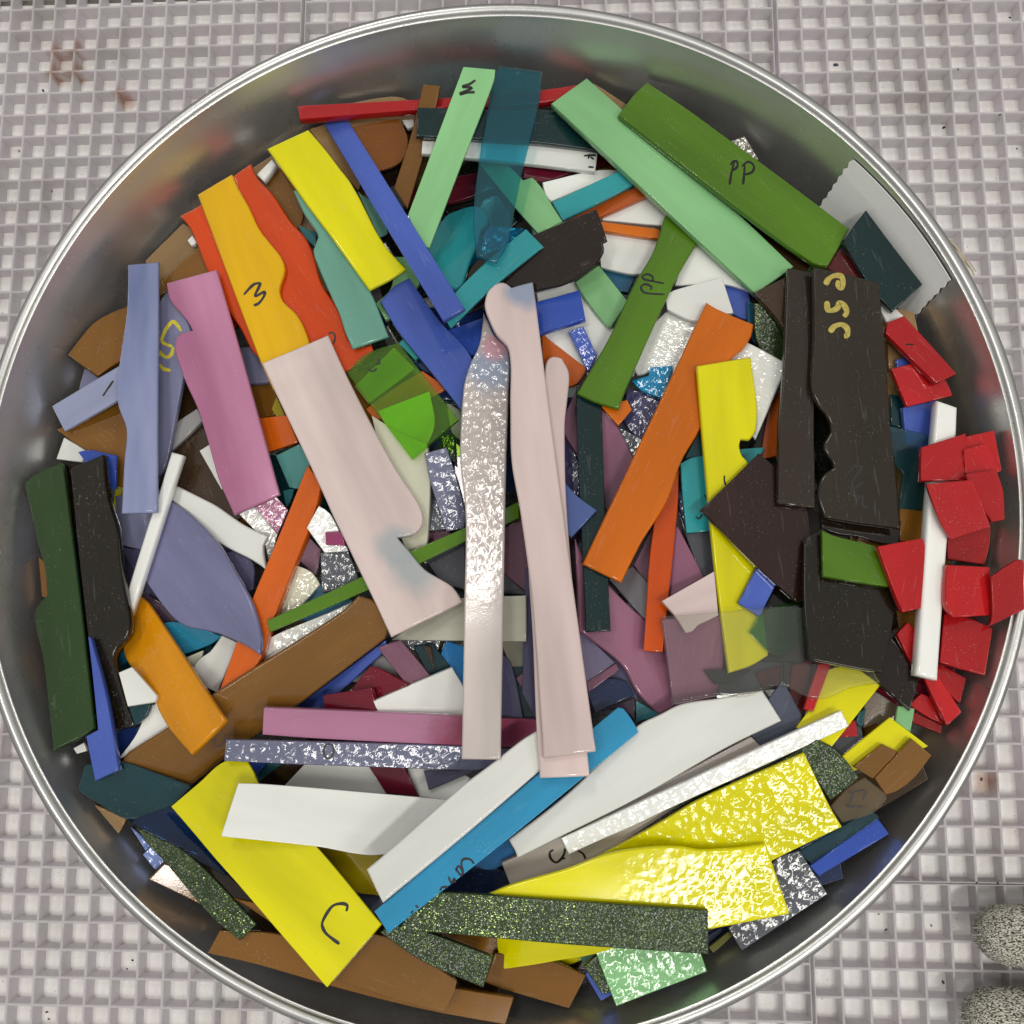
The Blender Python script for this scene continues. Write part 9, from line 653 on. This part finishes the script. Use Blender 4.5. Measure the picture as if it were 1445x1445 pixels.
["strip","pale pink strip with rounded top under the long pink strip","palepink",3.0,[24.46,-19.85,123.63],[[0.0007,-0.9867,0.1627],[0.9991,-0.006,-0.0408],[0.0412,0.1626,0.9858]],[-7372,-249,-7139,-278,-6906,-299,-6689,-325,-6473,-350,-6257,-374,-6042,-397,-5828,-419,-5614,-441,-5401,-462,-5189,-483,-4977,-503,-4766,-523,-4367,-560,-3971,-600,-3577,-642,-3185,-683,-2796,-724,-2410,-764,-2025,-801,-1643,-834,-1263,-863,-885,-888,-510,-906,-136,-917,189,-920,511,-916,832,-905,1150,-890,1467,-871,1783,-849,2096,-825,2408,-800,2718,-776,3027,-754,3334,-734,3639,-717,3913,-704,4185,-692,4456,-681,4726,-670,4994,-660,5262,-650,5528,-639,5792,-628,6056,-617,6318,-606,6579,-593,6839,-580,7017,-570,7194,-558,7370,-546,7546,-533,7721,-519,7896,-506,8070,-492,8243,-478,8416,-465,8589,-452,8500,1288,8110,1259,7717,1229,7321,1198,6922,1168,6520,1137,6116,1106,5708,1075,5298,1044,4884,1012,4468,981,4048,949,3626,918,3233,888,2838,858,2440,826,2039,794,1636,762,1230,730,821,699,409,669,-6,640,-425,613,-846,587,-1270,565,-1554,552,-1839,540,-2126,530,-2414,521,-2704,515,-2995,509,-3288,505,-3582,503,-3877,502,-4174,502,-4472,504,-4772,507,-5013,518,-5255,542,-5498,572,-5741,603,-5986,628,-6200,650,-6417,676,-6633,697,-6850,706,-7067,692,-7284,628,-7487,521,-7691,413,-7756,243,-7784,71,-7721,-79,-7594,-185],[],[],0.75],
["shard","dark wavy piece between black plate and green chip","blackbrown",3.0,[142.29,-16.16,114.69],[[0.9758,-0.2181,0.0153],[0.2186,0.9717,-0.0893],[0.0046,0.0905,0.9959]],[-1484,-91,-1256,-121,-1028,-151,-799,-166,-579,-151,-358,-121,-138,-105,66,-117,269,-142,471,-166,674,-179,859,-175,1043,-161,1228,-144,1412,-128,1385,853,-124,707,-1639,559],[],[],0.32],
["shard","red wedge shard lying on the green chip","red",3.0,[152.71,-32.91,129.38],[[-0.2712,-0.9537,0.1299],[0.9493,-0.2873,-0.1273],[0.1587,0.0888,0.9833]],[-581,-1164,-427,-1067,-272,-971,-118,-875,36,-779,189,-684,342,-588,494,-491,645,-395,796,-297,945,-199,1086,-96,1220,13,1354,123,1005,737,814,716,623,697,431,678,239,659,45,640,-148,621,-342,602,-536,580,-730,558,-925,533,-1119,506,-1313,476,-1447,411,-1569,318,-736,-1261],[],[],0.32],
["sheet","wide pale pink plate with lobed right edge at centre left","palepink2",3.0,[-42.95,7.23,111.63],[[0.4404,-0.8966,0.0473],[0.8907,0.4296,-0.1486],[0.1129,0.1076,0.9878]],[-5106,-2458,-3648,-2430,-2252,-2401,-850,-2387,549,-2392,1909,-2359,3246,-2329,4571,-2293,5877,-2285,5857,-770,5847,776,5602,748,5356,720,5118,662,4934,570,4762,451,4592,331,4404,199,4216,67,4015,-40,3828,-106,3637,-159,3442,-205,3247,-250,3053,-299,2835,-361,2617,-425,2399,-489,2461,-334,2514,-177,2557,9,2562,197,2503,422,2379,616,2161,756,1907,831,1706,853,1503,849,1300,832,1085,806,870,774,656,738,441,703,225,671,-13,640,-253,613,-494,593,-711,578,-929,565,-1147,553,-1366,542,-1585,532,-1805,522,-2025,513,-2246,504,-2463,496,-2681,489,-2899,481,-3117,474,-3336,467,-3556,461,-3776,455,-3997,450,-4218,446,-4440,442,-4662,440,-4903,439,-5145,440,-5387,442,-5631,446,-5874,451,-6119,455,-6364,460,-6609,463,-6575,-1006,-6562,-2477],[],[[[28.6,-6.4],9.4,[160,168,172]],[[39.3,-4.2],11.0,[158,168,170]]],0.75],
["sheet","large black plate with yellow scribble and scalloped edge","blackolive2",3.0,[139.87,28.56,121.08],[[0.0629,-0.998,0.0076],[0.998,0.0629,-0.0005],[0.0,0.0076,1.0]],[-5905,-940,-5664,-962,-5423,-984,-5183,-1006,-4943,-1028,-4703,-1049,-4464,-1071,-4226,-1094,-3988,-1118,-3751,-1143,-3514,-1169,-3277,-1196,-3056,-1227,-2835,-1263,-2616,-1303,-2396,-1344,-2177,-1383,-1958,-1418,-1706,-1460,-1454,-1495,-1203,-1499,-975,-1458,-756,-1387,-543,-1301,-376,-1205,-217,-1094,-47,-1006,215,-931,486,-931,687,-1059,880,-1214,1041,-1272,1207,-1276,1425,-1162,1637,-1030,1773,-998,1914,-981,1999,-1172,2107,-1347,2288,-1497,2499,-1601,2684,-1655,2874,-1685,3064,-1689,3253,-1666,3438,-1625,3621,-1576,3805,-1531,3854,-1334,3903,-1136,3952,-939,4001,-742,4049,-545,4096,-347,4141,-150,4183,44,4224,237,4264,431,4303,624,4342,818,4380,1011,4420,1204,4231,1214,4041,1225,3852,1235,3662,1246,3472,1258,3281,1269,3090,1279,2899,1289,2708,1299,2516,1307,2324,1315,2132,1321,1937,1324,1743,1325,1548,1324,1353,1321,1158,1318,962,1315,767,1313,570,1314,373,1318,148,1326,-78,1335,-304,1345,-531,1357,-758,1369,-985,1382,-1213,1395,-1442,1408,-1671,1421,-1900,1433,-2129,1444,-2360,1454,-2600,1464,-2840,1473,-3082,1482,-3323,1490,-3565,1498,-3808,1506,-4051,1514,-4295,1522,-4539,1529,-4783,1537,-5028,1545,-5274,1553,-5715,332,-6147,-917],[["gold",2.17,[[-53.26,-5.12],[-55.48,-3.79],[-56.72,-1.19],[-56.23,1.21],[-53.57,1.74],[-51.63,0.7],[-52.89,-0.52],[-54.57,0.21]]],
["gold",2.17,[[-46.61,-5.3],[-43.16,-5.41],[-42.72,-3.55],[-43.71,-1.54],[-45.67,-0.78],[-44.38,0.98],[-41.72,1.77],[-39.81,0.48]]],
["gold",2.16,[[-33.99,-5.59],[-36.13,-3.73],[-36.77,-0.95],[-35.18,1.04],[-32.33,0.99],[-32.15,-0.38]]],
["black",0.63,[[21.68,-4.79],[18.89,-1.83],[20.39,0.11],[24.77,-3.55],[30.13,-4.69]]],
["black",0.63,[[25.06,0.64],[28.03,-3.66]]],
["black",0.63,[[31.63,-2.49],[30.7,-0.27],[33.91,-0.9],[35.39,1.03]]]],[],0.75],
["strip","pale pink strip with glinting hammered top in the centre","palegrey.t4",3.0,[-2.43,2.29,114.98],[[-0.0059,-0.9774,0.2114],[0.9989,0.0039,0.0461],[-0.0459,0.2114,0.9763]],[-7650,-238,-7310,-260,-7024,-280,-6741,-304,-6468,-353,-6206,-437,-5955,-540,-5705,-645,-5449,-733,-5201,-800,-4950,-858,-4697,-903,-4441,-932,-4206,-948,-3972,-961,-3738,-971,-3505,-979,-3273,-984,-3041,-988,-2811,-990,-2581,-991,-2352,-990,-2123,-989,-1875,-984,-1627,-974,-1381,-958,-1135,-937,-891,-913,-667,-887,-445,-854,-224,-819,-4,-784,216,-751,434,-723,677,-696,919,-672,1160,-651,1400,-635,1639,-623,1892,-615,2144,-608,2395,-602,2644,-597,2893,-593,3140,-589,3386,-586,3631,-583,3874,-580,4117,-577,4358,-574,4598,-569,5101,-560,5598,-550,6090,-541,6578,-532,7061,-522,7539,-513,8013,-504,8482,-495,8947,-486,9408,-477,9864,-469,10316,-460,10303,930,9852,928,9398,926,8939,923,8476,921,8008,919,7537,916,7060,914,6579,912,6093,909,5603,907,5108,905,4608,903,4151,901,3690,899,3225,897,2756,895,2283,893,1805,891,1323,890,836,888,345,887,-150,886,-651,886,-1156,886,-1389,887,-1624,888,-1860,891,-2097,894,-2335,897,-2573,900,-2813,903,-3054,906,-3296,909,-3539,911,-3784,912,-4029,911,-4262,914,-4496,922,-4731,933,-4968,942,-5205,948,-5443,946,-5680,935,-5918,909,-6155,867,-6411,725,-6619,498,-6847,290,-7079,170,-7326,72,-7573,-28,-7783,-123,-7993,-220],[],[[[-52.9,1.0],13.2,[140,155,180]],[[-62.8,2.7],6.5,[205,150,160]]],0.75],
["strip","long pale pink strip with blue tinged rounded top in the centre","palepink",3.0,[16.77,12.82,121.79],[[0.1346,-0.9783,0.1576],[0.9904,0.1275,-0.0539],[0.0326,0.1634,0.986]],[-6475,-1005,-6195,-936,-5966,-876,-5740,-809,-5522,-728,-5325,-614,-5138,-479,-4946,-364,-4733,-308,-4514,-302,-4296,-307,-4079,-320,-3863,-341,-3648,-367,-3433,-397,-3219,-429,-3006,-461,-2794,-492,-2582,-521,-2371,-545,-2153,-568,-1936,-593,-1719,-619,-1503,-645,-1288,-671,-1074,-696,-860,-720,-647,-741,-434,-759,-222,-773,-11,-784,195,-788,401,-787,605,-781,809,-771,1012,-760,1214,-748,1416,-736,1617,-725,1818,-717,2018,-713,2324,-709,2629,-706,2932,-702,3234,-700,3534,-697,3833,-696,4130,-696,4426,-698,4720,-701,5013,-706,5304,-713,5594,-723,6078,-743,6558,-766,7034,-791,7505,-819,7973,-847,8437,-877,8897,-907,9354,-938,9806,-968,10255,-997,10701,-1026,11143,-1053,11134,799,10708,803,10279,807,9846,811,9410,815,8971,819,8528,823,8082,827,7632,831,7179,835,6722,840,6261,844,5797,849,5351,854,4902,859,4450,865,3994,870,3534,876,3071,882,2604,888,2134,894,1660,900,1182,906,700,912,214,919,-4,921,-223,924,-443,926,-664,929,-886,932,-1108,934,-1332,937,-1556,940,-1781,943,-2006,947,-2233,951,-2576,957,-2921,964,-3268,971,-3617,978,-3968,986,-4320,994,-4675,1001,-5032,1009,-5391,1017,-5752,1024,-6114,1032,-6479,1038,-6714,1042,-6950,1044,-7187,1046,-7425,1048,-7663,1049,-7633,796,-7599,544,-7562,349,-7520,154,-7643,57,-7747,-51,-7812,-190,-7819,-335,-7714,-570,-7548,-777,-7376,-889,-7178,-966,-6973,-1023,-6762,-1043],[],[[[-72.3,5.8],8.7,[125,145,175]]],0.75]]''')
GROUP='glass offcuts heaped in the steel bowl'
CAT={'strip':'glass strip','shard':'glass shard','rod':'glass rod','sheet':'glass plate'}
NAME={'strip':'glass_strip','shard':'glass_shard','rod':'glass_rod','sheet':'glass_plate'}
def inset(P,d):
    n=len(P);out=[]
    for i in range(n):
        p0,p1,p2=P[i-1],P[i],P[(i+1)%n]
        a=(p1[0]-p0[0],p1[1]-p0[1]);c_=(p2[0]-p1[0],p2[1]-p1[1])
        la=math.hypot(*a) or 1e-6;lc=math.hypot(*c_) or 1e-6
        na=(-a[1]/la,a[0]/la);nc=(-c_[1]/lc,c_[0]/lc)
        k=1+na[0]*nc[0]+na[1]*nc[1]; k=max(k,0.6)
        out.append((p1[0]+d*(na[0]+nc[0])/k,p1[1]+d*(na[1]+nc[1])/k))
    return out
def ribbon(pl,w):
    # smooth stroke
    pts=[]
    n=len(pl)
    for i in range(n-1):
        p0=pl[max(i-1,0)];p1=pl[i];p2=pl[i+1];p3=pl[min(i+2,n-1)]
        for k in range(6):
            t=k/6
            pts.append(tuple(0.5*((2*p1[q])+(-p0[q]+p2[q])*t+(2*p0[q]-5*p1[q]+4*p2[q]-p3[q])*t*t+(-p0[q]+3*p1[q]-3*p2[q]+p3[q])*t**3) for q in (0,1)))
    pts.append(tuple(pl[-1]))
    V=[];F=[]
    m=len(pts)
    for i in range(m):
        a=pts[max(i-1,0)];c_=pts[min(i+1,m-1)]
        dx,dy=c_[0]-a[0],c_[1]-a[1];L=math.hypot(dx,dy) or 1
        ww=w*0.5*(0.55+0.45*min(1,min(i,m-1-i)/2.0))*(0.95+0.13*math.sin(i*0.45+w*3))
        V+= [(pts[i][0]-dy/L*ww,pts[i][1]+dx/L*ww),(pts[i][0]+dy/L*ww,pts[i][1]-dx/L*ww)]
    for i in range(m-1): F.append((2*i,2*i+1,2*i+3,2*i+2))
    return V,F
for (kind,label,mk,t,loc,ax,outl,marks,patch,bt) in PIECES:
    outl=[(x*0.01,y*0.01) for x,y in zip(outl[0::2],outl[1::2])]
    rnd=kind=='rod'
    rings=[(inset(outl,bt*0.7),0.0),(outl,bt),(outl,t-bt)]
    if rnd: rings+=[(inset(outl,bt*0.35),t-bt*0.35),(inset(outl,bt),t)]
    else: rings+=[(inset(outl,bt*0.4),t-bt*0.3),(inset(outl,bt),t)]
    n=len(outl);V=[];F=[]
    for P_,z_ in rings: V+=[(x*MM,y*MM,z_*MM) for x,y in P_]
    for k in range(len(rings)-1):
        for i in range(n): j=(i+1)%n; F.append((k*n+i,k*n+j,(k+1)*n+j,(k+1)*n+i))
    F.append(tuple(reversed(range(n)))); k=len(rings)-1; F.append(tuple(k*n+i for i in range(n)))
    me=mesh(NAME[kind],V,F)
    sm=[True]*(len(F)-2)+[False,False]
    me.polygons.foreach_set('use_smooth',sm)
    o=link(NAME[kind],me,None,glass(mk,patch or None))
    ex,ey,nz=ax
    o.matrix_world=Matrix(((ex[0],ey[0],nz[0],loc[0]*MM),(ex[1],ey[1],nz[1],loc[1]*MM),(ex[2],ey[2],nz[2],loc[2]*MM),(0,0,0,1)))
    tag(o,label,CAT[kind],GROUP)
    if marks:
        by={}
        for mc,w_,pl in marks:
            V2,F2=ribbon(pl,w_*(1.4 if w_<1.2 else 1.0)); A=by.setdefault(mc,([],[])); k0=len(A[0]); dz=0.05+0.004*k0/50
            A[0].extend((x*MM,y*MM,(t+dz)*MM) for x,y in V2); A[1].extend(tuple(k0+q for q in f) for f in F2)
        for mc,(V2,F2) in by.items(): link('marker_writing',mesh('marker_writing',V2,F2),o,INK[mc])
# ---------------- crumbs in the grid
crumb=ink('crumb',(38,36,40),0.25); crumb2=ink('crumb_brown',(92,66,48),0.4); chipm=ink('chip_blue',(58,66,84),0.2)
def shard(name,x,y,z,s,mat,label,cat,group=None,h=0.5):
    n=random.randint(4,6); V=[];a0=random.random()*6
    for zz,k in ((0,1.0),(h,0.75)):
        for i in range(n):
            a=a0+2*math.pi*i/n; rr=s*(0.6+0.5*random.random()) if zz==0 else s*0.55
            V.append((math.cos(a)*rr*1.3*MM,math.sin(a)*rr*0.8*MM,zz*s*MM))
    F=[tuple(reversed(range(n))),tuple(range(n,2*n))]+[(i,(i+1)%n,n+(i+1)%n,n+i) for i in range(n)]
    o=link(name,mesh(name,V,F),None,mat); o.location=(x*MM,y*MM,z*MM); o.rotation_euler=(0,0,random.random()*3); tag(o,label,cat,group); return o
for (x,y,z,s,k,label) in [[-261.7, 250.3, 3.05, 1.0, 0, 'dark glass crumb beside the brown stained cells at upper left'], [-272.9, 214.5, 3.05, 0.7, 0, 'small dark crumb in the leftmost grid column at upper left'], [-252.4, 190.1, 3.05, 0.8, 0, 'dark crumb left of the bowl rim at upper left'], [231.6, 214.2, 3.05, 0.95, 0, 'largest black crumb in a cell of the upper right grid'], [246.6, 238.0, 3.05, 0.5, 0, 'tiny dark crumb in the upper right grid, third from the edge'], [268.3, 201.2, 3.05, 0.7, 0, 'black crumb at the right picture edge beside the bowl'], [-182.9, -211.2, 3.05, 0.8, 0, 'black crumb below the bowl rim at lower left'], [-185.5, -215.2, 3.05, 0.65, 0, 'grey black crumb just below the black one at lower left'], [201.5, -188.6, 3.05, 0.7, 0, 'dark crumb between the bowl rim and the upper glove finger'], [180.3, -190.8, 3.05, 0.8, 0, 'dark crumb close to the bowl rim at lower right'], [177.4, -183.8, 3.05, 0.5, 0, 'tiny dark crumb above the one close to the rim at lower right'], [269.9, 276.3, 3.05, 0.7, 0, 'reddish dark crumb near the top right corner'], [-224.3, -235.9, 3.05, 0.9, 1, 'upper of two brown crumbs near the bottom left edge'], [-223.0, -239.1, 3.05, 0.8, 1, 'lower of two brown crumbs near the bottom left edge'], [205.5, -213.7, 3.05, 1.1, 1, 'brown crumb left of the lower glove finger'], [229.0, -121.3, 3.05, 0.9, 1, 'brown crumb in the stained cell at lower right'], [220.0, -166.9, 12.05, 0.75, 0, 'left of two black crumbs on the grid wall above the glove'], [229.6, -166.8, 12.05, 0.75, 0, 'right of two black crumbs on the grid wall above the glove'], [237.0, 241.4, 12.05, 0.75, 0, 'black crumb on a grid wall at upper right'], [256.6, 215.3, 12.05, 0.75, 0, 'black crumb on a grid wall near the right picture edge'], [176.7, 251.7, 3.05, 1.6, 2, 'blue black glass chip in a grid cell above the bowl']]: shard('glass_crumb',x,y,z,s,(crumb,crumb2,chipm)[k],label,'glass crumb','glass crumbs scattered over the grid tiles')
# ---------------- frayed tape outside the rim
N=NT('straw_tape'); pr=N.n('BsdfPrincipled'); pr.inputs['Base Color'].default_value=(*lin((176,166,146)),1); pr.inputs['Roughness'].default_value=0.6; N.l(pr.outputs[0],N.out.inputs[0])
V=[];F=[]
for (p0,p1,w_) in [[[188.1, 107.6, 104.0], [195.4, 98.7, 100.0], 2.2], [[189.6, 105.1, 104.0], [198.6, 95.3, 100.0], 1.0], [[190.4, 103.3, 104.0], [199.1, 93.8, 100.0], 0.8], [[190.6, 102.0, 104.0], [198.2, 92.6, 100.0], 0.9], [[189.8, 103.3, 104.0], [196.8, 93.8, 100.0], 1.4], [[189.1, 106.4, 104.0], [199.5, 95.0, 100.0], 0.6]]:
    dx,dy,dz=[p1[i]-p0[i] for i in range(3)];L=math.hypot(dx,dy);nx_,ny_=-dy/L*w_/2,dx/L*w_/2;k=len(V)
    for q in (0,0.33,0.66,1):
        wz=0.8*math.sin(q*5+w_*7); tap=1-0.5*q
        for s_ in (1,-1):
            for hz in (0,0.25): V.append(((p0[0]+dx*q+nx_*s_*tap)*MM,(p0[1]+dy*q+ny_*s_*tap)*MM,(p0[2]+dz*q+wz+hz)*MM))
    for q in range(3):
        a=k+4*q; F+=[(a+1,a+5,a+7,a+3),(a,a+2,a+6,a+4),(a,a+4,a+5,a+1),(a+2,a+3,a+7,a+6)]
tag(link('frayed_tape',mesh('frayed_tape',V,F),None,N.m),'frayed straw coloured tape end hanging outside the bowl rim','tape')
# ---------------- speckled knit glove at the corner
def yarn():
    N=NT('speckled_knit'); tc=N.n('TexCoord'); mp=N.n('Mapping'); mp.inputs['Scale'].default_value=(1,2.6,2.6); N.l(tc.outputs['Object'],mp.inputs['Vector'])
    nz=N.n('TexNoise'); nz.inputs['Scale'].default_value=860; nz.inputs['Detail'].default_value=3; N.l(mp.outputs[0],nz.inputs['Vector'])
    pr=N.n('BsdfPrincipled'); N.l(N.mix(N.ramp(nz.outputs['Fac'],0.44,0.54),lin((48,48,48)),lin((226,222,206))),pr.inputs['Base Color']); pr.inputs['Roughness'].default_value=0.95
    bp=N.n('Bump'); bp.inputs['Distance'].default_value=0.0012; N.l(nz.outputs['Fac'],bp.inputs['Height']); N.l(bp.outputs[0],pr.inputs['Normal']); N.l(pr.outputs[0],N.out.inputs[0]); return N.m
knit=yarn(); fibre_w=ink('fibre_white',(226,222,208),0.9); fibre_b=ink('fibre_black',(50,50,50),0.9)
glove=link('knit_glove',None); tag(glove,'black and white speckled knit glove fingers at the lower right corner','glove')
def finger(path,radii):
    V=[];F=[];n=28
    pts=[Vector(p_) for p_ in path]
    for i,(p_,r_) in enumerate(zip(pts,radii)):
        d=(pts[min(i+1,len(pts)-1)]-pts[max(i-1,0)]).normalized(); sd=d.cross(Vector((0,0,1))).normalized(); up=sd.cross(d)
        for k in range(n):
            a=2*math.pi*k/n; q=p_+sd*math.cos(a)*r_+up*math.sin(a)*r_*0.86; V.append(tuple(x*MM for x in q))
    m=len(pts)
    for i in range(m-1):
        for k in range(n): F.append((i*n+k,i*n+(k+1)%n,(i+1)*n+(k+1)%n,(i+1)*n+k))
    F.append(tuple(range(n))); F.append(tuple(reversed(range((m-1)*n,m*n))))
    return V,F
fv=[[],[]];ff=[[],[]]
for path0,rad in [[[[213.2, -184.4, 26.0], [298.7, -192.2, 26.0]], 13.2], [[[205.4, -220.4, 26.0], [292.5, -226.7, 26.0]], 13.6]]:
    a=Vector(path0[0]);d=(Vector(path0[1])-a);L=d.length;d.normalize()
    path=[];rr=[]
    for k in range(9):
        t=k/8*math.pi/2; path.append(a+d*(rad*1.15*(1-math.cos(t)))); rr.append(max(0.4,rad*math.sin(t)**0.7))
    for s_ in range(1,9): q=s_/8; path.append(a+d*(rad*1.15+(L-rad*1.15)*q)+Vector((0,0,4*q*q))); rr.append(rad*(1+0.07*math.sin(q*7)+0.05*q))
    V,F=finger(path,rr); fo=link('finger',mesh('finger',V,F,True),glove,knit)
    me=fo.data; rf=random.Random(5)
    polys=[p_ for p_ in me.polygons if len(p_.vertices)==4]
    for p_ in polys:
        for q in range(max(2,int(p_.area/1.0e-6*1.1))):
            vs_=[me.vertices[i].co for i in p_.vertices]; uu,vv=rf.random(),rf.random()
            c0=vs_[0].lerp(vs_[1],uu).lerp(vs_[3].lerp(vs_[2],uu),vv)
            dirv=(Vector((d.x,d.y,d.z))*rf.choice((-1,1))+p_.normal*rf.uniform(0.05,0.6)+Vector((rf.uniform(-.6,.6),rf.uniform(-.6,.6),rf.uniform(-.3,.3)))).normalized()
            ln=rf.uniform(0.9,2.6)*MM; wd=rf.uniform(0.12,0.22)*MM; sd=dirv.cross(p_.normal).normalized()*wd
            w_i=0 if rf.random()<0.6 else 1; k0=len(fv[w_i]); c0=c0+p_.normal*0.1*MM
            fv[w_i]+=[tuple(c0+sd),tuple(c0-sd),tuple(c0+dirv*ln)]; ff[w_i].append((k0,k0+1,k0+2))
for i,mt in ((0,fibre_w),(1,fibre_b)):
    fo=link('knit_fibres',mesh('knit_fibres',fv[i],ff[i]),glove,mt); fo['kind']='stuff'
PALM=[303.8, -206.9, 30.0]
bm=bmesh.new(); bmesh.ops.create_icosphere(bm,subdivisions=4,radius=1.0)
for v in bm.verts: v.co=Vector(((PALM[0]+v.co.x*46)*MM,(PALM[1]+v.co.y*44)*MM,(PALM[2]+v.co.z*16)*MM))
me=bpy.data.meshes.new('palm'); bm.to_mesh(me); bm.free(); me.polygons.foreach_set('use_smooth',[True]*len(me.polygons)); link('palm',me,glove,knit)
